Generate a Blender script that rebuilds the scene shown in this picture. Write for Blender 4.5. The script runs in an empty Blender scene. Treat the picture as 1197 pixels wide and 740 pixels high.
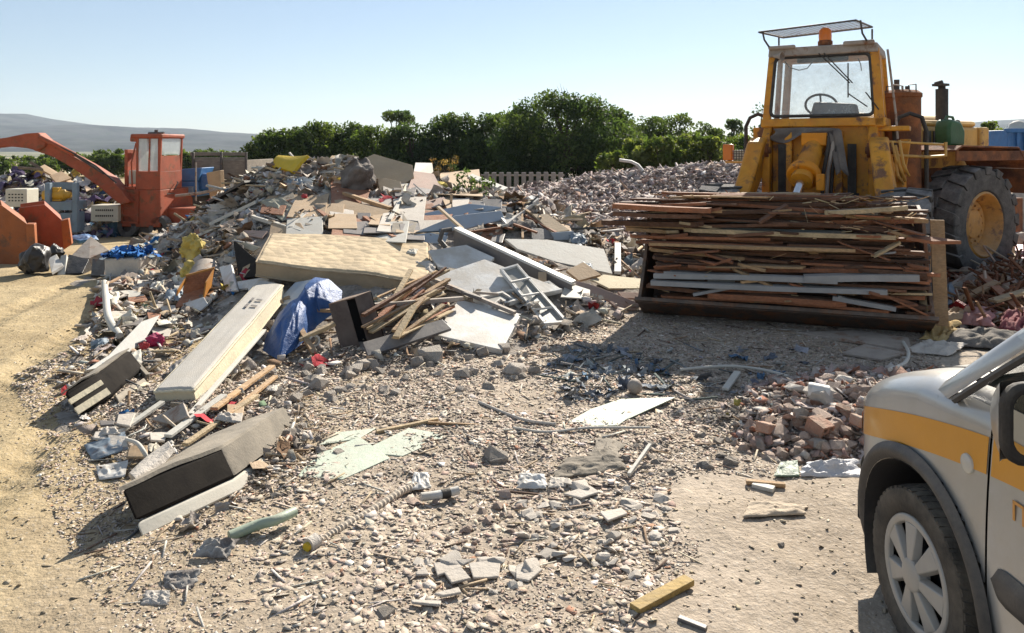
import bpy, bmesh, math, random
import numpy as np
from mathutils import Vector, Matrix
from math import radians as R_, sin, cos, pi, sqrt
random.seed(7)
rng = np.random.default_rng(11)
SC = bpy.context.scene
COL = SC.collection
# ---------------------------------------------------------------- camera model
CX, HY, F, CH = 598.5, 172.0, 900.0, 1.8     # photo pixel of the vanishing point, focal length, eye height
def at(px, py, d):
    return Vector(((px-CX)*d/F, d, CH-(py-HY)*d/F))
cam = bpy.data.cameras.new('camera'); camo = bpy.data.objects.new('camera', cam); COL.objects.link(camo)
camo.location = (0, 0, CH); camo.rotation_euler = (pi/2, 0, 0)
cam.sensor_width = 36; cam.sensor_fit = 'HORIZONTAL'
cam.lens = F/1197*36; cam.shift_y = -(370-HY)/1197; cam.clip_end = 20000; cam.clip_start = .05
SC.camera = camo
# ---------------------------------------------------------------- noise
def _hash(ix, iy, s):
    n = (ix.astype(np.int64)*374761393 + iy.astype(np.int64)*668265263 + s*974634777) & 0x7fffffff
    n = ((n ^ (n >> 13))*1274126177) & 0x7fffffff
    n = (n ^ (n >> 16)) & 0xffff
    return n/65535.0
def vnoise(x, y, s=0):
    x = np.asarray(x, float); y = np.asarray(y, float)
    ix = np.floor(x); iy = np.floor(y); fx = x-ix; fy = y-iy
    ux = fx*fx*(3-2*fx); uy = fy*fy*(3-2*fy)
    a = _hash(ix, iy, s); b = _hash(ix+1, iy, s); c = _hash(ix, iy+1, s); d = _hash(ix+1, iy+1, s)
    return (a*(1-ux)+b*ux)*(1-uy)+(c*(1-ux)+d*ux)*uy
def fbm(x, y, s=0, o=4):
    v = 0; a = .5; t = 0
    for k in range(o):
        v = v + a*vnoise(x*2**k, y*2**k, s+k*17); t += a; a *= .5
    return v/t-.5
def sst(a, b, x):
    t = np.clip((x-a)/(b-a), 0, 1); return t*t*(3-2*t)
# ---------------------------------------------------------------- terrain heights
def ground_h(x, y):
    x = np.asarray(x, float); y = np.asarray(y, float)
    left = sst(1, -4, x)
    z = -.27*sst(11, 18, y)*left
    z = z - .5*sst(24, 60, y) - 7*sst(80, 500, y)
    return z
CP = []   # heap control points  (x, y, height above ground)
def cp(*pts):
    for px, py, d in pts:
        p = at(px, py, d); CP.append((p.x, p.y, max(0., p.z-float(ground_h(p.x, p.y)))))
def cz(*pts):
    for x, y in pts: CP.append((x, y, 0.))
# main heap
cp((400,300,8.6),(330,300,9.0),(480,310,8.4),(300,255,11.5),(340,192,13.4),(300,203,13.2),(380,188,13.6),(425,188,13.4),(470,196,13.4),
   (510,213,13.4),(430,225,12.4),(350,225,12.2),(400,255,10.8),(330,262,10.6),(470,250,11),(250,240,13.6),(225,262,12.8),(270,222,13.6),
   (230,300,10.4),(250,330,9.2),(215,350,8.6),(180,360,8.4),(150,390,7.2),(210,400,7.1),(270,370,7.9),(300,400,6.9),(250,440,6.1),(170,440,6.1),
   (560,240,11.2),(610,232,11.2),(580,285,9.6),(530,300,8.9),(500,345,7.9),(560,350,7.8),(620,320,8.5),(650,290,9.6),(720,300,9.9),(690,265,10.8),
   (170,470,5.2),(250,472,5.1),(300,445,5.6),(120,445,5.75),(225,500,4.62),(300,475,4.95),(745,335,8.9),(360,380,7.2),(430,375,7.2),(640,252,11.6),(550,230,13.6),(600,240,13.0))
# toes of the main heap
for px, py in ((118,322),(112,350),(88,405),(72,445),(95,505),(160,560),(350,478),(420,445),(520,432),(600,412),(680,388),(745,368),(60,400),(60,470),
               (160,320),(190,312)):
    p = at(px, py, F*CH/(py-HY)); CP.append((p.x, p.y, .0 if py > 330 else .03))
# heap of crushed rubble behind
cp((620,219,17),(700,205,18),(760,197,18),(820,193,18),(860,191,18),(910,190,18),(660,235,15),(730,240,15),(800,235,15),(700,262,12.6),(760,255,12.8),(840,225,16),
   (560,232,16.5),(1000,195,18),(1080,200,18))
cz((0.2,20.5),(2,21.5),(4,22),(6,22),(8,22),(12,21),(-1.5,16.5),(-3,16.5),(-5,16.5),(-6,16),(-7,14),(-6.5,12.5),(-6,11),(12,17),(13,14),(2.4,11.2),(3,12),(4,12),(6,13),(8,13),(10,13),(2,10))
# berm of bricks by the car, heap under the clothes at the far right
cp((985,462,4.92),(1010,446,5.05),(940,480,4.80),(900,495,4.74),(970,492,4.62),(1020,470,4.8),(1040,436,5.2),(860,505,4.80),(1150,330,9.3),(1180,318,9.2),(1197,310,9.4),(1230,305,9.6),(1260,330,8.8),(1120,372,7.9),(1190,370,7.6),(1160,345,8.7))
cz((2.6,4.2),(1.9,4.3),(1.4,4.6),(1.0,4.9),(1.6,5.6),(2.2,6.1),(2.9,6.3),(3.4,4.5),(3.3,6.6),(5,6.2),(6,6.4),(4.2,7.4),(4.6,8.6),(5.2,9.6),(7.6,10.8),(9,9),(8,7.5),(9,11))
cz(*[(x, y) for x in (-9,-7,-5.5,-4.2) for y in (4,6,8,10)], *[(x, 3) for x in (-4,-2.5,-1,.5,2,3.5,5)], *[(x, 5) for x in (-1.2,-.3,.4)], (1.1,7),(1.4,8),(2.4,8.4),(2.6,7),(3.6,9.6),(5,11.6),(6.6,11),(-10,12),(-10,18),(14,6),(14,22),(-8,22))
CP = np.array(CP)
def _dist(ax, ay, bx, by): return np.sqrt((ax[..., None]-bx)**2+(ay[..., None]-by)**2+.15)
_n = len(CP)
_A = np.zeros((_n+1, _n+1)); _A[:_n, :_n] = _dist(CP[:, 0], CP[:, 1], CP[:, 0], CP[:, 1]) - np.eye(_n)*.12
_A[:_n, _n] = 1; _A[_n, :_n] = 1
_w = np.linalg.solve(_A, np.concatenate([CP[:, 2], [0]]))
def heap_s(x, y):
    x = np.asarray(x, float); y = np.asarray(y, float); sh = x.shape
    xf, yf = x.ravel(), y.ravel(); out = np.zeros(len(xf))
    for i in range(0, len(xf), 20000):
        out[i:i+20000] = _dist(xf[i:i+20000], yf[i:i+20000], CP[:, 0], CP[:, 1]) @ _w[:_n] + _w[_n]
    return out.reshape(sh)-.015
def surf(x, y):
    """visible height of the site: ground or heap"""
    h = heap_s(x, y)
    m = sst(.0, .15, h)
    h = h + m*(.16*fbm(np.asarray(x)*1.7, np.asarray(y)*1.7, 5)+.07*fbm(np.asarray(x)*6, np.asarray(y)*6, 9))
    return ground_h(x, y) + np.maximum(h, 0)
def surf1(x, y): return float(surf(np.array([x]), np.array([y]))[0])
_ds = np.arange(2.4, 26, .02)
def hit(px, py, off=0.):
    """point of the site under a photo pixel, raised by off"""
    x = (px-CX)*_ds/F; z = CH-(py-HY)*_ds/F
    s = surf(x, _ds)+off
    k = np.argmax(z <= s)
    if not (z <= s).any(): k = len(_ds)-1
    return Vector((x[k], _ds[k], z[k]))
# ---------------------------------------------------------------- materials
def nd(nt, t, **kw):
    n = nt.nodes.new(t)
    for k, v in kw.items(): setattr(n, k, v)
    return n
def mixc(nt, fac, a, b, blend='MIX'):
    m = nd(nt, 'ShaderNodeMix', data_type='RGBA', blend_type=blend)
    for s, v in ((0, fac), (6, a), (7, b)):
        if isinstance(v, (int, float)): m.inputs[s].default_value = v
        elif isinstance(v, (tuple, list)): m.inputs[s].default_value = (*v[:3], 1)
        else: nt.links.new(v, m.inputs[s])
    return m.outputs[2]
def noise(nt, vec, scale, detail=5, rough=.6, dist=0):
    n = nd(nt, 'ShaderNodeTexNoise'); n.inputs['Scale'].default_value = scale; n.inputs['Detail'].default_value = detail
    n.inputs['Roughness'].default_value = rough; n.inputs['Distortion'].default_value = dist
    if vec is not None: nt.links.new(vec, n.inputs['Vector'])
    return n.outputs['Fac']
def ramp(nt, v, lo, hi):
    m = nd(nt, 'ShaderNodeMapRange'); m.inputs[1].default_value = lo; m.inputs[2].default_value = hi
    nt.links.new(v, m.inputs[0]); return m.outputs[0]
def mth(nt, op, a, b=None):
    m = nd(nt, 'ShaderNodeMath', operation=op)
    for i, v in enumerate((a, b)):
        if v is None: continue
        if isinstance(v, (int, float)): m.inputs[i].default_value = v
        else: nt.links.new(v, m.inputs[i])
    return m.outputs[0]
DUST = (.46, .39, .30)
MATS = {}
def mat(name, col, rough=.8, var=.2, scale=5., bump=.15, bscale=35., metal=0., dust=0., rust=0., col2=None, mixs=3., rnd=.0, spec=.35, pattern=None, attr=False, scratch=0., coat=0., dcol=DUST, rustcol=(.11,.045,.02)):
    if name in MATS: return MATS[name]
    m = bpy.data.materials.new(name); m.use_nodes = True; nt = m.node_tree; L = nt.links
    b = nt.nodes['Principled BSDF']; tc = nd(nt, 'ShaderNodeTexCoord'); vec = tc.outputs['Object']
    oi = nd(nt, 'ShaderNodeObjectInfo')
    va = nd(nt, 'ShaderNodeVectorMath', operation='MULTIPLY_ADD')
    cmb = nd(nt, 'ShaderNodeCombineXYZ')
    for i in range(3): L.new(oi.outputs['Random'], cmb.inputs[i])
    L.new(cmb.outputs[0], va.inputs[0]); va.inputs[1].default_value = (37, 19, 53); L.new(vec, va.inputs[2]); vec = va.outputs[0]
    if attr:
        at_ = nd(nt, 'ShaderNodeAttribute', attribute_name='Col'); c = at_.outputs['Color']
    else:
        rgb = nd(nt, 'ShaderNodeRGB'); rgb.outputs[0].default_value = (*col, 1); c = rgb.outputs[0]
    if col2: c = mixc(nt, ramp(nt, noise(nt, vec, mixs, 6, .65), .42, .6), c, col2)
    if pattern == 'grain':
        mp = nd(nt, 'ShaderNodeMapping'); mp.inputs['Scale'].default_value = (1.2, 14, 14); L.new(vec, mp.inputs[0])
        g = noise(nt, mp.outputs[0], 5, 4, .6)
        c = mixc(nt, ramp(nt, g, .35, .7), c, tuple(x*.6 for x in col))
    n1 = noise(nt, vec, scale, 7, .65)
    f = ramp(nt, n1, .3, .7)
    lo = mixc(nt, 1., c, (1-var,)*3, 'MULTIPLY'); hi = mixc(nt, 1., c, (1+var,)*3, 'MULTIPLY')
    c = mixc(nt, f, lo, hi)
    if rnd:
        rr = ramp(nt, oi.outputs['Random'], 0, 1); 
        mr = nd(nt, 'ShaderNodeMapRange'); mr.inputs[3].default_value = 1-rnd; mr.inputs[4].default_value = 1+rnd; L.new(oi.outputs['Random'], mr.inputs[0])
        cc = nd(nt, 'ShaderNodeCombineXYZ')
        for i in range(3): L.new(mr.outputs[0], cc.inputs[i])
        c = mixc(nt, 1., c, cc.outputs[0], 'MULTIPLY')
    rgh = None
    if rust:
        rf = ramp(nt, noise(nt, vec, 4.5, 8, .72, .3), .62-rust*.3, .72-rust*.3)
        c = mixc(nt, rf, c, mixc(nt, noise(nt, vec, 22, 4), rustcol, tuple(x*2.2 for x in rustcol)))
    if scratch:
        mp = nd(nt, 'ShaderNodeMapping'); mp.inputs['Scale'].default_value = (3, 3, 26); mp.inputs['Rotation'].default_value = (.3, .5, .2); L.new(vec, mp.inputs[0])
        sf = ramp(nt, noise(nt, mp.outputs[0], 6, 6, .7), .66, .72)
        c = mixc(nt, mth(nt, 'MULTIPLY', sf, scratch), c, dcol)
    if dust:
        ge = nd(nt, 'ShaderNodeNewGeometry'); sx = nd(nt, 'ShaderNodeSeparateXYZ'); L.new(ge.outputs['Normal'], sx.inputs[0])
        up = ramp(nt, sx.outputs[2], -.6, 1.0)
        df = mth(nt, 'MULTIPLY', up, ramp(nt, noise(nt, vec, 7, 8, .7), .25, .75))
        df = mth(nt, 'MINIMUM', mth(nt, 'MULTIPLY', df, dust*1.6), .92)
        c = mixc(nt, df, c, dcol)
    L.new(c, b.inputs['Base Color'])
    b.inputs['Roughness'].default_value = rough; b.inputs['Metallic'].default_value = metal
    b.inputs['Specular IOR Level'].default_value = spec
    if coat: b.inputs['Coat Weight'].default_value = coat; b.inputs['Coat Roughness'].default_value = .12
    h = noise(nt, vec, bscale, 6, .65)
    dist_ = .02
    if pattern == 'quilt':
        w1 = nd(nt, 'ShaderNodeTexVoronoi'); w1.inputs['Scale'].default_value = 9; L.new(vec, w1.inputs['Vector'])
        h = mth(nt, 'ADD', mth(nt, 'MULTIPLY', w1.outputs['Distance'], -1.6), mth(nt, 'MULTIPLY', h, .5)); dist_ = .03
    if pattern == 'weave':
        w1 = nd(nt, 'ShaderNodeTexWave'); w1.inputs['Scale'].default_value = 26; w1.inputs['Distortion'].default_value = 4; L.new(vec, w1.inputs['Vector'])
        h = mth(nt, 'ADD', mth(nt, 'MULTIPLY', w1.outputs['Fac'], .6), h)
    if bump:
        bm_ = nd(nt, 'ShaderNodeBump'); bm_.inputs['Strength'].default_value = min(1, bump*2); bm_.inputs['Distance'].default_value = dist_
        L.new(h, bm_.inputs['Height']); L.new(bm_.outputs[0], b.inputs['Normal'])
    MATS[name] = m
    return m
def glass(name, col=(.75,.8,.8), alpha=.35, rough=.08, dirt=.3):
    if name in MATS: return MATS[name]
    m = bpy.data.materials.new(name); m.use_nodes = True; nt = m.node_tree; L = nt.links
    b = nt.nodes['Principled BSDF']; b.inputs['Base Color'].default_value = (*col, 1); b.inputs['Roughness'].default_value = rough
    tc = nd(nt, 'ShaderNodeTexCoord')
    a = mth(nt, 'ADD', mth(nt, 'MULTIPLY', ramp(nt, noise(nt, tc.outputs['Object'], 5, 8, .7), .35, .75), dirt), alpha)
    L.new(a, b.inputs['Alpha']); MATS[name] = m
    return m
# ---------------------------------------------------------------- mesh builder
class MB:
    def __init__(s, M=None): s.v = []; s.f = []; s.mi = []; s.M = M; s.cur = 0
    def pts(s, ps):
        n = len(s.v)
        for p in ps:
            p = Vector(p); s.v.append(tuple(s.M(p) if callable(s.M) else p))
        return n
    def face(s, idx): s.f.append(tuple(idx)); s.mi.append(s.cur)
    def hexa(s, p):      # 8 points: bottom ring 0-3, top ring 4-7
        n = s.pts(p)
        for q in ((3,2,1,0),(4,5,6,7),(0,1,5,4),(1,2,6,5),(2,3,7,6),(3,0,4,7)): s.face([n+i for i in q])
        return s
    def box(s, c, size, rot=None):
        c = Vector(c); sx, sy, sz = (k/2 for k in size)
        p = [Vector(q) for q in ((-sx,-sy,-sz),(sx,-sy,-sz),(sx,sy,-sz),(-sx,sy,-sz),(-sx,-sy,sz),(sx,-sy,sz),(sx,sy,sz),(-sx,sy,sz))]
        if rot is not None: p = [rot @ q for q in p]
        return s.hexa([c+q for q in p])
    def par(s, o, ax, ay, az):
        o, ax, ay, az = map(Vector, (o, ax, ay, az))
        return s.hexa([o, o+ax, o+ax+ay, o+ay, o+az, o+ax+az, o+ax+ay+az, o+ay+az])
    def prism(s, poly, ext):
        ext = Vector(ext); n = len(poly); a = s.pts(poly); b = s.pts([Vector(p)+ext for p in poly])
        s.face([a+i for i in range(n)][::-1]); s.face([b+i for i in range(n)])
        for i in range(n): s.face([a+i, a+(i+1) % n, b+(i+1) % n, b+i])
        return s
    def tube(s, path, r, n=8, caps=True):
        path = [Vector(p) for p in path]; rs = r if isinstance(r, (list, tuple)) else [r]*len(path)
        rings = []; up = None
        for i, p in enumerate(path):
            t = (path[min(i+1, len(path)-1)]-path[max(i-1, 0)]).normalized()
            if up is None:
                up = t.orthogonal().normalized()
            up = (up-t*up.dot(t)).normalized(); sd = t.cross(up)
            rings.append(s.pts([p+(up*cos(2*pi*k/n)+sd*sin(2*pi*k/n))*rs[i] for k in range(n)]))
        for a, b in zip(rings, rings[1:]):
            for k in range(n): s.face([a+k, a+(k+1) % n, b+(k+1) % n, b+k])
        if caps: s.face([rings[0]+k for k in range(n)][::-1]); s.face([rings[-1]+k for k in range(n)])
        return s
    def cyl(s, a, b, r, r2=None, n=16): return s.tube([a, b], [r, r if r2 is None else r2], n)
    def lathe(s, prof, o, axis, n=32, closed=False, ph=0.):
        o = Vector(o); ax = Vector(axis).normalized(); u = ax.orthogonal().normalized(); w = ax.cross(u)
        rings = [s.pts([o+ax*h+(u*cos(2*pi*k/n+ph)+w*sin(2*pi*k/n+ph))*max(r, 1e-4) for k in range(n)]) for r, h in prof]
        pr = list(zip(rings, rings[1:]))
        if closed: pr.append((rings[-1], rings[0]))
        for a, b in pr:
            for k in range(n): s.face([a+k, a+(k+1) % n, b+(k+1) % n, b+k])
        return s
    def sheet(s, fn, nx, ny, thick=None):
        """surface fn(i/nx, j/ny) -> Vector, optionally with thickness (vector)"""
        P = [[Vector(fn(i/nx, j/ny)) for i in range(nx+1)] for j in range(ny+1)]
        a = s.pts([p for row in P for p in row]); w = nx+1
        for j in range(ny):
            for i in range(nx): s.face([a+j*w+i, a+j*w+i+1, a+(j+1)*w+i+1, a+(j+1)*w+i])
        if thick is not None:
            t = Vector(thick); b = s.pts([p+t for row in P for p in row])
            for j in range(ny):
                for i in range(nx): s.face([b+j*w+i, b+(j+1)*w+i, b+(j+1)*w+i+1, b+j*w+i+1])
            for i in range(nx):
                s.face([a+i+1, a+i, b+i, b+i+1]); k = ny*w; s.face([a+k+i, a+k+i+1, b+k+i+1, b+k+i])
            for j in range(ny):
                s.face([a+j*w, a+(j+1)*w, b+(j+1)*w, b+j*w]); s.face([a+(j+1)*w+nx, a+j*w+nx, b+j*w+nx, b+(j+1)*w+nx])
        return s
WL = {}
def tag(o, label=None, cat=None, group=None, kind=None):
    if label: o['label'] = label
    if cat: o['category'] = cat
    if group: o['group'] = group
    if kind: o['kind'] = kind
    return o
def empty(name, loc, label=None, cat=None, group=None):
    o = bpy.data.objects.new(name, None); COL.objects.link(o); o.location = loc; o.empty_display_size = .2
    WL[o.name] = Vector(loc); return tag(o, label, cat, group)
def obj(name, mb, m, parent=None, label=None, cat=None, group=None, kind=None, bevel=0., smooth=40, sub=0):
    v = np.array(mb.v); lo = v.min(0); hi = v.max(0)
    o3 = Vector(((lo[0]+hi[0])/2, (lo[1]+hi[1])/2, lo[2]))
    me = bpy.data.meshes.new(name); me.from_pydata([tuple(Vector(p)-o3) for p in mb.v], [], mb.f)
    ms = m if isinstance(m, (list, tuple)) else [m]
    for k in ms: me.materials.append(k)
    if len(ms) > 1: me.polygons.foreach_set('material_index', mb.mi)
    bm = bmesh.new(); bm.from_mesh(me); bmesh.ops.recalc_face_normals(bm, faces=bm.faces); bm.to_mesh(me); bm.free()
    if smooth:
        me.polygons.foreach_set('use_smooth', [True]*len(me.polygons)); me.set_sharp_from_angle(angle=R_(smooth))
    o = bpy.data.objects.new(name, me); COL.objects.link(o)
    WL[o.name] = o3
    if parent is not None:
        o.parent = parent; o.location = o3-WL[parent.name]
    else: o.location = o3
    if bevel:
        b = o.modifiers.new('bevel', 'BEVEL'); b.width = bevel; b.segments = 2; b.limit_method = 'ANGLE'; b.angle_limit = R_(40)
    if sub:
        b = o.modifiers.new('sub', 'SUBSURF'); b.levels = sub; b.render_levels = sub
    return tag(o, label, cat, group, kind)
# fast builder for thousands of pieces
def rock_tpl(seed, flat=1., n=11):
    r = np.random.default_rng(seed); bm = bmesh.new()
    p = r.normal(size=(n, 3)); p /= np.linalg.norm(p, axis=1)[:, None]; p *= r.uniform(.75, 1.1, (n, 1)); p[:, 2] *= flat
    for q in p: bm.verts.new(q*.5)
    res = bmesh.ops.convex_hull(bm, input=bm.verts)
    junk = [e for e in set(res['geom_interior']+res['geom_unused']) if isinstance(e, bmesh.types.BMVert)]
    for e in junk: bm.verts.remove(e)
    bmesh.ops.triangulate(bm, faces=bm.faces); bm.verts.index_update()
    V = np.array([v.co[:] for v in bm.verts]); T = np.array([[v.index for v in f.verts] for f in bm.faces]); bm.free()
    return V, T
def shard_tpl(seed, n=5, th=.08):
    r = np.random.default_rng(seed); a = np.sort(r.uniform(0, 2*pi, n)); rad = r.uniform(.35, .6, n)
    a = np.linspace(0, 2*pi, n, endpoint=False)+r.uniform(-.4, .4, n)
    b = np.stack([rad*np.cos(a), rad*np.sin(a), np.zeros(n)], 1); V = np.concatenate([b+[0, 0, -th/2], b+[0, 0, th/2]])
    T = [(0, i+1, i) for i in range(1, n-1)]+[(n, n+i, n+i+1) for i in range(1, n-1)]
    for i in range(n): j = (i+1) % n; T += [(i, j, n+j), (i, n+j, n+i)]
    return V, np.array(T)
def crumple_tpl(seed, n=4):
    r = np.random.default_rng(seed); g = np.linspace(-.5, .5, n+1); X, Y = np.meshgrid(g, g)
    V = np.stack([X+r.normal(0, .06, X.shape), Y+r.normal(0, .06, X.shape), r.normal(0, .13, X.shape)], -1).reshape(-1, 3); w = n+1; T = []
    for j in range(n):
        for i in range(n): a = j*w+i; T += [(a, a+1, a+w+1), (a, a+w+1, a+w)]
    return V, np.array(T)
BOXV = np.array([(x, y, z) for z in (-.5, .5) for x, y in ((-.5,-.5),(.5,-.5),(.5,.5),(-.5,.5))])
BOXT = np.array([(0,2,1),(0,3,2),(4,5,6),(4,6,7),(0,1,5),(0,5,4),(1,2,6),(1,6,5),(2,3,7),(2,7,6),(3,0,4),(3,4,7)])
TPL = {'rock': [rock_tpl(i, .75) for i in range(10)], 'chip': [rock_tpl(40+i, .38, 9) for i in range(10)], 'shard': [shard_tpl(i, 4+i % 3) for i in range(10)],
       'crumple': [crumple_tpl(i) for i in range(8)], 'stick': [(BOXV, BOXT)]}
def rotmats(yaw, pitch, roll):
    cy, sy, cp_, sp, cr, sr = np.cos(yaw), np.sin(yaw), np.cos(pitch), np.sin(pitch), np.cos(roll), np.sin(roll)
    Z = np.zeros_like(cy); O = Z+1
    Rz = np.stack([cy,-sy,Z,sy,cy,Z,Z,Z,O], -1).reshape(-1,3,3); Ry = np.stack([cp_,Z,sp,Z,O,Z,-sp,Z,cp_], -1).reshape(-1,3,3); Rx = np.stack([O,Z,Z,Z,cr,-sr,Z,sr,cr], -1).reshape(-1,3,3)
    return Rz @ Ry @ Rx
class Scatter:
    def __init__(s): s.V = []; s.T = []; s.C = []; s.n = 0
    def add(s, kind, pos, scale, rot, col):
        """pos (n,3) scale (n,3) rot (n,3,3) col (n,3)"""
        tp = TPL[kind]; which = rng.integers(0, len(tp), len(pos))
        for k, (V, T) in enumerate(tp):
            m = np.nonzero(which == k)[0]
            if not len(m): continue
            P = np.einsum('nij,nvj->nvi', rot[m], V[None]*scale[m][:, None, :])+pos[m][:, None, :]
            s.V.append(P.reshape(-1, 3)); s.C.append(np.repeat(col[m], len(V), 0))
            s.T.append((T[None]+(np.arange(len(m))*len(V))[:, None, None]+s.n).reshape(-1, 3)); s.n += len(m)*len(V)
    def build(s, name, m, label=None, cat=None, kind='stuff', parent=None, smooth=False):
        return fastmesh(name, np.concatenate(s.V), np.concatenate(s.T), np.concatenate(s.C), m, label, cat, kind, parent, smooth)
def fastmesh(name, V, T, C, m, label=None, cat=None, kind=None, parent=None, smooth=False):
    me = bpy.data.meshes.new(name); n = len(T); k = T.shape[1]
    me.vertices.add(len(V)); me.vertices.foreach_set('co', np.ascontiguousarray(V, dtype=np.float32).ravel())
    me.loops.add(n*k); me.loops.foreach_set('vertex_index', np.ascontiguousarray(T, dtype=np.int32).ravel())
    me.polygons.add(n); me.polygons.foreach_set('loop_start', np.arange(0, n*k, k, dtype=np.int32))
    me.update(calc_edges=True)
    if C is not None:
        a = me.color_attributes.new('Col', 'FLOAT_COLOR', 'POINT'); cc = np.ones((len(V), 4), np.float32); cc[:, :3] = C; a.data.foreach_set('color', cc.ravel())
    if smooth: me.polygons.foreach_set('use_smooth', [True]*n)
    me.materials.append(m); me.validate()
    o = bpy.data.objects.new(name, me); COL.objects.link(o)
    if parent is not None: o.parent = parent; o.location = -WL[parent.name]
    WL[o.name] = Vector((0, 0, 0))
    return tag(o, label, cat, None, kind)
def pick(pal, n, jit=.12):
    """n colours from a weighted palette [(w, rgb)]"""
    w = np.array([p[0] for p in pal], float); c = np.array([p[1] for p in pal]); k = rng.choice(len(pal), n, p=w/w.sum())
    return np.clip(c[k]*(1+rng.normal(0, jit, (n, 1)))*(1+rng.normal(0, jit*.25, (n, 3))), .01, .9)
SKY_STRENGTH, SUN_STRENGTH, EXPOSURE = .052, 4.5, 1.18
HAZE = .00014
# ================================================================ world, sun
SUN_EL, SUN_AZ = 32., 24.        # azimuth measured from +Y towards +X
w = bpy.data.worlds.new('World'); SC.world = w; w.use_nodes = True; nt = w.node_tree
sky = nd(nt, 'ShaderNodeTexSky'); sky.sky_type = 'NISHITA'; sky.sun_disc = False; sky.sun_elevation = R_(SUN_EL); sky.sun_rotation = R_(SUN_AZ)
sky.altitude = 200; sky.air_density = 1.0; sky.dust_density = .12; sky.ozone_density = 3.0
bg = nt.nodes['Background']; nt.links.new(mixc(nt, .27, sky.outputs[0], (5.4, 5.9, 6.2)), bg.inputs[0]); bg.inputs[1].default_value = SKY_STRENGTH
sl = bpy.data.lights.new('sun', 'SUN'); so = bpy.data.objects.new('sun', sl); COL.objects.link(so)
sl.energy = SUN_STRENGTH; sl.angle = R_(.5); sl.color = (1, .93, .82)
sd = Vector((sin(R_(SUN_AZ))*cos(R_(SUN_EL)), cos(R_(SUN_AZ))*cos(R_(SUN_EL)), sin(R_(SUN_EL))))
so.rotation_euler = sd.to_track_quat('Z', 'Y').to_euler(); so.location = (20, 40, 40)
vs = SC.view_settings; vs.view_transform = 'Standard'; vs.look = 'None'; vs.exposure = EXPOSURE; vs.gamma = 1; vs.use_curve_mapping = False
# ================================================================ ground
def ground_mat():
    m = bpy.data.materials.new('ground_dirt'); m.use_nodes = True; nt = m.node_tree; L = nt.links; b = nt.nodes['Principled BSDF']
    tc = nd(nt, 'ShaderNodeTexCoord'); v = tc.outputs['Object']; sx = nd(nt, 'ShaderNodeSeparateXYZ'); L.new(v, sx.inputs[0])
    big = noise(nt, v, .9, 5, .6); fine = noise(nt, v, 18, 8, .72); peb = nd(nt, 'ShaderNodeTexVoronoi'); peb.inputs['Scale'].default_value = 38; L.new(v, peb.inputs['Vector'])
    peb2 = nd(nt, 'ShaderNodeTexVoronoi'); peb2.inputs['Scale'].default_value = 90; L.new(v, peb2.inputs['Vector'])
    f = ramp(nt, mth(nt, 'ADD', sx.outputs[0], mth(nt, 'MULTIPLY', big, 2.)), -1.6, .4)
    c = mixc(nt, f, (.46, .365, .22), (.465, .395, .32))
    c = mixc(nt, ramp(nt, big, .38, .62), c, mixc(nt, 1., c, (.80, .78, .75), 'MULTIPLY')); c = mixc(nt, ramp(nt, noise(nt, v, 3.2, 6, .7, .6), .52, .66), c, mixc(nt, 1., c, (1.14, 1.13, 1.1), 'MULTIPLY'))
    c = mixc(nt, ramp(nt, fine, .3, .72), mixc(nt, 1., c, (.68, .66, .63), 'MULTIPLY'), mixc(nt, 1., c, (1.2, 1.18, 1.15), 'MULTIPLY'))
    c = mixc(nt, mth(nt, 'MULTIPLY', ramp(nt, peb.outputs['Distance'], .32, .12), .35), c, (.5, .46, .4))
    # pale dusty tracks, far land
    far = ramp(nt, sx.outputs[1], 60, 200)
    land = mixc(nt, ramp(nt, noise(nt, v, .012, 6, .6), .42, .55), (.30, .26, .16), (.08, .10, .045))
    c = mixc(nt, far, c, land)
    L.new(c, b.inputs['Base Color']); b.inputs['Roughness'].default_value = .95; b.inputs['Specular IOR Level'].default_value = .15
    h = mth(nt, 'ADD', mth(nt, 'MULTIPLY', fine, 1.0), mth(nt, 'MULTIPLY', peb.outputs['Distance'], -.35))
    h = mth(nt, 'ADD', h, mth(nt, 'MULTIPLY', peb2.outputs['Distance'], -.2))
    bp = nd(nt, 'ShaderNodeBump'); bp.inputs['Strength'].default_value = .7; bp.inputs['Distance'].default_value = .016; L.new(h, bp.inputs['Height']); L.new(bp.outputs[0], b.inputs['Normal'])
    return m
def axis(fine0, fine1, step, far0, far1):
    a = list(np.arange(fine0, fine1+1e-6, step)); lo = []; hi = []
    p, s = fine0, step
    while p > far0: s *= 1.28; p -= s; lo.append(p)
    p, s = fine1, step
    while p < far1: s *= 1.28; p += s; hi.append(p)
    return np.array(lo[::-1]+a+hi)
def ground_detail(X, Y):
    near = sst(26, 14, Y)*sst(-14, -9, X)*sst(16, 12, X)
    z = .05*fbm(X*.8, Y*.8, 31)+.035*fbm(X*3, Y*3, 37)+.02*fbm(X*11, Y*11, 41)
    # tyre ruts on the bare sand at left
    for x0, k in ((-3.6, .06), (-4.6, .05), (-2.9, -.05)):
        d = X-(x0-.16*(Y-4)+.2*np.sin(Y*.5)); rut = np.exp(-(d/.13)**2)*sst(-1.7, -2.6, X)
        z = z-.030*rut+.014*rut*np.sin(Y*30+d*20)+.012*np.exp(-((np.abs(d)-.2)/.06)**2)*sst(-1.7, -2.6, X)
    return z*near
gx = axis(-7.5, 6.5, .05, -6000, 6000); gy = axis(1.2, 13, .05, -60, 9000)
GX, GY = np.meshgrid(gx, gy)
GZ = ground_h(GX, GY)+ground_detail(GX, GY)-.03*sst(.02, .1, heap_s(GX, GY))*((GY < 24) & (GY > 2) & (np.abs(GX) < 14))
nx, ny = len(gx), len(gy); I = np.arange(nx*ny).reshape(ny, nx)
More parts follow.
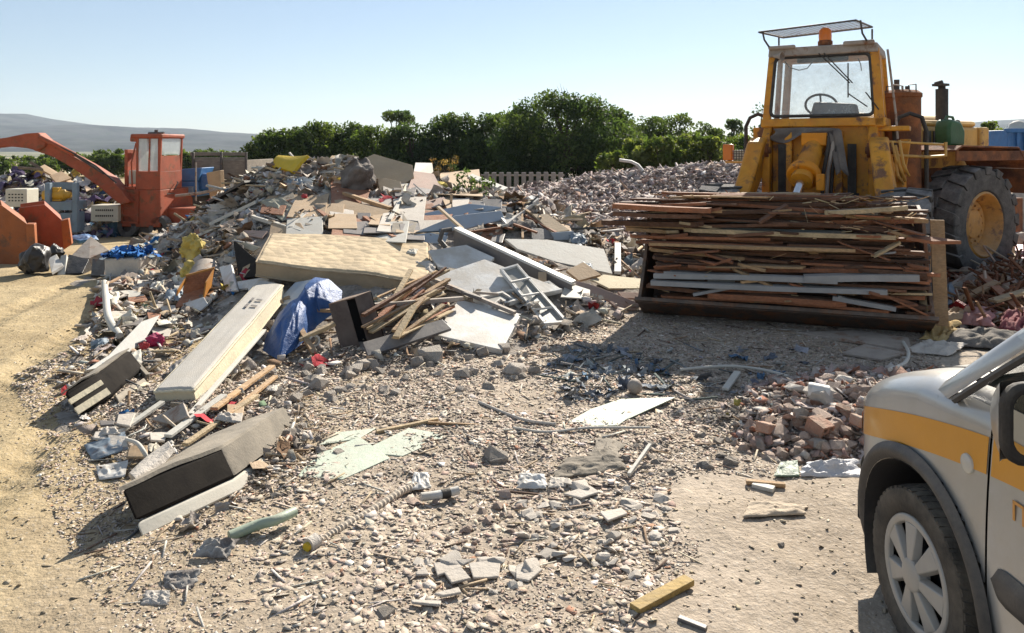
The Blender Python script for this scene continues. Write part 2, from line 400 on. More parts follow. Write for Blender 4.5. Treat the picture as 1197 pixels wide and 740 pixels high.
Q = np.stack([I[:-1, :-1], I[:-1, 1:], I[1:, 1:], I[1:, :-1]], -1).reshape(-1, 4)
fastmesh('ground', np.stack([GX, GY, GZ], -1).reshape(-1, 3), Q, None, ground_mat(), kind='structure', smooth=True)
def gz(x, y): return float(ground_h(x, y)+ground_detail(np.array([x]), np.array([y]))[0])
# ================================================================ hills far away
def ridge(name, prof, d, depth, seed, col):
    xs = np.linspace(prof[0][0], prof[-1][0], 160); top = np.interp(xs, [p[0] for p in prof], [p[1] for p in prof])
    X0 = (xs-CX)*d/F; Z0 = CH+(HY-top)*d/F; rows = 26; V = []
    for j in range(rows):
        t = j/(rows-1); s = np.sin(min(1, t*1.25)*pi/2) if t < .8 else np.cos((t-.8)/.2*pi/2)
        y = d-depth+depth*1.25*t
        z = -12+(Z0+12)*s + (fbm(X0/260, np.full_like(X0, y/260), seed)*50+fbm(X0/70, np.full_like(X0, y/70), seed+3)*16)*np.sin(min(1, t*1.25)*pi)*.8
        V.append(np.stack([X0, np.full_like(X0, y), z], -1))
    V = np.array(V); n = V.shape[1]; I = np.arange(rows*n).reshape(rows, n)
    Q = np.stack([I[:-1, :-1], I[:-1, 1:], I[1:, 1:], I[1:, :-1]], -1).reshape(-1, 4)
    m = bpy.data.materials.new('hill_'+name); m.use_nodes = True; nt = m.node_tree; b = nt.nodes['Principled BSDF']; tc = nd(nt, 'ShaderNodeTexCoord')
    c = mixc(nt, ramp(nt, noise(nt, tc.outputs['Object'], .006, 8, .7), .4, .6), col, tuple(k*.3 for k in col)); c = mixc(nt, ramp(nt, noise(nt, tc.outputs['Object'], .03, 5, .7), .5, .7), c, (.05, .065, .035))
    nt.links.new(c, b.inputs['Base Color']); b.inputs['Roughness'].default_value = 1; b.inputs['Specular IOR Level'].default_value = 0
    fastmesh('hills', V.reshape(-1, 3), Q, None, m, kind='structure', smooth=True)
ridge('left', [(-900,150),(-420,130),(-200,140),(-60,137),(0,134),(30,133),(60,139),(110,146),(160,149),(200,151),(240,152),(275,156),(310,157),(400,162),(520,166),(640,171)], 3000, 1500, 3, (.085, .085, .075))
ridge('right', [(880,170),(1010,158),(1080,148),(1150,142),(1200,139),(1300,136),(1450,141),(1700,150),(2100,160)], 2600, 1200, 8, (.11, .105, .085))
# ================================================================ debris heaps
def heap_mesh(name, region, step, m, label, cat):
    x0, x1, y0, y1 = region; xs = np.arange(x0, x1, step); ys = np.arange(y0, y1, step); X, Y = np.meshgrid(xs, ys); h = heap_s(X, Y); Z = surf(X, Y)+(fbm(X*14, Y*14, 77, 2)*.05)*sst(0, .1, h)-.02
    keep = h > -.01; I = np.arange(X.size).reshape(X.shape)
    Q = np.stack([I[:-1, :-1], I[:-1, 1:], I[1:, 1:], I[1:, :-1]], -1).reshape(-1, 4); kq = keep[:-1, :-1] | keep[1:, 1:] | keep[1:, :-1] | keep[:-1, 1:]
    cut = np.array([split(X, Y)])[0]; kq &= cut[:-1, :-1]
    Q = Q[kq.ravel()]; Zv = np.where(keep, Z, ground_h(X, Y)-.06)
    used = np.unique(Q); re = np.zeros(X.size, int); re[used] = np.arange(len(used))
    V = np.stack([X, Y, Zv], -1).reshape(-1, 3)[used]
    return fastmesh(name, V, re[Q], None, m, label, cat, 'stuff')
M_heap = mat('heap_debris', (.28, .245, .205), .95, .45, 9, .9, 26, col2=(.36, .32, .28), mixs=7, spec=.1)
M_heapr = mat('heap_rubble', (.31, .255, .225), .95, .35, 12, .9, 30, col2=(.38, .32, .29), mixs=8, spec=.1)
def is_back(X, Y): return (Y > 11.7) & (X > -.4+.12*(Y-11.7)) | (Y > 14.9) & (X > -1.4)
def is_right(X, Y): return (X > 1.2) & (Y < 11.5) & (X > 1.2+.42*(Y-4.4))
split = lambda X, Y: ~is_back(X, Y) & ~is_right(X, Y)
heap_mesh('debris_heap', (-8, 4, 3.2, 19), .07, M_heap, 'long heap of mixed demolition and household debris under the mattresses', 'debris heap')
split = is_back
heap_mesh('rubble_heap', (-2, 13, 11, 23), .09, M_heapr, 'wide heap of crushed pinkish grey rubble in front of the tree line', 'rubble heap')
split = is_right
heap_mesh('rubble_berm', (.8, 11, 3.9, 11.6), .07, M_heapr, 'low berm of broken brick and dirt in front of the silver van', 'rubble heap')
# ================================================================ vegetation
def leaf_mat(name):
    m = bpy.data.materials.new(name); m.use_nodes = True; nt = m.node_tree; L = nt.links; b = nt.nodes['Principled BSDF']
    a = nd(nt, 'ShaderNodeAttribute', attribute_name='Col'); L.new(a.outputs['Color'], b.inputs['Base Color']); b.inputs['Roughness'].default_value = .65; b.inputs['Specular IOR Level'].default_value = .25
    t = nd(nt, 'ShaderNodeBsdfTranslucent'); L.new(mixc(nt, 1., a.outputs['Color'], (1.3, 1.4, .55), 'MULTIPLY'), t.inputs[0]); mx = nd(nt, 'ShaderNodeMixShader'); mx.inputs[0].default_value = .5
    L.new(b.outputs[0], mx.inputs[1]); L.new(t.outputs[0], mx.inputs[2]); L.new(mx.outputs[0], nt.nodes['Material Output'].inputs[0]); return m
M_leaf = leaf_mat('leaves'); M_bark = mat('bark', (.09, .07, .05), .95, .3, 20, .6, 30)
LEAF = np.array([(-.5, 0, 0), (0, -.24, .06), (.5, 0, 0), (0, .24, .06)])
def leaves(clumps, per, size, cols, seed):
    """clumps: (n,4) centre and radius; returns V, quads, colours"""
    r = np.random.default_rng(seed); V = []; C = []
    for i, (x, y, z, rad) in enumerate(clumps):
        n = int(per*rad*rad) + 12
        u = r.normal(size=(n, 3)); u /= np.linalg.norm(u, axis=1)[:, None]; rr = rad*r.uniform(.25, 1.12, n)**.6
        P = np.array([x, y, z])+u*rr[:, None]*[1, 1, .85]
        a = rotmats(r.uniform(0, 2*pi, n), r.normal(0, .8, n), r.normal(0, .8, n)); s = size*r.uniform(.6, 1.4, n)
        V.append((np.einsum('nij,vj->nvi', a, LEAF)*s[:, None, None]+P[:, None, :]).reshape(-1, 3))
        base = np.array(cols[r.integers(0, len(cols))])*r.uniform(.8, 1.2)
        C.append(np.repeat(base[None]*r.uniform(.7, 1.35, (n, 1)), 4, 0))
    V = np.concatenate(V); return V, np.arange(len(V)).reshape(-1, 4), np.concatenate(C)
GREEN = [(.075, .105, .036), (.095, .13, .042), (.06, .088, .032), (.115, .145, .05)]
DARK = [(.055, .085, .038), (.07, .102, .042), (.045, .07, .034), (.085, .115, .044)]
LIGHT = [(.10, .135, .042), (.125, .15, .048), (.085, .12, .04), (.15, .165, .06)]
def tree(name, px, top, wpx, d, label, cat='tree', cols=GREEN, base=None, leaf=.2, per=700, low=.12, flat=1., seed=1, group='trees of the row behind the heaps', nclump=None, sparse=1.):
    p = at(px, top, d); zb = float(ground_h(p.x, d)) if base is None else at(px, base, d).z
    H = p.z-zb; Wd = wpx*d/F; r = np.random.default_rng(seed*13+5)
    root = empty(name, (p.x, d, zb), label, cat, group)
    mb = MB(); cx = r.normal(0, .1*Wd)
    mb.tube([(p.x, d, zb-.1), (p.x+cx*.3, d, zb+H*.3), (p.x+cx*.6, d, zb+H*.75)], [max(.05, .028*H), .022*H, .008*H], 7)
    n = nclump or int(40+Wd*8)
    cl = []
    for i in range(n):
        t = r.uniform(low, 1); prof = np.sqrt(max(.03, 1-abs((t-.45)/.62)**2.2)); a = r.uniform(0, 2*pi); q = r.uniform(.3, 1)**.5
        rad = r.uniform(.09, .20)*min(Wd, H*1.2)*(.75 if t > .75 else 1)
        x = p.x+cos(a)*q*max(0, Wd/2*prof-rad*.6); y = d+sin(a)*q*max(.1, Wd/2*prof-rad*.6)*.8; z = zb+H*t*flat+H*(1-flat)-rad*.75*(t > .6)
        cl.append((x, y, max(z, zb+rad*.5), rad))
        if i % 2 == 0: mb.tube([(p.x+cx*.3*t, d, zb+H*.3*t+.1*H), ((x+p.x)/2, (y+d)/2, z-.12*H*t), (x, y, z)], [.012*H, .007*H, .003*H], 5)
    cl[0] = (p.x, d, zb+H-.12*Wd*sparse-.1, .12*Wd+.1)
    obj('trunk', mb, M_bark, root, smooth=60)
    V, Qd, C = leaves(cl, per*sparse, leaf, cols, seed); fastmesh('crown', V, Qd, C, M_leaf, parent=root)
    return root
TREES = [ # px, top, width px, d, label, cols
 (302,163,46,39,'low dark bush tree at the left end of the tree row, beside the hills',GREEN),(328,150,64,40,'rounded green tree, second from the left end of the tree row',GREEN),
 (366,141,66,41,'broad green tree above the yellow foam sheet in the tree row',GREEN),(404,140,60,42,'green tree above the dark plastic sheeting on the heap',GREEN),
 (438,146,54,40,'green tree below and left of the umbrella shaped tree',GREEN),(486,141,62,40,'green tree right of the umbrella shaped tree',DARK),
 (530,132,70,41,'dark green tree above the blue doors in the tree row',DARK),(575,131,66,40,'dark green tree above the concrete fence, left of the tallest tree',DARK),
 (612,127,60,38,'dense dark tree touching the left side of the tallest tree',DARK),(660,107,122,35,'tallest and widest dark tree in the middle of the tree row',DARK),
 (712,124,64,37,'dark tree touching the right side of the tallest tree',DARK),(752,134,56,44,'lighter green tree right of the tallest tree',GREEN),
 (788,132,52,45,'green tree above the bent white pipe on the rubble heap',GREEN),(818,140,44,46,'small green tree left of the gap above the rubble heap',GREEN)]
for i, (px, top, wp, d, lab, cols) in enumerate(TREES):
    tree('broadleaf_tree', px, top, wp*1.45, d, lab, low=.02, cols=cols, seed=i+1, leaf=.17 if i == 9 else .2, per=620 if i == 9 else 520)
tree('umbrella_tree', 463, 128, 50, 52, 'small umbrella shaped tree with a flat crown rising above the tree row', cols=DARK, seed=31, flat=.25, low=.5, leaf=.22, nclump=14)
tree('slender_tree', 888, 121, 34, 30, 'thin sparse tree behind the black hoop rail of the loader', cols=DARK, seed=41, sparse=.55, nclump=16, leaf=.14)
tree('slender_tree', 858, 138, 32, 52, 'small round dark tree left of the loader cab on the skyline', cols=DARK, seed=42)
tree('slender_tree', 838, 149, 30, 54, 'lowest small tree of the skyline left of the loader', cols=GREEN, seed=43)
# dead twigs on top of the tallest tree
mb = MB(); p = at(655, 97, 35); q = at(657, 118, 35)
for k in range(5): mb.tube([q+Vector((.2*k-.4, 0, 0)), (p+q)/2+Vector((.12*k-.2, .1, .05)), p+Vector((.14*k-.3, 0, -.12*abs(k-2)))], [.02, .012, .004], 4)
obj('twigs', mb, M_bark, bpy.data.objects['broadleaf_tree.009'], smooth=60)
SH = [(742,162,34,'pale green creeper bush at the foot of the tallest tree, right side'),(768,158,44,'pale green bush behind the bent white pipe'),(800,154,46,'sunlit green bush in the middle of the bushes behind the rubble'),
      (832,158,46,'sunlit yellow green bush left of the orange lamp of the loader'),(862,157,40,'yellow green bush directly behind the orange lamp of the loader'),(718,176,30,'low pale green bush at the right foot of the tallest tree'),(900,160,44,'yellow green bush behind the right lift arm of the loader')]
for i, (px, top, wp, lab) in enumerate(SH):
    tree('bush', px, top, wp*1.5, 29-(i % 2), lab, 'bush', LIGHT, base=205, leaf=.16, per=1100, low=.05, seed=60+i, group='sunlit bushes behind the rubble heap')
for i, (px, top, wp, lab) in enumerate([(1158,141,44,'green bush just right of the loader bonnet'),(1182,147,40,'green bush behind the blue container on the right'),(1215,146,44,'green bush at the right edge behind the blue container')]):
    tree('bush', px, top, wp, 30, lab, 'bush', LIGHT if i == 0 else GREEN, base=200, leaf=.15, per=900, low=.05, seed=80+i, group='bushes at the right behind the loader')
for i, (px, top, wp, d, lab) in enumerate([(20,182,70,60,'low green bush under the orange excavator arm at the left edge'),(80,178,70,66,'low green bush between the excavator boom and its cab'),(128,174,50,64,'green bush just left of the excavator cab'),(178,176,60,70,'green bush hidden behind the excavator cab'),(232,173,44,66,'green bush right of the excavator cab'),(262,176,50,60,'green bush above the trailer at the left')]):
    tree('bush', px, top, wp*1.3, d, lab, 'bush', GREEN, base=206, leaf=.3, per=400, low=.1, seed=90+i, group='low bushes behind the excavator')
# ================================================================ wheel loader
M_yel = mat('yellow_paint', (.66, .29, .015), .5, .2, 4, .12, 40, dust=.12, rust=.30, col2=(.58, .22, .012), mixs=3, scratch=.2, spec=.4, dcol=(.40, .31, .20))
M_yelf = mat('faded_yellow_paint', (.60, .34, .08), .6, .2, 4, .12, 40, dust=.2, rust=.25, spec=.35)
M_orp = mat('orange_primer', (.72, .26, .008), .6, .2, 6, .1, 40, dust=.1, rust=.2)
M_rust = mat('rusty_steel', (.28, .10, .036), .85, .35, 5, .3, 45, dust=.2, col2=(.11, .045, .028), mixs=4, rust=.3, spec=.2, dcol=(.36, .25, .17))
M_steel = mat('dark_steel', (.055, .05, .048), .6, .3, 6, .2, 45, dust=.3, rust=.25)
M_bucket = mat('worn_bucket_steel', (.085, .06, .047), .65, .35, 5, .3, 40, dust=.45, rust=.45, scratch=.3, dcol=(.36, .28, .21))
M_black = mat('black_rubber', (.022, .022, .024), .75, .3, 6, .2, 40, dust=.25, spec=.3)
M_tyre = mat('dusty_tyre', (.045, .044, .043), .9, .3, 5, .35, 40, dust=.75, spec=.2, dcol=(.34, .31, .28))
M_rim = mat('orange_rim', (.50, .24, .05), .65, .2, 6, .12, 40, dust=.4, rust=.3)
M_chrome = mat('bright_steel', (.7, .72, .74), .22, .05, 5, .02, metal=1.)
M_grey = mat('grey_sun_bleached_paint', (.33, .28, .24), .75, .25, 6, .15, 40, dust=.4, rust=.25)
M_amber = mat('amber_plastic', (.65, .17, .01), .25, .1, 5, .03, spec=.5)
M_cabgl = glass('cab_glass', (.72, .78, .76), .16, .12, .25)
M_cream = mat('cream_plastic', (.58, .55, .45), .6, .1, 5, .05, dust=.3)
M_cloth_g = mat('grey_cloth', (.12, .105, .10), .95, .25, 5, .4, 30, dust=.35)
M_dash = mat('grey_plastic', (.075, .08, .095), .6, .15, 5, .1, dust=.2)
E0 = Vector((2.82, 8.03, 0)); th = R_(30); hf = Vector((-sin(th), -cos(th), 0)); lf = Vector((cos(th), -sin(th), 0)); UP = Vector((0, 0, 1))
def Fr(p): return E0+hf*p[0]+lf*p[1]+UP*p[2]
J0 = E0-hf*2.9; tr = R_(60); hr = Vector((-sin(tr), -cos(tr), 0)); lr = Vector((cos(tr), -sin(tr), 0))
tb = R_(20); hb = Vector((-sin(tb), -cos(tb), 0)); lb = Vector((cos(tb), -sin(tb), 0)); EB = E0+lf*1.36-lb*1.36
def Br(p): return EB+hb*p[0]+lb*p[1]+UP*p[2]
def Rr(p): return J0+hr*p[0]+lr*p[1]+UP*p[2]
LD = empty('wheel_loader', (J0.x, J0.y, 0), 'big old yellow and rust brown wheel loader carrying a load of boards in its bucket', 'wheel loader')
def F_(): return MB(Fr)
def Q_(): return MB(Rr)
# --- wheels
def big_wheel(T, c, ax, r, wd, n_lug, parent):
    """c centre, ax unit axle direction pointing outward"""
    c = Vector(c); ax = Vector(ax)
    wh = empty('wheel', T(c), None, None); wh.parent = parent; wh.location = WL[wh.name]-WL[parent.name]; del_keys = 0
    tm = MB(T); h = wd/2; ri = r*.52
    tm.lathe([(ri, -h*.7), (ri*1.12, -h*.92), (r*.8, -h*1.0), (r*.93, -h*.93), (r*.95, -h*.7), (r*.955, 0), (r*.95, h*.7), (r*.93, h*.93), (r*.8, h*1.0), (ri*1.12, h*.92), (ri, h*.7)], c, ax, 56, closed=True)
    u = ax.orthogonal().normalized(); v = ax.cross(u)
    def P(a, rad, x): return c+(u*cos(a)+v*sin(a))*rad+ax*x
    for k in range(n_lug):
        for sgn in (1, -1):
            a0 = 2*pi*(k+(.5 if sgn > 0 else 0))/n_lug; wA = 2*pi/n_lug*.27
            pts = []
            for rad in (r*.94, r*1.0):
                pts += [P(a0-wA, rad, sgn*h*.02), P(a0+wA, rad, sgn*h*.02), P(a0+wA*1.1+.10, rad-(r*.015 if rad > r*.97 else 0), sgn*h*.99), P(a0-wA*1.1+.10, rad-(r*.015 if rad > r*.97 else 0), sgn*h*.99)]
            tm.hexa(pts)
            pts = []
            for xx in (h*.93, h*1.035):
                pts += [P(a0-wA+.10, r*.98, sgn*xx), P(a0+wA+.10, r*.98, sgn*xx), P(a0+wA*.8+.12, r*.84, sgn*xx*.995), P(a0-wA*.8+.12, r*.84, sgn*xx*.995)]
            tm.hexa(pts)
    obj('tyre', tm, M_tyre, wh, bevel=.008)
    rm = MB(T)
    rm.lathe([(ri*1.08, h*.86), (ri*1.02, h*.93), (ri*.97, h*.86), (ri*.93, h*.55), (ri*.82, h*.4), (ri*.78, h*.15), (ri*.5, h*.1), (ri*.46, h*.3), (ri*.3, h*.36), (.001, h*.36)], c, ax, 40)
    rm.lathe([(ri, -h*.8), (ri*.9, -h*.3), (.001, -h*.3)], c, ax, 24)
    for k in range(16):
        a = 2*pi*k/16; q = P(a, ri*.62, h*.1); rm.cyl(q, q+ax*.03, .016, n=6)
    obj('rim', rm, M_rim, wh)
    return wh
big_wheel(Rr, (-1.5, 1.11, .775), (0, 1, 0), .785, .5, 17, LD)
big_wheel(Rr, (-1.5, -1.11, .775), (0, -1, 0), .785, .5, 17, LD)
big_wheel(Fr, (-1.55, 1.08, .60), (0, 1, 0), .74, .5, 17, LD)
big_wheel(Fr, (-1.55, -1.0, .60), (0, -1, 0), .74, .5, 17, LD)
# --- bucket (rolled back, heel on the ground)
def bucket_prof(t=0.): return [(.32,.195),(.0,.02+t),(-.35,.0+t),(-.62,.18+t),(-.78,.55),(-.78,.98),(-.68,1.2)]
b = MB(Br); pr = bucket_prof(); v0, v1 = -1.40, 1.36
for (u0, w0), (u1, w1) in zip(pr, pr[1:]):
    nrm = Vector((w1-w0, 0, -(u1-u0))).normalized()*.03
    a, c = Vector((u0, v0, w0)), Vector((u1, v0, w1)); L = Vector((0, v1-v0, 0))
    b.hexa([a+nrm, c+nrm, c, a, a+L+nrm, c+L+nrm, c+L, a+L])
obj('bucket', b, M_bucket, LD, bevel=.006)
for vv, nm in ((v0, 'bucket_cheek'), (v1-.035, 'bucket_cheek')):
    b = MB(Br); b.prism([(.30,vv,.185),(.0,vv,.02),(-.35,vv,.0),(-.62,vv,.18),(-.78,vv,.55),(-.78,vv,.98),(-.68,vv,1.2),(-.32,vv,1.1),(-.08,vv,.62),(.14,vv,.36)], (0, .035, 0)); obj(nm, b, M_bucket, LD, bevel=.005)
b = MB(Br); b.par((.27, v0-.02, .17), (.07, 0, .045), (0, v1-v0+.04, 0), (-.02, 0, .035)); obj('cutting_edge', b, M_bucket, LD, bevel=.004)
# --- front frame and lift arms
b = F_(); b.prism([(-1.92,-.62,.75),(-1.92,-.62,1.95),(-2.1,-.62,2.1),(-2.6,-.62,2.1),(-2.9,-.62,1.0),(-2.7,-.62,.6)], (0, .1, 0))
b.prism([(-1.92,.64,.75),(-1.92,.64,1.95),(-2.1,.64,2.1),(-2.6,.64,2.1),(-2.9,.64,1.0),(-2.7,.64,.6)], (0, .1, 0))
b.par((-2.16, -.52, 1.0), (.05, 0, 0), (0, 1.16, 0), (0, 0, 1.1)); b.par((-2.0, -.52, .6), (-.8, 0, 0), (0, 1.16, 0), (0, 0, .38))
b.par((-2.12, -.36, 1.05), (.12, 0, 0), (0, .1, 0), (0, 0, .95)); b.par((-2.12, .24, 1.05), (.12, 0, 0), (0, .1, 0), (0, 0, .95))
obj('front_frame', b, M_yel, LD, bevel=.012)
b = F_(); b.cyl((-1.55, -.95, .6), (-1.55, .95, .6), .16, n=14); b.box((-1.7, .06, .75), (.8, .7, .35)); obj('axle', b, M_rust, LD)
for s, vv in ((-1, -.76), (1, .66)):
    b = F_(); poly = [(-2.12,vv,1.55),(-2.1,vv,1.86),(-1.9,vv,1.93),(-1.72,vv,1.86),(-1.5,vv,1.45),(-1.2,vv,1.0),(-.85,vv,.62),(-.85,vv,.3),(-1.25,vv,.55),(-1.7,vv,1.1)]
    b.M = (lambda p, s=s: Fr((p[0], p[1]+s*.16*max(0, 1.86-p[2]), p[2]))); b.prism(poly, (0, .21, 0)); obj('lift_arm', b, M_yel, LD, bevel=.03)
    k = F_(); k.cyl((-1.93, vv-.03, 1.76), (-1.93, vv+.23, 1.76), .09, n=16); k.cyl((-1.93, vv-.05, 1.76), (-1.93, vv+.25, 1.76), .045, n=12); obj('pivot_pin', k, M_rust, LD)
    k = F_(); k.tube([(-2.3, vv*.62, .75), (-1.6, vv*.62, 1.0)], .07, 12); k.tube([(-1.6, vv*.62, 1.0), (-1.2, vv*.62, 1.12)], .035, 10); obj('lift_cylinder', k, M_yel, LD)
b = F_(); b.tube([(-2.05, .04, 1.86), (-1.95, .0, 1.76), (-1.42, -.05, 1.38)], [.12, .13, .13], 20); obj('tilt_cylinder', b, M_yel, LD)
b = F_(); b.lathe([(.10,0),(.19,0),(.2,.03),(.19,.12),(.15,.14),(.1,.14)], (-1.5, -.045, 1.43), (-.8, .06, .56), 20); b.box((-1.47, .16, 1.38), (.1, .09, .2)); b.box((-1.98, .02, 1.9), (.16, .3, .16)); obj('cylinder_collar', b, M_orp, LD, bevel=.012)
b = F_(); b.tube([(-1.4, -.055, 1.365), (-.98, -.1, 1.05)], .055, 14); obj('piston_rod', b, M_chrome, LD)
b = F_(); b.prism([(-1.9,-.02,1.0),(-1.5,-.02,1.2),(-1.1,-.02,1.18),(-.8,-.02,.6),(-1.1,-.02,.5),(-1.9,-.02,.8)], (0, .12, 0)); obj('tilt_lever', b, M_rust, LD, bevel=.01)
for vv in (-.43, .40):
    b = F_(); b.par((-2.03, vv, 1.22), (.03, 0, 0), (0, .1, 0), (0, 0, .62)); b.cyl((-2.0, vv+.05, 1.78), (-1.985, vv+.05, 1.78), .02, n=8); b.cyl((-2.0, vv+.05, 1.3), (-1.985, vv+.05, 1.3), .02, n=8); b.par((-2.03, vv-.03, 1.16), (.03, 0, 0), (0, .16, 0), (0, 0, .07)); obj('rubber_strip', b, M_black, LD)
for k in range(3):
    b = F_(); o = .05*k; b.tube([(-2.05, .16+o, 1.92), (-1.93, .2+o, 1.93), (-1.85, .2+o, 1.8), (-1.88, .14+o, 1.5), (-1.9, .12+o, 1.2)], .024, 8); obj('hydraulic_hose', b, M_grey if k == 1 else M_black, LD)
# hose and pipe clutter at the right arm
b = F_()
for k, (y0, z0) in enumerate(((.9, 1.86), (.94, 1.82), (.98, 1.88), (.92, 1.78))):
    b.tube([(-1.95, y0, z0), (-1.85, y0+.05, z0-.2-.04*k), (-2.0, y0+.1, z0-.42), (-2.3, y0+.05, z0-.5+.05*k), (-2.6, y0-.1, z0-.4)], .016, 6)
b.tube([(-2.0, .82, 1.87), (-2.1, 1.0, 1.86), (-2.25, 1.45, 1.83)], .014, 6); b.tube([(-2.1, .9, 1.7), (-2.2, 1.3, 1.68), (-2.2, 1.46, 1.7), (-2.2, 1.46, 1.86)], .02, 6)
obj('pipework', b, M_yelf, LD, smooth=60)
# --- cab
Cm = Fr
def cabpt(u, v, w):      # cab tapers towards the roof
    t = (w-2.1)/1.0; return (u-.10*t*(1 if u > -2.7 else -.5), .08+(v-.08)*(1-.11*max(0, t)), w)
def post(vA, uA, sz, m, name='cab_post', w0=2.05, w1=3.04):
    b = F_(); lo = [cabpt(uA+dx*sz, vA+dy*sz, w0) for dx, dy in ((-.5,-.5),(.5,-.5),(.5,.5),(-.5,.5))]; hi = [cabpt(uA+dx*sz, vA+dy*sz, w1) for dx, dy in ((-.5,-.5),(.5,-.5),(.5,.5),(-.5,.5))]
    b.hexa(lo+hi); return obj(name, b, m, LD, bevel=.015)
uF, uB, vL, vR = -2.1, -3.35, -.6, .76
post(vL, uF, .1, M_yel); post(vR, uF, .12, M_yel); post(vL, uB, .1, M_grey); post(vR, uB, .1, M_yel); post(vR, -2.75, .07, M_yel); post(vL, -2.75, .07, M_grey)
b = F_(); b.hexa([cabpt(uF+.06, vL-.06, 2.06), cabpt(uF+.06, vR+.07, 2.06), cabpt(uB, vR+.07, 2.06), cabpt(uB, vL-.06, 2.06)]+[cabpt(uF+.06, vL-.06, 2.17), cabpt(uF+.06, vR+.07, 2.17), cabpt(uB, vR+.07, 2.17), cabpt(uB, vL-.06, 2.17)]); obj('cab_sill', b, M_yel, LD, bevel=.015)
b = F_(); b.par((uB-.02, vL+.05, 1.0), (1.2, 0, 0), (0, 1.3, 0), (0, 0, 1.08)); obj('cab_base', b, M_yel, LD, bevel=.02)
b = F_(); b.hexa([(uF+.0, -.58, 2.98), (uF+.0, .74, 2.98), (uB-.04, .74, 3.0), (uB-.04, -.58, 3.0), (uF-.02, -.57, 3.1), (uF-.02, .73, 3.1), (uB, .72, 3.13), (uB, -.56, 3.13)]); b.box((-2.09, -.4, 3.1), (.06, .34, .05)); b.box((-2.09, .52, 3.1), (.06, .36, .06)); obj('cab_roof', b, M_grey, LD, bevel=.02)
b = F_(); b.box((-2.2, .08, 2.94), (.05, .62, .09)); obj('sun_visor', b, M_black, LD, bevel=.02)
# front window: rubber gasket with rounded corners and the pane
def rrect(v0, v1, w0, w1, r, n=5):
    o = []
    for cx, cz, a0 in ((v1-r, w1-r, 0), (v0+r, w1-r, 90), (v0+r, w0+r, 180), (v1-r, w0+r, 270)):
        for k in range(n+1): a = R_(a0+90*k/n); o.append((cx+r*cos(a), cz+r*sin(a)))
    return o
rr = [cabpt(uF+.04, v, w_) for v, w_ in rrect(vL+.05, vR-.06, 2.2, 2.97, .07)]
b = F_(); b.tube(rr+[rr[0]], .022, 8, caps=False); obj('window_gasket', b, M_black, LD)
b = F_(); n = b.pts(rr); b.face(range(n, n+len(rr))); obj('windscreen', b, M_cabgl, LD, smooth=0)
for vv in (vL, vR):
    for ua, ub in ((uF-.08, -2.7), (-2.8, uB+.06)):
        q = [cabpt(ua, vv, 2.18), cabpt(ub, vv, 2.18), cabpt(ub, vv, 2.97), cabpt(ua, vv, 2.97)]; b = F_(); n = b.pts(q); b.face(range(n, n+4)); obj('side_window', b, M_cabgl, LD, smooth=0)
b = F_(); n = b.pts([cabpt(uB, vL+.05, 2.2), cabpt(uB, vR-.05, 2.2), cabpt(uB, vR-.05, 2.97), cabpt(uB, vL+.05, 2.97)]); b.face(range(n, n+4)); obj('rear_window', b, M_cabgl, LD, smooth=0)
# inside: dashboard, wheel, seat back, wires
b = F_(); b.hexa([(-2.35,-.12,2.12),(-2.35,.5,2.12),(-2.6,.5,2.12),(-2.6,-.12,2.12),(-2.42,-.06,2.4),(-2.42,.46,2.36),(-2.55,.46,2.36),(-2.55,-.06,2.4)]); obj('dashboard', b, M_dash, LD, bevel=.03)
b = F_(); ring = [(-2.66+.1*sin(a), -.0+.2*cos(a), 2.36+.14*sin(a)) for a in np.linspace(0, 2*pi, 25)]; b.tube(ring, .016, 8, caps=False); b.tube([(-2.66, 0, 2.36), (-2.5, .05, 2.15)], .025, 8); b.tube([ring[6], ring[18]], .012, 6); obj('steering_wheel', b, M_black, LD)
b = F_(); b.box((-3.1, .1, 2.2), (.12, .5, .3)); b.box((-2.95, .1, 2.05), (.4, .5, .12)); obj('seat', b, M_black, LD, bevel=.04)
b = F_(); b.tube([(-2.17, -.38, 2.93), (-2.18, -.32, 2.84), (-2.18, -.2, 2.8), (-2.18, -.1, 2.82), (-2.18, -.02, 2.92)], .007, 5); obj('dangling_wire', b, M_black, LD)
b = F_(); b.tube([(-2.2, .5, 2.92), (-2.2, .53, 2.84), (-2.2, .54, 2.76)], .006, 5); obj('dangling_wire', b, M_black, LD)
for a, c in (((-2.03, .06, 2.99), (-2.07, .42, 2.6)), ((-2.03, .12, 2.99), (-2.07, .45, 2.6)), ((-2.06, .6, 2.48), (-2.04, .75, 2.26))):
    b = F_(); b.tube([a, c], .008, 6); obj('wiper', b, M_black, LD)
b = F_(); b.tube([(-2.06, .40, 2.85), (-2.06, .40, 2.42)], .008, 6); b.tube([(-2.06, .40, 2.47), (-2.06, .62, 2.3)], .008, 6); obj('wiper', b, M_black, LD)
# roof rack of mesh and beacon, horn lamp at the corner
rk = F_(); fr = [(-1.95,-.66,3.30),(-1.95,.0,3.335),(-1.95,.5,3.36),(-2.7,.62,3.37),(-2.7,-.5,3.31)]
rk.tube(fr+[fr[0]], .014, 6, caps=False)
for v, w_, vv in ((-.62, 3.31, -.55), (.55, 3.36, .62)):
    rk.tube([(-1.97, v, w_), (-1.99, v+.02, 3.2), (-2.1, v+.08, 3.08)], .012, 6); rk.tube([(-2.68, vv, 3.34), (-2.68, vv, 3.1)], .012, 6)
o_rk = obj('roof_rack', rk, M_steel, LD)
g = F_()
for k in range(21):
    t = k/20; zz = 3.30+.06*t
    g.tube([(-1.95, -.64+1.16*t, zz), (-2.7, -.5+1.12*t, zz+.01)], .0035, 4)
for k in range(13):
    u_ = -1.95-.75*k/12; g.tube([(u_, -.65+.13*k/12, 3.302), (u_, .51+.1*k/12, 3.362)], .0035, 4)
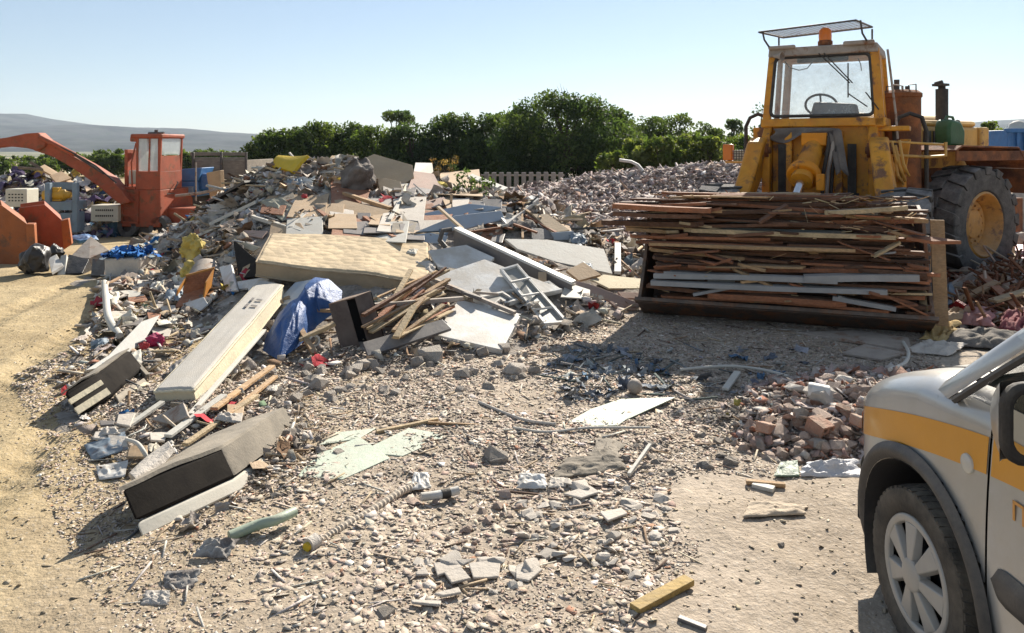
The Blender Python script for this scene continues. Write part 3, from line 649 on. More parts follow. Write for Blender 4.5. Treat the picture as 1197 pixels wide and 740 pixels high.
obj('mesh_guard', g, M_grey, LD)
b = F_(); b.lathe([(.09, 0), (.09, .05), (.075, .06)], (-2.3, .1, 3.12), (0, 0, 1), 20); obj('beacon_base', b, M_rust, LD)
b = F_(); b.lathe([(.078, 0), (.08, .06), (.074, .13), (.04, .165), (.001, .175)], (-2.3, .1, 3.18), (0, 0, 1), 20); obj('beacon', b, M_amber, LD)
b = F_(); b.lathe([(.02, 0), (.03, .06), (.06, .12), (.055, .12)], (-2.0, -.48, 2.98), (.35, .9, -.1), 14); obj('horn', b, M_grey, LD)
# hand rails, lamp bracket, mudguards of the front frame
b = F_(); b.tube([(-2.35, -.92, 1.35), (-2.35, -.92, 2.08), (-2.37, -.87, 2.2), (-2.4, -.77, 2.25), (-2.43, -.67, 2.21), (-2.45, -.62, 2.1), (-2.45, -.62, 1.85)], .026, 8); obj('hand_rail', b, M_black, LD)
b = F_(); b.tube([(-2.35, .9, 1.7), (-2.35, .9, 2.05), (-2.37, .95, 2.17), (-2.4, 1.07, 2.22), (-2.43, 1.2, 2.17), (-2.46, 1.25, 2.0), (-2.46, 1.25, 1.2)], .026, 8); obj('hand_rail', b, M_black, LD)
b = F_(); b.tube([(-2.3, -.84, 1.5), (-2.3, -.84, 1.9), (-2.32, -.78, 1.95), (-2.34, -.7, 1.9)], .014, 6); b.par((-2.3, -1.18, 1.58), (.03, 0, 0), (0, .55, 0), (0, 0, .03)); obj('lamp_bracket', b, M_yelf, LD)
b = F_(); b.par((-2.32, -1.2, 1.62), (.12, 0, 0), (0, .13, 0), (0, 0, .22)); obj('side_lamp', b, M_amber, LD, bevel=.015)
b = F_(); b.par((-2.3, -1.06, 1.63), (.08, 0, 0), (0, .17, 0), (0, 0, .13)); hl = obj('head_lamp', b, M_cream, LD, bevel=.015)
b = F_()
for k in range(5): b.tube([(-2.215, -1.05+.035*k, 1.63), (-2.215, -1.05+.035*k, 1.76)], .006, 4)
for k in range(4): b.tube([(-2.215, -1.07, 1.64+.035*k), (-2.215, -.89, 1.64+.035*k)], .006, 4)
obj('lamp_grille', b, M_steel, hl)
b = F_(); b.par((-2.5, .66, 2.0), (.4, 0, 0), (0, .42, 0), (0, 0, .06)); b.par((-2.3, .85, 1.0), (.06, 0, 0), (0, .12, 0), (.0, .12, .9)); obj('cab_bracket', b, M_yel, LD, bevel=.01)
b = F_(); b.par((-2.5, -.78, 1.86), (.35, 0, 0), (0, .22, 0), (0, 0, .2)); obj('cab_bracket', b, M_yel, LD, bevel=.01)
b = F_(); b.tube([(-2.12, .84, 3.0), (-2.14, .93, 2.2), (-2.14, .95, 1.9)], .014, 6); obj('hand_rail', b, M_grey, LD)
b = F_(); b.tube([(-2.9, .84, 2.62), (-2.9, .96, 2.6), (-2.9, .98, 2.1)], .014, 6); obj('hand_rail', b, M_grey, LD)
# --- rear frame
b = Q_(); b.par((-2.95, -.45, 1.5), (2.45, 0, 0), (0, .9, 0), (0, 0, .6)); b.cyl((-2.9, -.2, 2.08), (-.6, -.2, 2.08), .22, n=18); b.par((-2.93, -.43, 2.1), (2.4, 0, 0), (0, .86, 0), (0, 0, .09)); obj('bonnet', b, M_yelf, LD, bevel=.05)
b = Q_(); b.par((-3.15, -.5, .85), (.22, 0, 0), (0, 1.0, 0), (0, 0, 1.25)); obj('radiator_grille', b, M_yelf, LD, bevel=.03)
b = Q_(); b.par((-3.1, -.42, .6), (3.0, 0, 0), (0, .84, 0), (0, 0, .9)); b.par((-.55, .4, .75), (.2, 0, 0), (0, .3, 0), (0, 0, 1.1)); b.par((-3.3, -.9, .55), (.3, 0, 0), (0, 1.8, 0), (0, 0, .5)); obj('rear_frame', b, M_rust, LD, bevel=.015)
b = Q_(); b.par((-2.5, .43, 1.5), (1.9, 0, 0), (0, .03, 0), (0, 0, .55)); obj('bonnet_side', b, M_yelf, LD, bevel=.005)
b = Q_()
for k in range(7): b.par((-2.3+.12*k, .455, 1.83), (.06, 0, 0), (0, .02, 0), (0, 0, .2))
obj('vent_slots', b, M_steel, LD)
b = Q_(); b.cyl((-1.5, -.95, .77), (-1.5, .95, .77), .17, n=14); obj('axle', b, M_rust, LD)
for s in (1, -1):
    v0_, v1_ = (.47, 1.32) if s > 0 else (-1.32, -.47)
    path = [(-.62, .72), (-.78, 1.2), (-.86, 1.74), (-1.0, 1.8), (-2.35, 1.78), (-2.62, 1.5), (-2.68, 1.15)]
    b = Q_()
    for (a0, b0), (a1, b1) in zip(path, path[1:]):
        nn = Vector((b1-b0, 0, a0-a1)).normalized()*.025
        w0_, w1_ = (v0_, v1_) if b0 > 1.6 or a0 < -2 else ((v0_, .86) if s > 0 else (-.86, v1_))
        b.hexa([(a0, w0_, b0), (a1, w0_, b1), (a1, w1_, b1), (a0, w1_, b0), Vector((a0, w0_, b0))+nn, Vector((a1, w0_, b1))+nn, Vector((a1, w1_, b1))+nn, Vector((a0, w1_, b0))+nn])
    vi = v1_ if s > 0 else v0_
    b.par((-2.6, vi-.03, 1.62), (1.72, 0, 0), (0, .02, 0), (0, 0, .13))
    obj('mudguard', b, M_rust, LD, bevel=.006)
    k = Q_(); k.par((-.75, v0_+.1, .68), (.35, 0, 0), (0, .4, 0), (0, 0, .05)); k.par((-.7, v0_+.1, 1.05), (.25, 0, 0), (0, .38, 0), (0, 0, .04)); obj('step', k, M_rust, LD)
b = Q_(); b.lathe([(.24, 0), (.24, 1.3), (.255, 1.31), (.255, 1.36), (.2, 1.4), (.001, 1.42)], (-.62, .72, 1.15), (0, 0, 1), 28); obj('hydraulic_tank', b, M_rust, LD)
b = Q_(); b.cyl((-.62, .66, 2.55), (-.62, .66, 2.7), .035, n=12); obj('filler_neck', b, M_steel, LD); b = Q_(); b.cyl((-.7, .76, 2.55), (-.7, .76, 2.61), .03, n=12)
obj('tank_fittings', b, M_steel, LD)
for dv in (-.16, .16):
    b = Q_(); b.tube([(-.62, .72+dv-.05, 2.53), (-.62, .72+dv-.05, 2.62), (-.62, .72+dv+.05, 2.62), (-.62, .72+dv+.05, 2.53)], .009, 6); obj('lifting_eye', b, M_steel, LD)
b = Q_(); b.cyl((-2.25, .3, 2.15), (-2.25, .3, 2.66), .085, n=20); b.cyl((-2.25, .3, 2.64), (-2.25, .3, 2.70), .05, n=14); b.box((-2.22, .3, 2.72), (.16, .17, .035)); b.cyl((-2.19, .24, 2.735), (-2.19, .34, 2.755), .035, n=10); obj('exhaust_stack', b, M_black, LD)
b = Q_(); b.par((-.5, .2, 1.1), (.35, 0, 0), (0, .7, 0), (0, 0, .5)); b.par((-.4, -.5, .8), (.5, 0, 0), (0, 1.1, 0), (0, 0, .9)); obj('articulation_housing', b, M_yel, LD, bevel=.02)
# things resting on the loader
M_green = mat('green_canister', (.02, .10, .03), .5, .2, 5, .1, dust=.15)
jc = empty('jerrycan', Rr((-1.75, .72, 1.81)), 'dark green canister standing on the rusty rear mudguard of the loader', 'canister')
b = Q_(); b.prism([(-1.56,.6,1.81),(-1.94,.6,1.81),(-1.96,.6,2.02),(-1.86,.6,2.16),(-1.6,.6,2.19),(-1.55,.6,2.08)], (0, .22, 0)); obj('body', b, M_green, jc, bevel=.04)
b = Q_(); b.tube([(-1.86,.71,2.15),(-1.82,.71,2.22),(-1.68,.71,2.23),(-1.64,.71,2.18)], .018, 8); obj('handle', b, M_green, jc); b = Q_(); b.cyl((-1.9,.71,2.1),(-1.95,.71,2.17),.03,n=12); obj('cap', b, M_black, jc)
def ragfn(s, t):
    v = -.5+.75*s; 
    return Fr((-2.03+.06*t+.03*sin(9*s+3*t), v+.04*sin(5*t), 2.05-.13*t*(1+.5*sin(7*s))-.03*abs(s-.5)))
b = MB(); b.sheet(ragfn, 24, 8, (0.0, -.012, .004)); obj('rag', b, M_cloth_g, None, 'dark grey rag draped below the windscreen of the loader cab', 'rag', smooth=80)
b = MB(); b.sheet(lambda s, t: Fr((-1.9+.14*t, .20+.12*s+.1*t+.02*sin(8*s), 1.98-.48*t-.05*sin(6*s+2*t))), 8, 12, (0.0, -.01, .004)); obj('rag', b, M_cloth_g, None, 'narrow dark rag hanging beside the tilt cylinder of the loader', 'rag', smooth=80)
# ---------------- boards in the bucket
M_wd = [mat('wood_dark_brown', (.15, .066, .034), .8, .3, 5, .3, 30, pattern='grain', dust=.3, rnd=.4, dcol=(.3, .22, .16)),
        mat('wood_red_brown', (.31, .11, .045), .8, .3, 5, .3, 30, pattern='grain', dust=.35, rnd=.3, dcol=(.4, .28, .2)),
        mat('wood_tan', (.46, .28, .135), .85, .25, 5, .3, 30, pattern='grain', dust=.3, rnd=.3),
        mat('wood_grey_paint', (.33, .32, .31), .75, .15, 5, .15, 30, dust=.3, rnd=.2),
        mat('wood_pale', (.50, .37, .21), .85, .2, 5, .3, 30, pattern='grain', dust=.2, rnd=.2)]
def plank_mb(T, o, along, across, up, L, wd, tk, seed, ragged=True):
    """board centred at o, jagged at its ends"""
    r = random.Random(seed); b = MB(T); n = 4
    a, c, u = Vector(along).normalized(), Vector(across).normalized(), Vector(up).normalized(); o = Vector(o)
    e0 = [r.uniform(0, .09 if ragged else .004)*L**.5 for _ in range(n+1)]; e1 = [r.uniform(0, .09 if ragged else .004)*L**.5 for _ in range(n+1)]
    bow = r.uniform(-.012, .012)*L
    top = []; 
    for x in ([0], [1]): pass
    ring = [(-L/2+e0[i], -wd/2+wd*i/n) for i in range(n+1)]+[(0, wd/2)]+[(L/2-e1[n-i], wd/2-wd*i/n) for i in range(n+1)]+[(0, -wd/2)]
    P = [o+a*x+c*y-u*(tk/2)+u*bow*(1-(2*x/L)**2) for x, y in ring]
    b.prism(P, u*tk); return b
WG = 'boards stacked in the loader bucket'
WLAB = ['dark brown broken board in the stack carried by the loader bucket', 'red brown broken board in the stack carried by the loader bucket', 'tan splintered board in the stack carried by the loader bucket',
        'grey painted board in the stack carried by the loader bucket', 'pale raw board in the stack carried by the loader bucket']
rw = random.Random(5); nb = 0
def board(o, yaw, pitch, L, wd, tk, mi, lab=None, roll=0., ragged=True):
    global nb
    al = Vector((sin(yaw)*cos(pitch), cos(yaw)*cos(pitch), sin(pitch))); ac = Vector((cos(yaw), -sin(yaw), 0)); ac = ac*cos(roll)+Vector((0, 0, 1))*sin(roll); up = ac.cross(al)
    if up.z < 0: up = -up
    b = plank_mb(Br, o, al, ac, up, L, wd, tk, nb, ragged); nb += 1
    return obj('plank', b, M_wd[mi], None, lab or WLAB[mi], 'board', WG if lab is None else WG, smooth=0)
lay = 25
for k in range(lay):
    w_ = .255+k*.0405; t = k/lay; uf = .27-.30*max(0, t-.15)*.9; lv = -1.36-.42*max(0, min(1, (t-.38)/.3))*(1 if t < .9 else .8); rv = 1.30
    grey = 5 <= k <= 9
    x = lv+rw.uniform(0, .25)
    while x < rv-.15:
        L = rw.choice([rw.uniform(.35, .9), rw.uniform(.9, 1.6), rw.uniform(1.4, 2.3)]); L = min(L, rv+.05-x)
        if L < .18: break
        if rw.random() < .93:
            mi = rw.choices(range(5), [5, 4, 1.6, 4 if grey else .6, .7])[0]; wd = rw.uniform(.09, .24)
            board((uf-wd/2+rw.uniform(-.12, .06), x+L/2, w_+rw.uniform(-.008, .014)), rw.gauss(0, .06), rw.gauss(0, .034), L, wd, rw.uniform(.016, .042), mi)
        x += L+rw.uniform(-.05, .07)
    for q in range(2):
        L = rw.uniform(1.6, 2.5); board((uf-.32-.2*q, (lv+rv)/2+rw.uniform(-.15, .15), w_), rw.gauss(0, .03), 0, min(L, rv-lv), .24, .034, rw.choices(range(5), [5, 4, 1, 1, .3])[0])
# top layer, slanting up from the left
for k in range(16):
    L = rw.uniform(.6, 1.7); v = rw.uniform(-1.2, .8); u_ = rw.uniform(-.55, .0)
    board((u_, v, 1.27+.035*rw.random()-.05*max(0, -v-.6)), rw.gauss(0, .12), rw.gauss(.01, .02), L, rw.uniform(.08, .2), rw.uniform(.015, .035), rw.choices(range(5), [4, 3, 3, .3, 2])[0])
for k in range(46):      # short broken pieces poking out of the front
    t = rw.random(); board((.30-.30*max(0, t-.15)*.9, rw.uniform(-1.3, 1.25), .27+t*.98), rw.gauss(0, .35), rw.gauss(0, .20), rw.uniform(.15, .55), rw.uniform(.04, .11), rw.uniform(.012, .03), rw.choices(range(5), [4, 5, 3, 1, 1.2])[0])
LB = [((.29, -.35, .50), .02, .03, 1.75, .13, .05, 3, 'long grey painted beam lying across the front of the bucket stack'), ((.33, -.15, .43), .0, .02, 2.2, .12, .045, 3, 'longest grey painted beam, just above the lip of the bucket'),
      ((.28, .72, .56), -.05, .06, 1.0, .16, .06, 3, 'thick grey painted beam with its cut end at the right of the bucket stack'), ((.33, .75, .33), .02, -.12, .55, .07, .04, 3, 'short grey lath slanting down at the right of the bucket stack'),
      ((.32, -.62, .36), .0, .25, .42, .06, .03, 3, 'short grey lath propped slantwise at the left of the bucket stack'), ((.12, .78, 1.19), .06, .1, .75, .1, .04, 4, 'pale beam rising to the upper right corner of the bucket stack'),
      ((.25, -1.15, 1.17), .03, -.02, 1.05, .16, .05, 1, 'thick red brown board overhanging the top left front corner of the bucket'), ((.27, -1.2, 1.10), .0, .0, .95, .14, .04, 0, 'dark board just under the overhanging red brown board at the top left'),
      ((.12, -1.28, 1.0), .05, .02, 1.1, .14, .05, 0, 'dark beam sticking out farthest left from the bucket stack'), ((.1, -1.15, 1.18), .05, .08, 1.0, .12, .03, 1, 'red brown board slanting up at the top left of the bucket stack'),
      ((.33, -.05, .31), .0, .0, 1.3, .1, .05, 1, 'reddish beam lying directly on the lip of the bucket'), ((.2, -.3, .80), .0, .01, 2.0, .1, .03, 2, 'long tan board halfway up the front of the bucket stack')]
for o, y, p, L, wd, tk, mi, lab in LB: board(o, y, p, L, wd, tk, mi, lab, ragged=(mi not in (3,)))
# standing boards at the right cheek
b = MB(Br); b.par((.26, 1.30, .26), (-.04, 0, 0), (-.1, -.05, 0), (-.18, -.02, .45)); obj('plank', b, M_wd[4], None, 'short pale lath standing upright inside the right end of the bucket', 'board', WG, smooth=0)
b = MB(Br); b.par((.1, 1.375, .12), (-.03, 0, 0), (0, .12, 0), (-.16, -.01, .98)); obj('plank', b, M_wd[2], None, 'wide tan board standing upright against the right side of the bucket', 'board', WG, smooth=0)
b = MB(Br); b.par((.24, 1.12, .93), (-.1, .25, 0), (0, .22, -.03), (0, 0, .03)); obj('plank', b, M_wd[1], None, 'brown board poking out over the right side of the bucket', 'board', WG, smooth=0)
s_ = Scatter(); n = 200
vv = rng.uniform(-1.3, 1.3, n); ww = rng.uniform(.3, 1.3, n); ww[:110] = rng.uniform(1.24, 1.31, 110); uu = np.where(np.arange(n) < 110, rng.uniform(-.5, .1, n), .29-.3*np.clip((ww-.4), 0, 1)+rng.uniform(-.06, .06, n))
vv[:40] = rng.uniform(.3, 1.25, 40); ww[150:190] = rng.uniform(.95, 1.2, 40); vv[150:190] = rng.uniform(.2, 1.2, 40)
P = np.array([Br((a, c, d))[:] for a, c, d in zip(uu, vv, ww)])
s_.add('stick', P, np.stack([rng.uniform(.04, .2, n)*rng.uniform(.5,1,n), rng.uniform(.004, .012, n), rng.uniform(.003, .007, n)], 1), rotmats(rng.normal(-tb, .42, n), rng.normal(0, .3, n), rng.uniform(0, 3, n)), pick([(3, (.42, .26, .14)), (2, (.2, .08, .045)), (2, (.55, .42, .25)), (1, (.08, .05, .035))], n))
M_attr = mat('debris_bits', (1, 1, 1), .9, .25, 9, .3, 40, attr=True, spec=.15)
s_.build('splinters', M_attr, 'loose splinters and chips sticking out of the boards in the bucket', 'splinters')
# ================================================================ silver van with orange stripe
M_silver = mat('silver_paint', (.43, .435, .43), .30, .06, 3, .02, 60, metal=.3, dust=.35, coat=.6, spec=.5, col2=(.39, .375, .34), mixs=2.5)
M_stripe = mat('orange_stripe', (.62, .27, .012), .35, .06, 4, .02, 60, coat=.4, dust=.1)
M_clad = mat('grey_plastic_cladding', (.035, .036, .04), .55, .15, 8, .08, 120, dust=.35)
M_cap = mat('grey_hubcap', (.34, .335, .32), .42, .1, 6, .03, 60, dust=.4, metal=.15)
M_ctyre = mat('car_tyre', (.022, .022, .023), .85, .25, 6, .15, 60, dust=.45, spec=.25)
M_dark = mat('dark_inside', (.012, .012, .013), .9, .2, 5, .05)
M_carglass = glass('tinted_glass', (.04, .05, .05), .62, .05, .05)
M_lampgl = glass('lamp_glass', (.62, .60, .54), .75, .05, .15)
M_let = mat('orange_lettering', (.62, .30, .08), .5, .05, 5, .02)
M_mirror = mat('mirror_glass', (.75, .78, .8), .03, .02, 3, 0, metal=1.)
psi = R_(2); fa = Vector((-sin(psi), cos(psi), 0)); fb = Vector((-cos(psi), -sin(psi), 0)); CW = Vector((1.445, 2.77, -.04)); C0 = CW-fb*.83
def Cr(p): return C0+fa*p[0]+fb*p[1]+UP*p[2]
VAN = empty('van', Cr((-1.3, 0, 0)), 'silver van with an orange side stripe and dark wheel arch trim', 'van')
def K_(): return MB(Cr)
def plan(a):
    if a > .1: return .83*max(0., 1-((a-.1)/.72)**3)**(1/2.2)
    if a < -2.9: return .83*(1-((-2.9-a)/.5)**3)**.5
    return .83
def cs(a):
    return 1.03-.2*a-.3*a*a if a > 0 else 1.03+.03*min(1, -a/.4)
def side(a, c):
    p = plan(a); k = 1-.035*max(0, (c-.55)/.5)**2-.05*max(0, (.42-c)/.22)**2
    return p*k
def arch(a, c, r=.435): return (a*a+(c-.30)**2 < r*r and c < .72) or ((a+2.6)**2+(c-.30)**2 < r*r)
def side_sheet(b, a0, a1, c0, c1, da=.02, dc=.02, off=0., sg=(1, -1), cut=True):
    na = max(1, int(round((a1-a0)/da))); 
    for s in sg:
        rows = []
        for i in range(na+1):
            a = a0+(a1-a0)*i/na; lo = c0(a) if callable(c0) else c0; hi = c1(a) if callable(c1) else c1; nc = max(1, int(round(.9/dc)))
            rows.append([(a, lo+(hi-lo)*j/nc) for j in range(nc+1)])
        base = b.pts([(a, s*(side(a, c)+off), c) for r in rows for a, c in r]); w_ = len(rows[0])
        for i in range(na):
            for j in range(w_-1):
                am = (rows[i][j][0]+rows[i+1][j][0])/2; cm = (rows[i][j][1]+rows[i+1][j+1][1])/2
                if cut and arch(am, cm): continue
                b.face([base+i*w_+j, base+i*w_+j+1, base+(i+1)*w_+j+1, base+(i+1)*w_+j])
# front body: sides, rounded shoulder, bonnet, nose
b = K_(); side_sheet(b, -.395, .8, .24, lambda a: cs(a)-.10)
def shoulder(a, t):      # t 0..1 from the side up over to the centre line
    p0 = side(a, cs(a)-.10); c0_ = cs(a)-.10
    if t < .35:
        k = t/.35*pi/2; r = min(.16, p0*.45); return p0-r+r*cos(k), c0_+.10*sin(k)
    q = (t-.35)/.65; r = min(.16, p0*.45); return (p0-r)*(1-q), cs(a)+.055*sin(q*pi/2)
for s in (1, -1): b.sheet(lambda x, t, s=s: (-.1+.9*x, s*shoulder(-.1+.9*x, t)[0], shoulder(-.1+.9*x, t)[1]), 36, 22)
for s in (1, -1): b.sheet(lambda x, t, s=s: (-.395+.295*x, s*shoulder(-.395+.295*x, t*.3)[0], shoulder(-.395+.295*x, t*.3)[1]), 10, 6)
b.sheet(lambda x, t: (.8, (x*2-1)*side(.8, .5), .24+(cs(.8)-.14)*t), 8, 4)
obj('body', b, M_silver, VAN, smooth=50)
b = K_(); n = 14
ring = [(a_, c_) for a_, c_ in ((-.1,0),)]
for s in (1, -1):       # bonnet shut line
    b.tube([(a, s*(shoulder(a, .42)[0]), shoulder(a, .42)[1]+.001) for a in np.linspace(-.1, .66, 14)], .003, 5)
obj('bonnet_gap', b, M_dark, VAN)
# bumper and arch trim
for aw in (0, -2.6):
    for s in (1, -1):
        b = K_()
        def tr_(x, t, aw=aw, s=s):
            g = R_(-28+236*x); r = .392+.06*t; a = aw+r*cos(g); c = max(.10, .30+r*sin(g)); return (a, s*(side(a, c)+.012+.022*sin(t*pi)), c)
        b.sheet(tr_, 44, 6); b.sheet(lambda x, t, aw=aw, s=s: (aw+.39*cos(R_(-28+236*x)), s*(side(aw+.39*cos(R_(-28+236*x)), .4)+.012-.35*t), max(.10, .30+.39*sin(R_(-28+236*x)))), 30, 3)
        obj('wheel_arch_trim', b, M_clad, VAN, smooth=50)
        b = K_(); b.sheet(lambda x, t, aw=aw, s=s: (aw+.40*cos(R_(-5+190*x)), s*(.78-.4*t), .30+.40*sin(R_(-5+190*x))), 24, 2); b.par((aw-.4, s*.4-.01, .15), (.8, 0, 0), (0, .02, 0), (0, 0, .55)); obj('wheel_well', b, M_dark, VAN)
b = K_(); side_sheet(b, .42, .79, .20, .5, off=.014, cut=False); b.sheet(lambda x, t: (.805, (x*2-1)*side(.79, .4), .2+.3*t), 8, 3); obj('bumper', b, M_clad, VAN, smooth=50)
# headlamps wrapped round the corners, indicator
for s in (1, -1):
    b = K_(); b.sheet(lambda x, t, s=s: (.50+.26*x, s*(side(.50+.26*x, .62+.16*t)+.006), .60+.03*x+(.17-.06*x)*t), 10, 6); hd = obj('headlight', b, M_lampgl, VAN)
    b = K_(); b.sheet(lambda x, t, s=s: (.51+.10*x, s*(side(.51+.10*x, .66)+.010), .62+.085*t-.0*x), 6, 4); obj('indicator', b, M_amber, hd)
# side repeater
b = K_(); b.lathe([(.032, 0), (.03, .006), (.02, .012), (.001, .013)], (-.30, side(-.3, .83)+.002, .825), (0, 1, 0), 20); obj('side_repeater', b, M_lampgl, VAN)
# stripe
ct = lambda a: .875-.215*a-.10*a*a
def stripe_fn(a0, a1, s):
    return lambda x, t: (a0+(a1-a0)*x, s*(side(a0+(a1-a0)*x, ct(a0+(a1-a0)*x)-.115*(1-t))+.003), ct(a0+(a1-a0)*x)-.115*(1-t))
for s in (1, -1):
    b = K_(); b.sheet(stripe_fn(-.392, .47, s), 40, 5); obj('stripe', b, M_stripe, VAN)
# doors
for s in (1, -1):
    b = K_(); side_sheet(b, -1.40, -.405, .26, 1.06, dc=.05, da=.05, sg=(s,), cut=False)
    dr = obj('door', b, M_silver, VAN, smooth=50)
    b = K_(); b.sheet(lambda x, t, s=s: (-1.395+.985*x, s*(side(-.5, .975-.115*(1-t)-.0*x)+.003), min(.978, ct(-1.395+.985*x) if x > .55 else .972)-.115*(1-t)), 20, 3); obj('stripe', b, M_stripe, dr)
    b = K_(); b.sheet(lambda x, t, s=s: (-1.385+.955*x, s*(side(-.5, .5)+.004+.018*sin(t*pi)**.5*min(1, (1-x)*12+.15)), .475+.11*(t if x < .93 else .5+(t-.5)*sqrt(max(0, 1-((x-.93)/.07)**2)))), 30, 6); obj('rub_strip', b, M_clad, dr)
    b = K_(); b.tube([(-1.3, s*.845, .86), (-1.27, s*.87, .86), (-1.13, s*.87, .86), (-1.1, s*.845, .86)], .012, 6); obj('handle', b, M_clad, dr)
    if s > 0:
        b = K_(); o = side(-.5, .77)+.002
        for (a, c, da, dc) in ((-.526, .75, .009, .058), (-.566, .75, .009, .058), (-.566, .799, .049, .009)): b.par((a, o, c), (da, 0, 0), (0, .002, 0), (0, 0, dc))
        obj('lettering', b, M_let, dr)
b = K_(); side_sheet(b, -3.38, -1.41, .26, 1.06, dc=.03, da=.03); b.sheet(lambda x, t: (-3.38, (x*2-1)*side(-3.38, .6), .3+1.4*t), 6, 6); b.sheet(lambda x, t: (-3.38+1.2*x*0-.0+.02*x, .7*(2*t-1), .3), 1, 2); obj('rear_body', b, M_silver, VAN, smooth=50)
b = K_(); b.par((-3.3, -.74, .22), (3.9, 0, 0), (0, 1.48, 0), (0, 0, .12)); b.par((-.42, -.76, .3), (.02, 0, 0), (0, 1.52, 0), (0, 0, .7)); b.par((-1.42, -.78, .3), (.03, 0, 0), (0, 1.56, 0), (0, 0, .72)); b.par((-3.3, -.76, .9), (1.9, 0, 0), (0, 1.52, 0), (0, 0, .05)); b.par((-.42, -.72, .9), (.3, 0, 0), (0, 1.44, 0), (0, 0, .09)); obj('interior', b, M_dark, VAN)
# greenhouse
def gl(a, c): return .80-.10*max(0, (c-1.03)/.75)
AP = [(-.10, 1.0), (-.45, 1.27), (-.80, 1.53), (-1.08, 1.72)]
for s in (1, -1):
    b = K_()
    for (a0, c0_), (a1, c1_) in zip(AP, AP[1:]):
        b.hexa([(a0, s*gl(0, c0_), c0_), (a0-.055, s*gl(0, c0_), c0_-.015), (a0-.045, s*(gl(0, c0_)-.03), c0_), (a0+.02, s*(gl(0, c0_)-.035), c0_+.02), (a1, s*gl(0, c1_), c1_), (a1-.055, s*gl(0, c1_), c1_-.015), (a1-.045, s*(gl(0, c1_)-.03), c1_), (a1+.02, s*(gl(0, c1_)-.035), c1_+.02)])
    obj('pillar', b, M_silver, VAN, smooth=50)
    b = K_(); b.tube([(-.20, s*(gl(0,1.03)+.004), .995), (-.42, s*(gl(0, 1.1)+.006), 1.155), (-.88, s*(gl(0, 1.5)+.006), 1.50)], .012, 6); obj('window_seal', b, M_clad, VAN)
    for a0, a1, nm in ((-1.33, -1.43, 'pillar'), (-2.3, -2.4, 'pillar'), (-3.2, -3.38, 'pillar')):
        b = K_(); b.hexa([(a0, s*.80, 1.04), (a1, s*.80, 1.04), (a1, s*.75, 1.04), (a0, s*.75, 1.04), (a0, s*.70, 1.74), (a1, s*.70, 1.74), (a1, s*.66, 1.74), (a0, s*.66, 1.74)]); obj(nm, b, M_silver, VAN)
    b = K_(); q = [(-.24, s*.795, 1.03), (-1.34, s*.795, 1.05), (-1.34, s*.715, 1.70), (-1.10, s*.715, 1.68), (-.78, s*.745, 1.46)]; n = b.pts(q); b.face(range(n, n+5)); obj('side_window', b, M_carglass, VAN, smooth=0)
    b = K_(); q = [(-1.42, s*.795, 1.05), (-3.22, s*.795, 1.05), (-3.22, s*.715, 1.70), (-1.42, s*.715, 1.70)]; n = b.pts(q); b.face(range(n, n+4)); obj('side_window', b, M_carglass, VAN, smooth=0)
b = K_(); b.sheet(lambda x, t: (-.10-.98*t+.06*(1-(2*x-1)**2), (2*x-1)*(gl(0, 1.02+.7*t)-.05), 1.02+.71*t+.02*(1-(2*x-1)**2)), 10, 6); obj('windscreen', b, M_carglass, VAN)
b = K_(); b.sheet(lambda x, t: (-1.05-2.3*x, (2*t-1)*.70, 1.72+.07*(1-(2*t-1)**4)+.02*sin(x*pi)), 16, 14, (0, 0, -.04)); obj('roof', b, M_silver, VAN)
b = K_(); b.sheet(lambda x, t: (-.05-.06*x, (2*t-1)*.72, 1.03-.02*x), 1, 8, (0, 0, -.03)); obj('cowl', b, M_clad, VAN)
for s in (.36, -.36):
    b = K_(); b.box((-1.15, s, .75), (.45, .48, .16)); b.box((-1.36, s, 1.05), (.14, .46, .6)); b.box((-1.38, s, 1.44), (.1, .26, .18)); obj('seat', b, M_black, VAN, bevel=.03)
# door mirrors
for s in (1, -1):
    b = MB(lambda p: Cr((p[0]-.05, p[1]-.045*(1 if p[1] > 0 else -1), p[2]+.005))); b.sheet(lambda x, t, s=s: (-.72+.09*sqrt(max(0, sin(pi*min(max(t, .02), .98))))*sqrt(max(0., 1-(2*x-1)**4))+.0, s*(.86+.225*x), 1.02+.205*t+.0*x), 12, 10)
    mr = obj('mirror', b, M_silver, VAN, smooth=60)
    b = MB(lambda p: Cr((p[0]-.05, p[1]-.045*(1 if p[1] > 0 else -1), p[2]+.005))); rr_ = [(-.715, s*v, c) for v, c in rrect(.855, 1.09, 1.015, 1.23, .06)]; b.prism(rr_, (-.035, 0, 0)); b.tube([(-.70, s*.80, 1.0), (-.70, s*.9, 1.05)], .03, 8); obj('housing', b, M_black, mr, bevel=.012)
    b = MB(lambda p: Cr((p[0]-.05, p[1]-.045*(1 if p[1] > 0 else -1), p[2]+.005))); rr_ = [(-.752, s*v, c) for v, c in rrect(.885, 1.07, 1.045, 1.21, .045)]; n = b.pts(rr_); b.face(range(n, n+len(rr_))); obj('mirror_glass', b, M_mirror, mr, smooth=0)
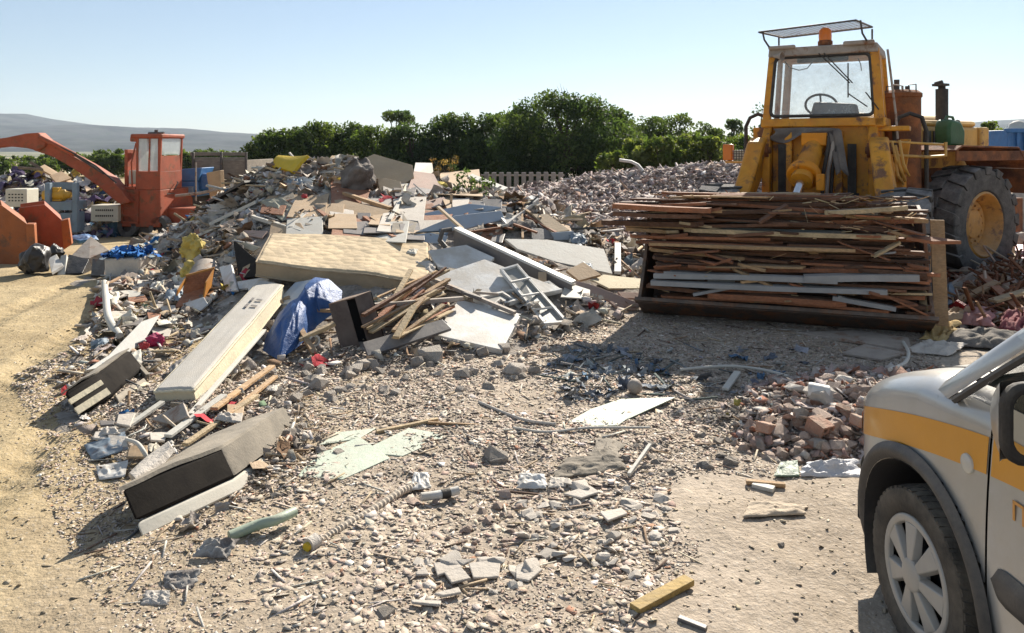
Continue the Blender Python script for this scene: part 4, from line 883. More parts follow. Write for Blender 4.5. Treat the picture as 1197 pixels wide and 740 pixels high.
# wheels
def car_wheel(a, s):
    c = Vector((a, s*.735, .30)); ax = Vector((0, s, 0)); wh = empty('wheel', Cr(c)); wh.parent = VAN; wh.location = WL[wh.name]-WL[VAN.name]; h = .095; r = .302
    t = MB(Cr); t.lathe([(.20, -h), (.26, -h*1.08), (.288, -h), (r-.004, -h*.72), (r-.004, h*.72), (.288, h), (.26, h*1.08), (.215, h*1.02), (.203, h*.92)], c, ax, 60, closed=True)
    u = ax.orthogonal().normalized(); v = ax.cross(u)
    P = lambda g, rad, x: c+(u*cos(g)+v*sin(g))*rad+ax*x
    for k in range(52):
        g = 2*pi*k/52; d = .036
        for x0, x1 in ((.42, .98), (-.98, -.42)):
            sk = .03*(1 if x0 > 0 else -1)
            t.hexa([P(g-d, r-.01, h*x0), P(g+d, r-.01, h*x0), P(g+d+sk, r-.016, h*x1), P(g-d+sk, r-.016, h*x1), P(g-d, r, h*x0), P(g+d, r, h*x0), P(g+d+sk, r-.006, h*x1), P(g-d+sk, r-.006, h*x1)])
    for x0, x1 in ((-.34, -.05), (.05, .34)): t.lathe([(r-.006, h*x0), (r, h*x0), (r, h*x1), (r-.006, h*x1)], c, ax, 60)
    obj('tyre', t, M_ctyre, wh)
    t = MB(Cr); t.lathe([(.204, h*.55), (.09, h*.4), (.001, h*.4)], c, ax, 40); t.lathe([(.2, h*.5), (.2, -h)], c, ax, 30); obj('rim', t, M_dark, wh)
    t = MB(Cr); t.lathe([(.206, h*.86), (.203, h*1.0), (.190, h*1.04), (.176, h*.98), (.172, h*.8)], c, ax, 56); t.lathe([(.06, h*.7), (.058, h*1.12), (.045, h*1.2), (.001, h*1.22)], c, ax, 32)
    for k in range(7):
        g = 2*pi*k/7+.25
        for sg in (-1, 1):
            pass
        w0, w1 = .52, .27
        t.hexa([P(g-w0*.9, .05, h*.78), P(g+w0*.9, .05, h*.78), P(g+w1, .178, h*.72), P(g-w1, .178, h*.72), P(g-w0*.55, .052, h*1.14), P(g+w0*.55, .052, h*1.14), P(g+w1*.78, .18, h*.98), P(g-w1*.78, .18, h*.98)])
    obj('hubcap', t, M_cap, wh, bevel=.004, smooth=50)
    return wh
w0 = car_wheel(0, 1); car_wheel(0, -1); car_wheel(-2.6, 1); car_wheel(-2.6, -1)
# ================================================================ orange excavator, skips and clutter at the back left
M_oran = mat('faded_orange_paint', (.34, .07, .028), .65, .3, 2.5, .1, 40, dust=.2, rust=.32, scratch=.2, dcol=(.45, .3, .22))
M_oran2 = mat('bright_orange_paint', (.34, .095, .022), .6, .22, 3, .12, 40, dust=.2, rust=.3, scratch=.35, dcol=(.4, .25, .17))
M_pane = glass('dusty_pane', (.62, .68, .68), .55, .15, .25)
M_blue = mat('blue_paint', (.02, .13, .33), .55, .2, 4, .1, 40, dust=.25)
M_lblue = mat('blue_grey_paint', (.13, .20, .27), .6, .2, 4, .1, 40, dust=.3, rust=.15)
M_white = mat('white_laminate', (.64, .64, .62), .5, .12, 3, .08, 30, dust=.4, scratch=.3, col2=(.50, .47, .42), mixs=4)
M_off = mat('off_white_board', (.55, .53, .47), .7, .1, 3, .1, 30, dust=.35)
M_bagw = mat('white_woven_bag', (.55, .50, .44), .9, .15, 5, .4, 24, dust=.3)
M_plas = mat('black_plastic', (.018, .018, .02), .4, .2, 5, .25, 18, dust=.12)
M_tanb = mat('tan_board', (.42, .29, .17), .85, .15, 4, .15, 30, dust=.25)
M_brd = mat('grey_brown_planks', (.22, .19, .15), .9, .25, 4, .25, 30, pattern='grain', dust=.3)
EX = empty('excavator', at(170, 273, 18.0), 'old faded orange excavator with a tall square cab and folded boom', 'excavator')
C = at(187, 272, 17.6); lx = Vector((-.985, .17, 0)); ry = Vector((.17, .985, 0)); 
def Xr(p): return C+lx*p[0]+ry*p[1]+UP*p[2]       # p = (to the left, to the back, up)
def X_(): return MB(Xr)
b = X_(); b.par((.0, 0, .12), (.98, 0, 0), (0, 1.3, 0), (0, 0, .86)); obj('engine_housing', b, M_oran, EX, bevel=.02)
b = X_(); b.par((.52, -.035, .2), (.44, 0, 0), (0, .03, 0), (0, 0, .05))
ladder = [b]; b.par((.93, -.035, .2), (.04, 0, 0), (0, .03, 0), (0, 0, .74)); b.par((.52, -.035, .2), (.04, 0, 0), (0, .03, 0), (0, 0, .74))
for k in range(1, 5): b.par((.52, -.035, .2+.16*k), (.44, 0, 0), (0, .03, 0), (0, 0, .035))
obj('step_panel', b, M_oran, EX)
# cab shell: posts, lower panel, roof
b = X_(); b.par((0, 0, .98), (.62, 0, 0), (0, .85, 0), (0, 0, .42)); obj('cab_lower', b, M_oran, EX, bevel=.012)
for q in ((0, 0), (.55, 0), (.0, .8), (.55, .8), (.27, 0)):
    b = X_(); b.par((q[0], q[1], 1.38), (.06 if q[0] != .27 else .04, 0, 0), (0, .05, 0), (-.03 if q[0] < .5 else 0, 0, .80)); obj('cab_post', b, M_oran, EX, bevel=.008)
b = X_(); b.par((-.06, -.03, 2.16), (.80, 0, 0), (0, .92, 0), (0, 0, .1)); b.par((.6, -.02, 2.08), (.16, 0, 0), (0, .9, 0), (0, 0, .12)); obj('cab_roof', b, M_oran, EX, bevel=.03)
b = X_(); b.par((.0, -.004, 1.4), (0, .8, 0), (0.002, 0, 0), (-.0, 0, .36)); obj('cab_side', b, M_oran, EX)
for q in ([(.31, .01, 1.41), (.56, .01, 1.41), (.54, .01, 2.15), (.33, .01, 2.15)], [(.06, .01, 1.41), (.26, .01, 1.41), (.26, .01, 2.15), (.06, .01, 2.15)], [(-.0, .06, 1.78), (-.0, .78, 1.78), (-.02, .78, 2.15), (-.02, .06, 2.15)], [(.6, .06, 1.41), (.6, .78, 1.41), (.58, .78, 2.15), (.58, .06, 2.15)]):
    b = X_(); n = b.pts(q); b.face(range(n, n+4)); obj('cab_window', b, M_pane, EX, smooth=0)
b = X_(); b.tube([(.3, .3, 2.25), (.3, .3, 2.36)], .04, 8); b.tube([(.1, .3, 2.28), (.5, .3, 2.28)], .03, 6); obj('roof_lamp', b, M_steel, EX)
b = X_(); b.par((-.01, .25, .86), (.0, .28, 0), (-.012, 0, 0), (0, 0, .02)); b.tube([(-.03, .5, .95), (-.05, .5, 1.0), (-.05, .62, 1.12), (-.02, .62, 1.14)], .015, 6); obj('door_handle', b, M_steel, EX)
b = X_(); b.par((.64, 0, .98), (.36, 0, 0), (0, .3, 0), (0, 0, .06)); b.par((.9, .1, 1.0), (.08, 0, 0), (0, .5, 0), (0, 0, .9)); b.tube([(.72, .02, 1.04), (.74, .02, 1.6), (.62, .02, 2.05)], .02, 6); obj('boom_foot', b, M_oran, EX, bevel=.01)
b = X_(); b.par((.66, .08, 1.1), (.2, 0, 0), (0, .25, 0), (0, 0, .32)); obj('tool_box', b, M_cream, EX, bevel=.02)
b = X_(); b.par((-1.0, .3, .16), (1.1, 0, 0), (0, 1.0, 0), (0, 0, .38)); obj('counterweight', b, M_oran, EX, bevel=.03)
b = X_(); b.par((-.1, .1, -.02), (1.1, 0, 0), (0, 1.2, 0), (0, 0, .16)); obj('chassis', b, M_steel, EX)
for lx_, yy in ((.05, .1), (.85, .1), (.05, 1.2), (.85, 1.2)):
    b = X_(); b.lathe([(.12, -.1), (.24, -.1), (.27, -.06), (.27, .06), (.24, .1), (.12, .1), (.1, .05), (.001, .05)], (lx_, yy, .12), (0, 1, 0), 22); obj('wheel', b, M_tyre, EX)
def beam(name, poly, d, th, m, parent, bevel=.02):
    b = MB(); b.prism([at(px, py, d) for px, py in poly], (0.0, th, 0)); return obj(name, b, m, parent, bevel=bevel)
beam('boom', [(152,236),(142,240),(131,232),(115,218),(87,198),(61,183),(40,176),(32,169),(38,160),(52,164),(80,180),(106,194),(128,208),(142,223)], 17.5, .38, M_oran, EX)
beam('arm', [(52,172),(44,176),(30,173),(8,171),(-30,176),(-90,200),(-94,190),(-34,166),(6,161),(30,156),(44,155),(54,164)], 17.44, .30, M_oran, EX)
beam('grab', [(-94,188),(-84,205),(-78,235),(-92,262),(-112,240),(-108,200)], 17.4, .4, M_rust, EX)
b = MB(); b.tube([at(46, 160, 17.42), at(88, 181, 17.42)], .05, 10); obj('boom_cylinder', b, M_oran, EX); b = MB(); b.tube([at(86, 180, 17.42), at(122, 203, 17.42)], .03, 10); obj('cylinder_rod', b, M_steel, EX)
b = MB(); b.tube([at(57, 166, 17.4), at(84, 178, 17.38), at(112, 194, 17.38), at(136, 214, 17.4)], .018, 6); obj('hose', b, M_black, EX)
# two orange loader scoops on the ground
def scoop(name, pts, d, depth, label, m):
    """pts: photo outline of the near cheek"""
    root = empty(name, at(sum(p[0] for p in pts)/len(pts), max(p[1] for p in pts), d), label, 'scoop', 'orange scoops on the ground by the excavator')
    P = [at(px, py, d) for px, py in pts]; dv = Vector(depth); t = .05
    b = MB(); b.prism(P, dv.normalized()*t); obj('cheek', b, m, root, bevel=.01)
    b = MB(); b.prism([p+dv for p in P], dv.normalized()*t); obj('cheek', b, m, root, bevel=.01)
    cen = sum(P, Vector())/len(P); b = MB()
    for i in range(1, len(P)-1):
        a, c = P[i], P[i+1]; i1, i2 = a+(cen-a)*.06, c+(cen-c)*.06
        b.hexa([a+dv*.02, c+dv*.02, i2+dv*.02, i1+dv*.02, a+dv, c+dv, i2+dv, i1+dv])
    obj('shell', b, m, root, bevel=.005); return root
scoop('scoop', [(-30,240),(2,240),(32,262),(40,300),(30,312),(-10,316),(-40,300)], 11.9, (-.62, .9, .02), 'bright orange steel scoop at the left edge of the yard', M_oran2)
scoop('scoop', [(22,243),(52,239),(72,257),(82,287),(72,294),(40,296),(22,280)], 13.0, (-.55, .9, .0), 'darker orange steel scoop lying right behind the other scoop', M_oran)
for (q, d, lab) in (([(30,262),(40,262),(42,300),(36,308),(31,285)], 11.85, 0), ([(71,258),(80,256),(84,286),(74,292)], 12.95, 0)):
    b = MB(); b.prism([at(x, y, d) for x, y in q], (-.12, .25, 0)); obj('cutting_edge', b, M_oran2, bpy.data.objects['scoop' if d < 12 else 'scoop.001'], bevel=.01)
# stillage with a yellow motor
ST = empty('steel_rack', at(74, 271, 16.5), 'blue grey steel rack with two bays beside the excavator boom', 'rack')
def bx(root, name, m, x0, x1, y0, y1, d, dep, bevel=.01, **kw):
    a = at(x0, y1, d); c = at(x1, y0, d); b = MB(); b.par(a, (c.x-a.x, 0, 0), (0, dep, 0), (0, 0, c.z-a.z)); return obj(name, b, m, root, bevel=bevel, **kw)
for x in (52, 84): bx(ST, 'post', M_lblue, x, x+6, 214, 272, 16.5, .1); bx(ST, 'post', M_lblue, x, x+6, 214, 271, 17.1, .1)
bx(ST, 'shelf_panel', M_lblue, 58, 84, 236, 246, 16.52, .6); bx(ST, 'shelf_panel', M_lblue, 68, 84, 249, 272, 16.53, .5); bx(ST, 'back_panel', M_lblue, 54, 88, 213, 222, 17.05, .04)
MO = empty('motor', at(72, 234, 16.6), 'yellow electric motor lying in the upper bay of the blue grey rack', 'motor'); c = at(66, 228, 16.7)
b = MB(); b.lathe([(.001, -.26), (.1, -.26), (.12, -.2), (.12, .18), (.09, .2), (.06, .3), (.001, .3)], c, (1, .1, 0), 20); M_moty = mat('yellow_motor_paint', (.55, .30, .02), .5, .15, 4, .1, dust=.2); obj('casing', b, M_moty, MO)
b = MB(); b.box(c+Vector((0, -.02, .12)), (.18, .16, .1)); obj("terminal_box", b, M_moty, MO, bevel=.01); b = MB(); b.box(c+Vector((0, 0, -.11)), (.3, .2, .04)); obj("foot_plate", b, M_moty, MO, bevel=.01)
def crate(label, x0, x1, y0, y1, d, dep, m, rows, cols_, cat='crate', name='crate'):
    root = empty(name, at((x0+x1)/2, y1, d), label, cat); bx(root, 'shell', m, x0, x1, y0, y1, d, dep, .015)
    a = at(x0, y1, d); c = at(x1, y0, d); b = MB(); W_, H_ = c.x-a.x, c.z-a.z
    for i in range(cols_):
        for j in range(rows): b.box((a.x+W_*(.2+.6*i/max(1, cols_-1)), d-.003, a.z+H_*(.35+.35*j/max(1, rows-1))), (W_*.35/cols_, .01, H_*.2/rows))
    obj('slots', b, M_dark, root); return root
crate('cream plastic crate with square holes above the orange scoops', 6, 31, 221, 242, 15.5, .4, M_cream, 3, 5)
crate('cream slotted cabinet on the ground under the excavator boom', 106, 138, 240, 259, 17.6, .5, M_cream, 2, 9, 'cabinet', 'slotted_cabinet')
# trailer box behind, rail, blue scrap
TR = empty('trailer', at(262, 236, 20), 'grey brown trailer with a dark lower side behind the debris heap', 'trailer')
bx(TR, 'side_panel', M_brd, 224, 288, 187, 210, 20, .05); bx(TR, 'lower_panel', M_steel, 226, 287, 210.5, 228, 20.03, .05); bx(TR, 'end_panel', M_brd, 286, 289, 187, 226, 20.06, 2.2); bx(TR, 'bed', M_steel, 224, 289, 226, 230, 20.1, 2.2)
for x in (224, 257, 286): bx(TR, 'post', M_steel, x, x+2.5, 178, 228, 19.95, .06)
bx(TR, 'top_rail', M_brd, 222, 288, 178, 182, 20.2, .08); bx(TR, 'rear_panel', M_brd, 224, 288, 184, 206, 22.2, .06)
for x in (236, 276): b = MB(); c = at(x, 234, 20.3); b.lathe([(.001, -.12), (.2, -.12), (.3, -.1), (.3, .1), (.2, .12), (.001, .12)], c, (0, 1, 0), 22); obj('wheel', b, M_tyre, TR)
BL = empty('machine', at(218, 230, 18.6), 'dark blue scrap machine with a pale control box right of the excavator cab', 'machine')
bx(BL, 'body', M_blue, 208, 231, 212, 230, 18.8, .9, .03); b = MB(); b.prism([at(209, 212, 18.8), at(231, 212, 18.8), at(236, 196, 18.8), at(206, 198, 18.8)], (0, .8, 0)); obj('hopper', b, M_blue, BL, bevel=.02); bx(BL, 'control_box', M_lblue, 212, 225, 218, 228, 18.7, .1)
bx(None, 'drum', M_blue, 232, 246, 203, 224, 18.9, .35, .08, label='blue drum standing between the blue machine and the tan panel', cat='drum')
b = MB(); b.prism([at(241, 202, 18.2), at(257, 199, 18.2), at(259, 234, 18.2), at(246, 236, 18.2)], (.05, .12, 0)); obj('panel', b, M_tanb, None, 'weathered tan panel leaning upright in front of the trailer', 'panel', bevel=.01)
b = MB(); b.tube([at(205, 229, 18.0), at(232, 226, 18.0), at(262, 220, 18.0), at(290, 214, 18.0)], .035, 8); b.tube([at(229, 235, 18.0), at(229, 190, 18.0)], .02, 6); RL = obj('rail', b, M_grey, None, 'pale metal rail standing in front of the blue machine and trailer', 'rail')
# rubbish heap behind the scoops
s_ = Scatter(); n = 2600
px = rng.uniform(-70, 132, n); d = rng.uniform(17.5, 23, n); top = 200+12*np.abs((px-40)/90)+rng.normal(0, 3, n)
zt = CH-(top-HY)*20.5/F; frac = rng.uniform(0, 1, n); hgt = (zt+.35)*np.clip(1-np.abs(d-20.5)/3.2, .05, 1)
P = np.stack([(px-CX)*d/F, d, -.33+hgt*rng.uniform(.55, 1, n)], 1)
pal = [(4, (.55, .52, .48)), (3, (.34, .30, .27)), (2.5, (.13, .10, .17)), (2, (.42, .34, .24)), (1, (.08, .07, .08)), (.5, (.1, .2, .3)), (.4, (.5, .35, .1))]
sz = rng.uniform(.12, .5, n); s_.add('crumple', P, np.stack([sz, sz*rng.uniform(.5, 1, n), sz], 1), rotmats(rng.uniform(0, 6.3, n), rng.normal(0, .5, n), rng.normal(0, .6, n)), pick(pal, n))
s_.build('rubbish_heap', M_attr, 'heap of white and purple bags and scrap behind the orange scoops', 'rubbish heap')
def board4(name, pts, th, m, label, cat, group=None, bevel=.006, parent=None):
    P = [at(*p) for p in pts]; nrm = (P[1]-P[0]).cross(P[-1]-P[0]).normalized()
    if nrm.dot(Vector((0, -1, .3))) < 0: nrm = -nrm
    b = MB(); b.prism(P, -nrm*th); return obj(name, b, m, parent, label, cat, group, bevel=bevel, smooth=0)
board4('sheet', [(44,196,19),(52,192,19.3),(86,212,18.9),(82,216,18.6)], .05, M_tanb, 'pale yellowish sheet under the excavator boom, on the rubbish heap', 'sheet')
board4('sheet', [(58,205,18.6),(72,200,18.9),(84,208,18.8),(66,214,18.4)], .04, M_tanb, 'small tan sheet below the longer one on the rubbish heap', 'sheet')
b = MB(); b.tube([at(22, 196, 18.8), at(50, 198, 18.8), at(36, 190, 19)], .04, 6); obj('plank', b, M_brd, None, 'thin weathered plank on top of the rubbish heap at the left', 'board')
# clutter in front of the excavator
def lump(name, px, py, d, w_, h_, m, label, cat, seed=0, dep=None, rough=.18, group=None):
    """crumpled soft or broken mass standing on the ground"""
    r = np.random.default_rng(seed+100); V, T = rock_tpl(seed+300, 1., 26); me = MB(); base = at(px, py, d); k = w_*d/F; hh = h_*d/F; dp = dep or k*.8
    me.v = [tuple(base+Vector((v[0]*k, v[1]*dp, (v[2]+.42)*hh))) for v in V]; me.f = [tuple(t) for t in T]; me.mi = [0]*len(T)
    o = obj(name, me, m, None, label, cat, group, smooth=30)
    s1 = o.modifiers.new('s', 'SUBSURF'); s1.levels = s1.render_levels = 3; s1.subdivision_type = 'SIMPLE'
    tx = bpy.data.textures.new('crease', 'CLOUDS'); tx.noise_scale = max(k, hh)*.28; dm = o.modifiers.new('d', 'DISPLACE'); dm.texture = tx; dm.strength = max(k, hh)*rough; dm.texture_coords = 'GLOBAL'; return o
lump('plastic_bag', 42, 321, 10.9, 44, 40, M_plas, 'black plastic bag lying on the sand in front of the orange scoops', 'bag', 1)
lump('plastic_bag', 66, 304, 11.5, 26, 20, M_plas, 'small black bag between the two orange scoops and the grey slab', 'bag', 2)
board4('slab', [(82,300,11.6),(106,276,12.2),(127,292,11.8),(104,302,11.5)], .12, M_grey, 'grey broken slab leaning in front of the excavator', 'slab')
board4('panel', [(67,321,10.9),(71,299,11.2),(78,297,11.2),(76,321,10.9)], .1, M_off, 'pale upright board end next to the black box at the left', 'panel')
board4('box', [(77,320,10.9),(80,297,11.3),(104,303,11.2),(96,319,10.9)], .4, M_plas, 'black box with an open end lying left of the white bulk bag', 'box')
board4('panel', [(56,302,11.2),(66,297,11.3),(74,310,11),(60,318,10.8)], .05, M_white, 'small white panel next to the black plastic bag', 'panel')
board4('panel', [(104,297,11.8),(122,290,12.1),(138,296,11.9),(118,304,11.6)], .04, M_lblue, 'blue grey panel lying behind the white bulk bag', 'panel')
board4('box', [(106,322,10.7),(108,302,11.0),(124,304,10.9),(122,322,10.7)], .3, M_steel, 'dark box directly left of the white bulk bag', 'box')
lump('scrap', 96, 284, 13.5, 34, 12, M_blue, 'dark blue tarpaulin bundle under the orange scoop', 'tarpaulin', 4)
lump('scrap', 160, 292, 13.0, 22, 16, M_brd, 'brown bundle of scrap under the front of the excavator', 'scrap bundle', 5); lump('scrap', 176, 288, 13.4, 26, 18, M_grey, 'grey bundle of scrap under the excavator cab', 'scrap bundle', 6)
BB = empty('bulk_bag', at(143, 327, 10.5), 'white woven bulk bag filled with blue scraps standing on the sand', 'bulk bag')
a = at(122, 328, 10.5); b = MB(); b.hexa([a, a+Vector((.46, 0, 0)), a+Vector((.5, .42, 0)), a+Vector((.03, .42, 0)), a+Vector((.0, -.02, .3)), a+Vector((.5, -.03, .31)), a+Vector((.54, .44, .36)), a+Vector((.0, .44, .34))]); o = obj('bag', b, M_bagw, BB, sub=0, bevel=.03)
s_ = Scatter(); n = 90; P = np.array(a)+np.stack([rng.uniform(.02, .5, n), rng.uniform(.0, .42, n), rng.uniform(.3, .38, n)], 1); s_.add('crumple', P, np.full((n, 3), .14), rotmats(rng.uniform(0, 6, n), rng.normal(0, .4, n), rng.normal(0, .4, n)), pick([(3, (.04, .16, .42)), (1, (.4, .45, .5)), (1, (.02, .07, .2))], n))
s_.build('filling', M_attr, kind='stuff', parent=BB)
# right side: blue container, concrete fence, pale heap
CT = empty('container', at(1200, 202, 19), 'blue ribbed steel container at the right edge behind the loader', 'container'); bx(CT, 'wall', M_blue, 1178, 1300, 152, 203, 19, 2.2, .03)
for k in range(9): bx(CT, 'rib', M_blue, 1180+k*9, 1184+k*9, 155, 202, 18.94, .07, .01)
bx(CT, 'rim', M_blue, 1176, 1302, 150, 155, 18.92, .1); b = MB(); b.lathe([(.22, 0), (.2, .1), (.1, .18), (.001, .2)], at(1190, 150, 19.6), (0, 0, 1), 16); obj('lid', b, M_off, CT)
lump('rubble_mound', 1196, 262, 14.5, 40, 50, mat('pale_rubble', (.42, .38, .33), .95, .25, 8, .4, 20), 'pale mound of plaster behind the rear wheel of the loader', 'mound', 8, rough=.3)
lump('rubble_mound', 1196, 300, 12.5, 34, 30, MATS['pale_rubble'], 'low pale mound of plaster right of the rear wheel of the loader', 'mound', 9, rough=.3)
FN = empty('fence', at(605, 214, 20.4), 'low weathered concrete fence of narrow upright staves behind the rubble heap', 'fence')
M_conc = mat('weathered_concrete', (.30, .27, .23), .95, .2, 5, .3, 40, dust=.1)
for k in range(11):
    x = 566+k*8.7; y = 201.5+rng.uniform(-.4, .4); bx(FN, 'stave', M_conc, x, x+5.4, y, 226, 20.4+.01*(k % 2), .1, .015)
bx(FN, 'rail', M_conc, 562, 660, 204, 206, 20.55, .06)
b = MB(); b.tube([at(724, 187, 17.4), at(738, 189, 17.4), at(746, 193, 17.3), at(752, 200, 17.2)], .035, 8); obj('pipe', b, M_white, None, 'bent white pipe sticking out of the crushed rubble heap', 'pipe')
board4('plank', [(546,206,14),(552,203,14.2),(594,219,13.6),(588,222,13.4)], .05, M_off, 'pale beam lying at the left foot of the concrete fence', 'board')
# ================================================================ single pieces of debris on the heaps
MATS['white_laminate'].node_tree.nodes['Principled BSDF'].inputs['Roughness'].default_value = .55
M_quilt = mat('quilted_beige_fabric', (.60, .46, .28), .9, .14, 2.2, .16, 26, pattern='quilt', dust=.2, col2=(.47, .36, .22), mixs=2.5)
M_mside = mat('beige_mattress_border', (.38, .29, .19), .9, .15, 4, .2, 26, dust=.1)
M_mgrey = mat('grey_mattress_fabric', (.48, .45, .40), .9, .1, 3, .12, 30, pattern='weave', dust=.25)
M_mcream = mat('cream_mattress_border', (.62, .54, .38), .9, .1, 3, .2, 30, dust=.15)
M_sofa = mat('grey_dusty_fabric', (.19, .168, .135), .95, .2, 3, .12, 60, dust=.45)
M_sofak = mat('black_fabric', (.013, .011, .010), .95, .3, 4, .06, 80, dust=.04, spec=.1)
M_sofaw = mat('pale_fabric_band', (.60, .56, .47), .9, .1, 4, .06, 80, dust=.2)
M_foam = mat('yellow_foam', (.52, .40, .10), .95, .15, 4, .3, 22, dust=.25)
M_foamy = mat('bright_yellow_foam', (.62, .42, .02), .9, .12, 4, .2, 22, dust=.15)
M_tarp = mat('blue_tarpaulin', (.006, .075, .26), .5, .25, 5, .25, 30, dust=.12, spec=.4)
M_brown = mat('dark_brown_laminate', (.055, .032, .024), .45, .15, 4, .05, 30, dust=.25, scratch=.2)
M_brownt = mat('brown_edge', (.16, .10, .07), .8, .2, 4, .1, dust=.3)
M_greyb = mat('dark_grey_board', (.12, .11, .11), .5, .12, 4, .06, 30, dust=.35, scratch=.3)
M_lbl = mat('pale_blue_laminate', (.34, .41, .48), .5, .1, 3, .06, 30, dust=.3, scratch=.3)
M_pink = mat('pinkish_board', (.40, .27, .22), .85, .12, 4, .12, 30, dust=.3)
M_beige = mat('beige_board', (.50, .37, .23), .85, .12, 3, .12, 30, dust=.25)
M_glassg = mat('pale_green_sheet', (.44, .52, .41), .6, .12, 5, .15, 20, dust=.4, spec=.5)
M_wtile = mat('pale_plaster', (.52, .47, .41), .9, .12, 6, .2, 40, dust=.3, rnd=.15)
M_chunk = mat('grey_concrete', (.50, .445, .39), .95, .22, 8, .5, 30, dust=.5, rnd=.25)
M_brick = mat('red_brick', (.40, .20, .135), .95, .25, 8, .5, 30, dust=.7, rnd=.2)
M_pinkc = mat('pinkish_chunk', (.52, .38, .31), .95, .2, 8, .4, 30, dust=.45, rnd=.2)
M_mesh = mat('dark_screen', (.05, .05, .05), .7, .2, 8, .1, 80, dust=.3)
M_gpane = mat('grey_pane', (.20, .21, .20), .4, .15, 4, .05, dust=.4)
M_grnp = mat('pale_green_plastic', (.30, .40, .30), .5, .12, 5, .06, dust=.4)
M_red = mat('red_plastic', (.45, .02, .03), .5, .2, 5, .2, dust=.15)
M_mag = mat('magenta_fabric', (.45, .03, .12), .8, .25, 5, .4, dust=.15)
def dslab(name, pts, th, m, label, cat, group=None, bevel=.004, parent=None, mesh_m=None, bow=0.):
    P = [hit(*p) for p in pts]; nrm = Vector()
    for i in range(len(P)): nrm += (P[i]-P[0]).cross(P[(i+1) % len(P)]-P[0])
    nrm.normalize()
    if nrm.dot(Vector((0, -.7, 1))) < 0: nrm = -nrm
    if len(P) > 3 and not bow:      # rigid boards are flat
        cen = sum(P, Vector())/len(P); eye = Vector((0, 0, CH)); Q = []
        for p in P:
            d_ = p-eye; k = nrm.dot(cen-eye)/nrm.dot(d_) if abs(nrm.dot(d_)) > .12*d_.length else 1
            Q.append(eye+d_*k if .9 < k < 1.1 else p-nrm*nrm.dot(p-cen))
        P = Q
    b = MB()
    if bow and len(P) == 4:
        b.sheet(lambda s, t: (P[0]*(1-s)+P[1]*s)*(1-t)+(P[3]*(1-s)+P[2]*s)*t+nrm*(bow*(sin(pi*s)*.7+.5*sin(2.3*s+4*t))), 14, 8, -nrm*th)
    else: b.prism(P, -nrm*th)
    return obj(name, b, m, parent, label, cat, group, bevel=bevel, smooth=35 if bow else 0)
def bar(name, p, q, w_, t_, m, label, cat, group=None, parent=None, o=(0, 0)):
    a = hit(p[0], p[1], p[2] if len(p) > 2 else .05); c = hit(q[0], q[1], q[2] if len(q) > 2 else .05); d = (c-a); L = d.length; d.normalize()
    s_ = d.cross(Vector((0, 0, 1))).normalized(); u = s_.cross(d)
    b = MB(); b.par(a-s_*w_/2-u*t_/2, d*L, s_*w_, u*t_); return obj(name, b, m, parent, label, cat, group, bevel=.003, smooth=0)
def pipe(name, pts, r, m, label, cat, group=None, n=10, parent=None):
    P = [hit(*p) for p in pts]; Q = []
    for i in range(len(P)-1):
        p0, p1, p2, p3 = P[max(i-1, 0)], P[i], P[i+1], P[min(i+2, len(P)-1)]
        for k in range(6): t = k/6; Q.append(.5*((2*p1)+(p2-p0)*t+(2*p0-5*p1+4*p2-p3)*t*t+(3*p1-p0-3*p2+p3)*t**3))
    Q.append(P[-1]); b = MB(); b.tube(Q, r, n); return obj(name, b, m, parent, label, cat, group, smooth=60)
def drape(name, pts, m, label, cat, folds=.05, seed=0, n=26, freq=6, group=None, lift=.02, th=.006, tatter=.0):
    """cloth or foil lying over the debris, four photo corners"""
    P = [hit(p[0], p[1], p[2] if len(p) > 2 else lift) for p in pts]; L = max((P[1]-P[0]).length, (P[3]-P[0]).length); folds *= min(1, L/.45)
    def fn(s, t):
        p = (P[0]*(1-s)+P[1]*s)*(1-t)+(P[3]*(1-s)+P[2]*s)*t
        w1 = float(fbm(s*freq*.55+t*1.3+seed*7.3, t*freq*.35-s+seed*3.1, seed, 2)); w2 = float(fbm(s*freq*1.2+5, t*freq*1.2+seed, seed+9, 2)); e = float(vnoise(s*9+seed, t*9, seed+4))-.5
        ins = tatter*L*e
        return p+Vector((ins+.25*folds*w2, ins*.8*w1, folds*.42*(1.0-abs(w1)*3.4+.5*w2)*min(1, 5*min(s, 1-s, t, 1-t)+.12)))
    b = MB(); b.sheet(fn, n, n, (0, 0, -th)); return obj(name, b, m, None, label, cat, group, smooth=75)
def blob(name, px, py, wpx, hpx, m, label, cat, seed=0, rough=.22, off=0., dep=None, group=None):
    p = hit(px, py+hpx*.5, off); d = p.y; k = wpx*d/F; hh = hpx*d/F*1.15; V, T = rock_tpl(seed+700, 1., 28); me = MB(); dp = dep or k*.8
    me.v = [tuple(p+Vector((v[0]*k, v[1]*dp, (v[2]+.40)*hh))) for v in V]; me.f = [tuple(t) for t in T]; me.mi = [0]*len(T)
    o = obj(name, me, m, None, label, cat, group, smooth=60)
    s1 = o.modifiers.new('s', 'SUBSURF'); s1.levels = s1.render_levels = 3; s1.subdivision_type = 'SIMPLE'
    tx = bpy.data.textures.new('crease', 'CLOUDS'); tx.noise_scale = max(k, hh)*.25; dm = o.modifiers.new('d', 'DISPLACE'); dm.texture = tx; dm.strength = max(k, hh)*rough; dm.texture_coords = 'GLOBAL'; return o
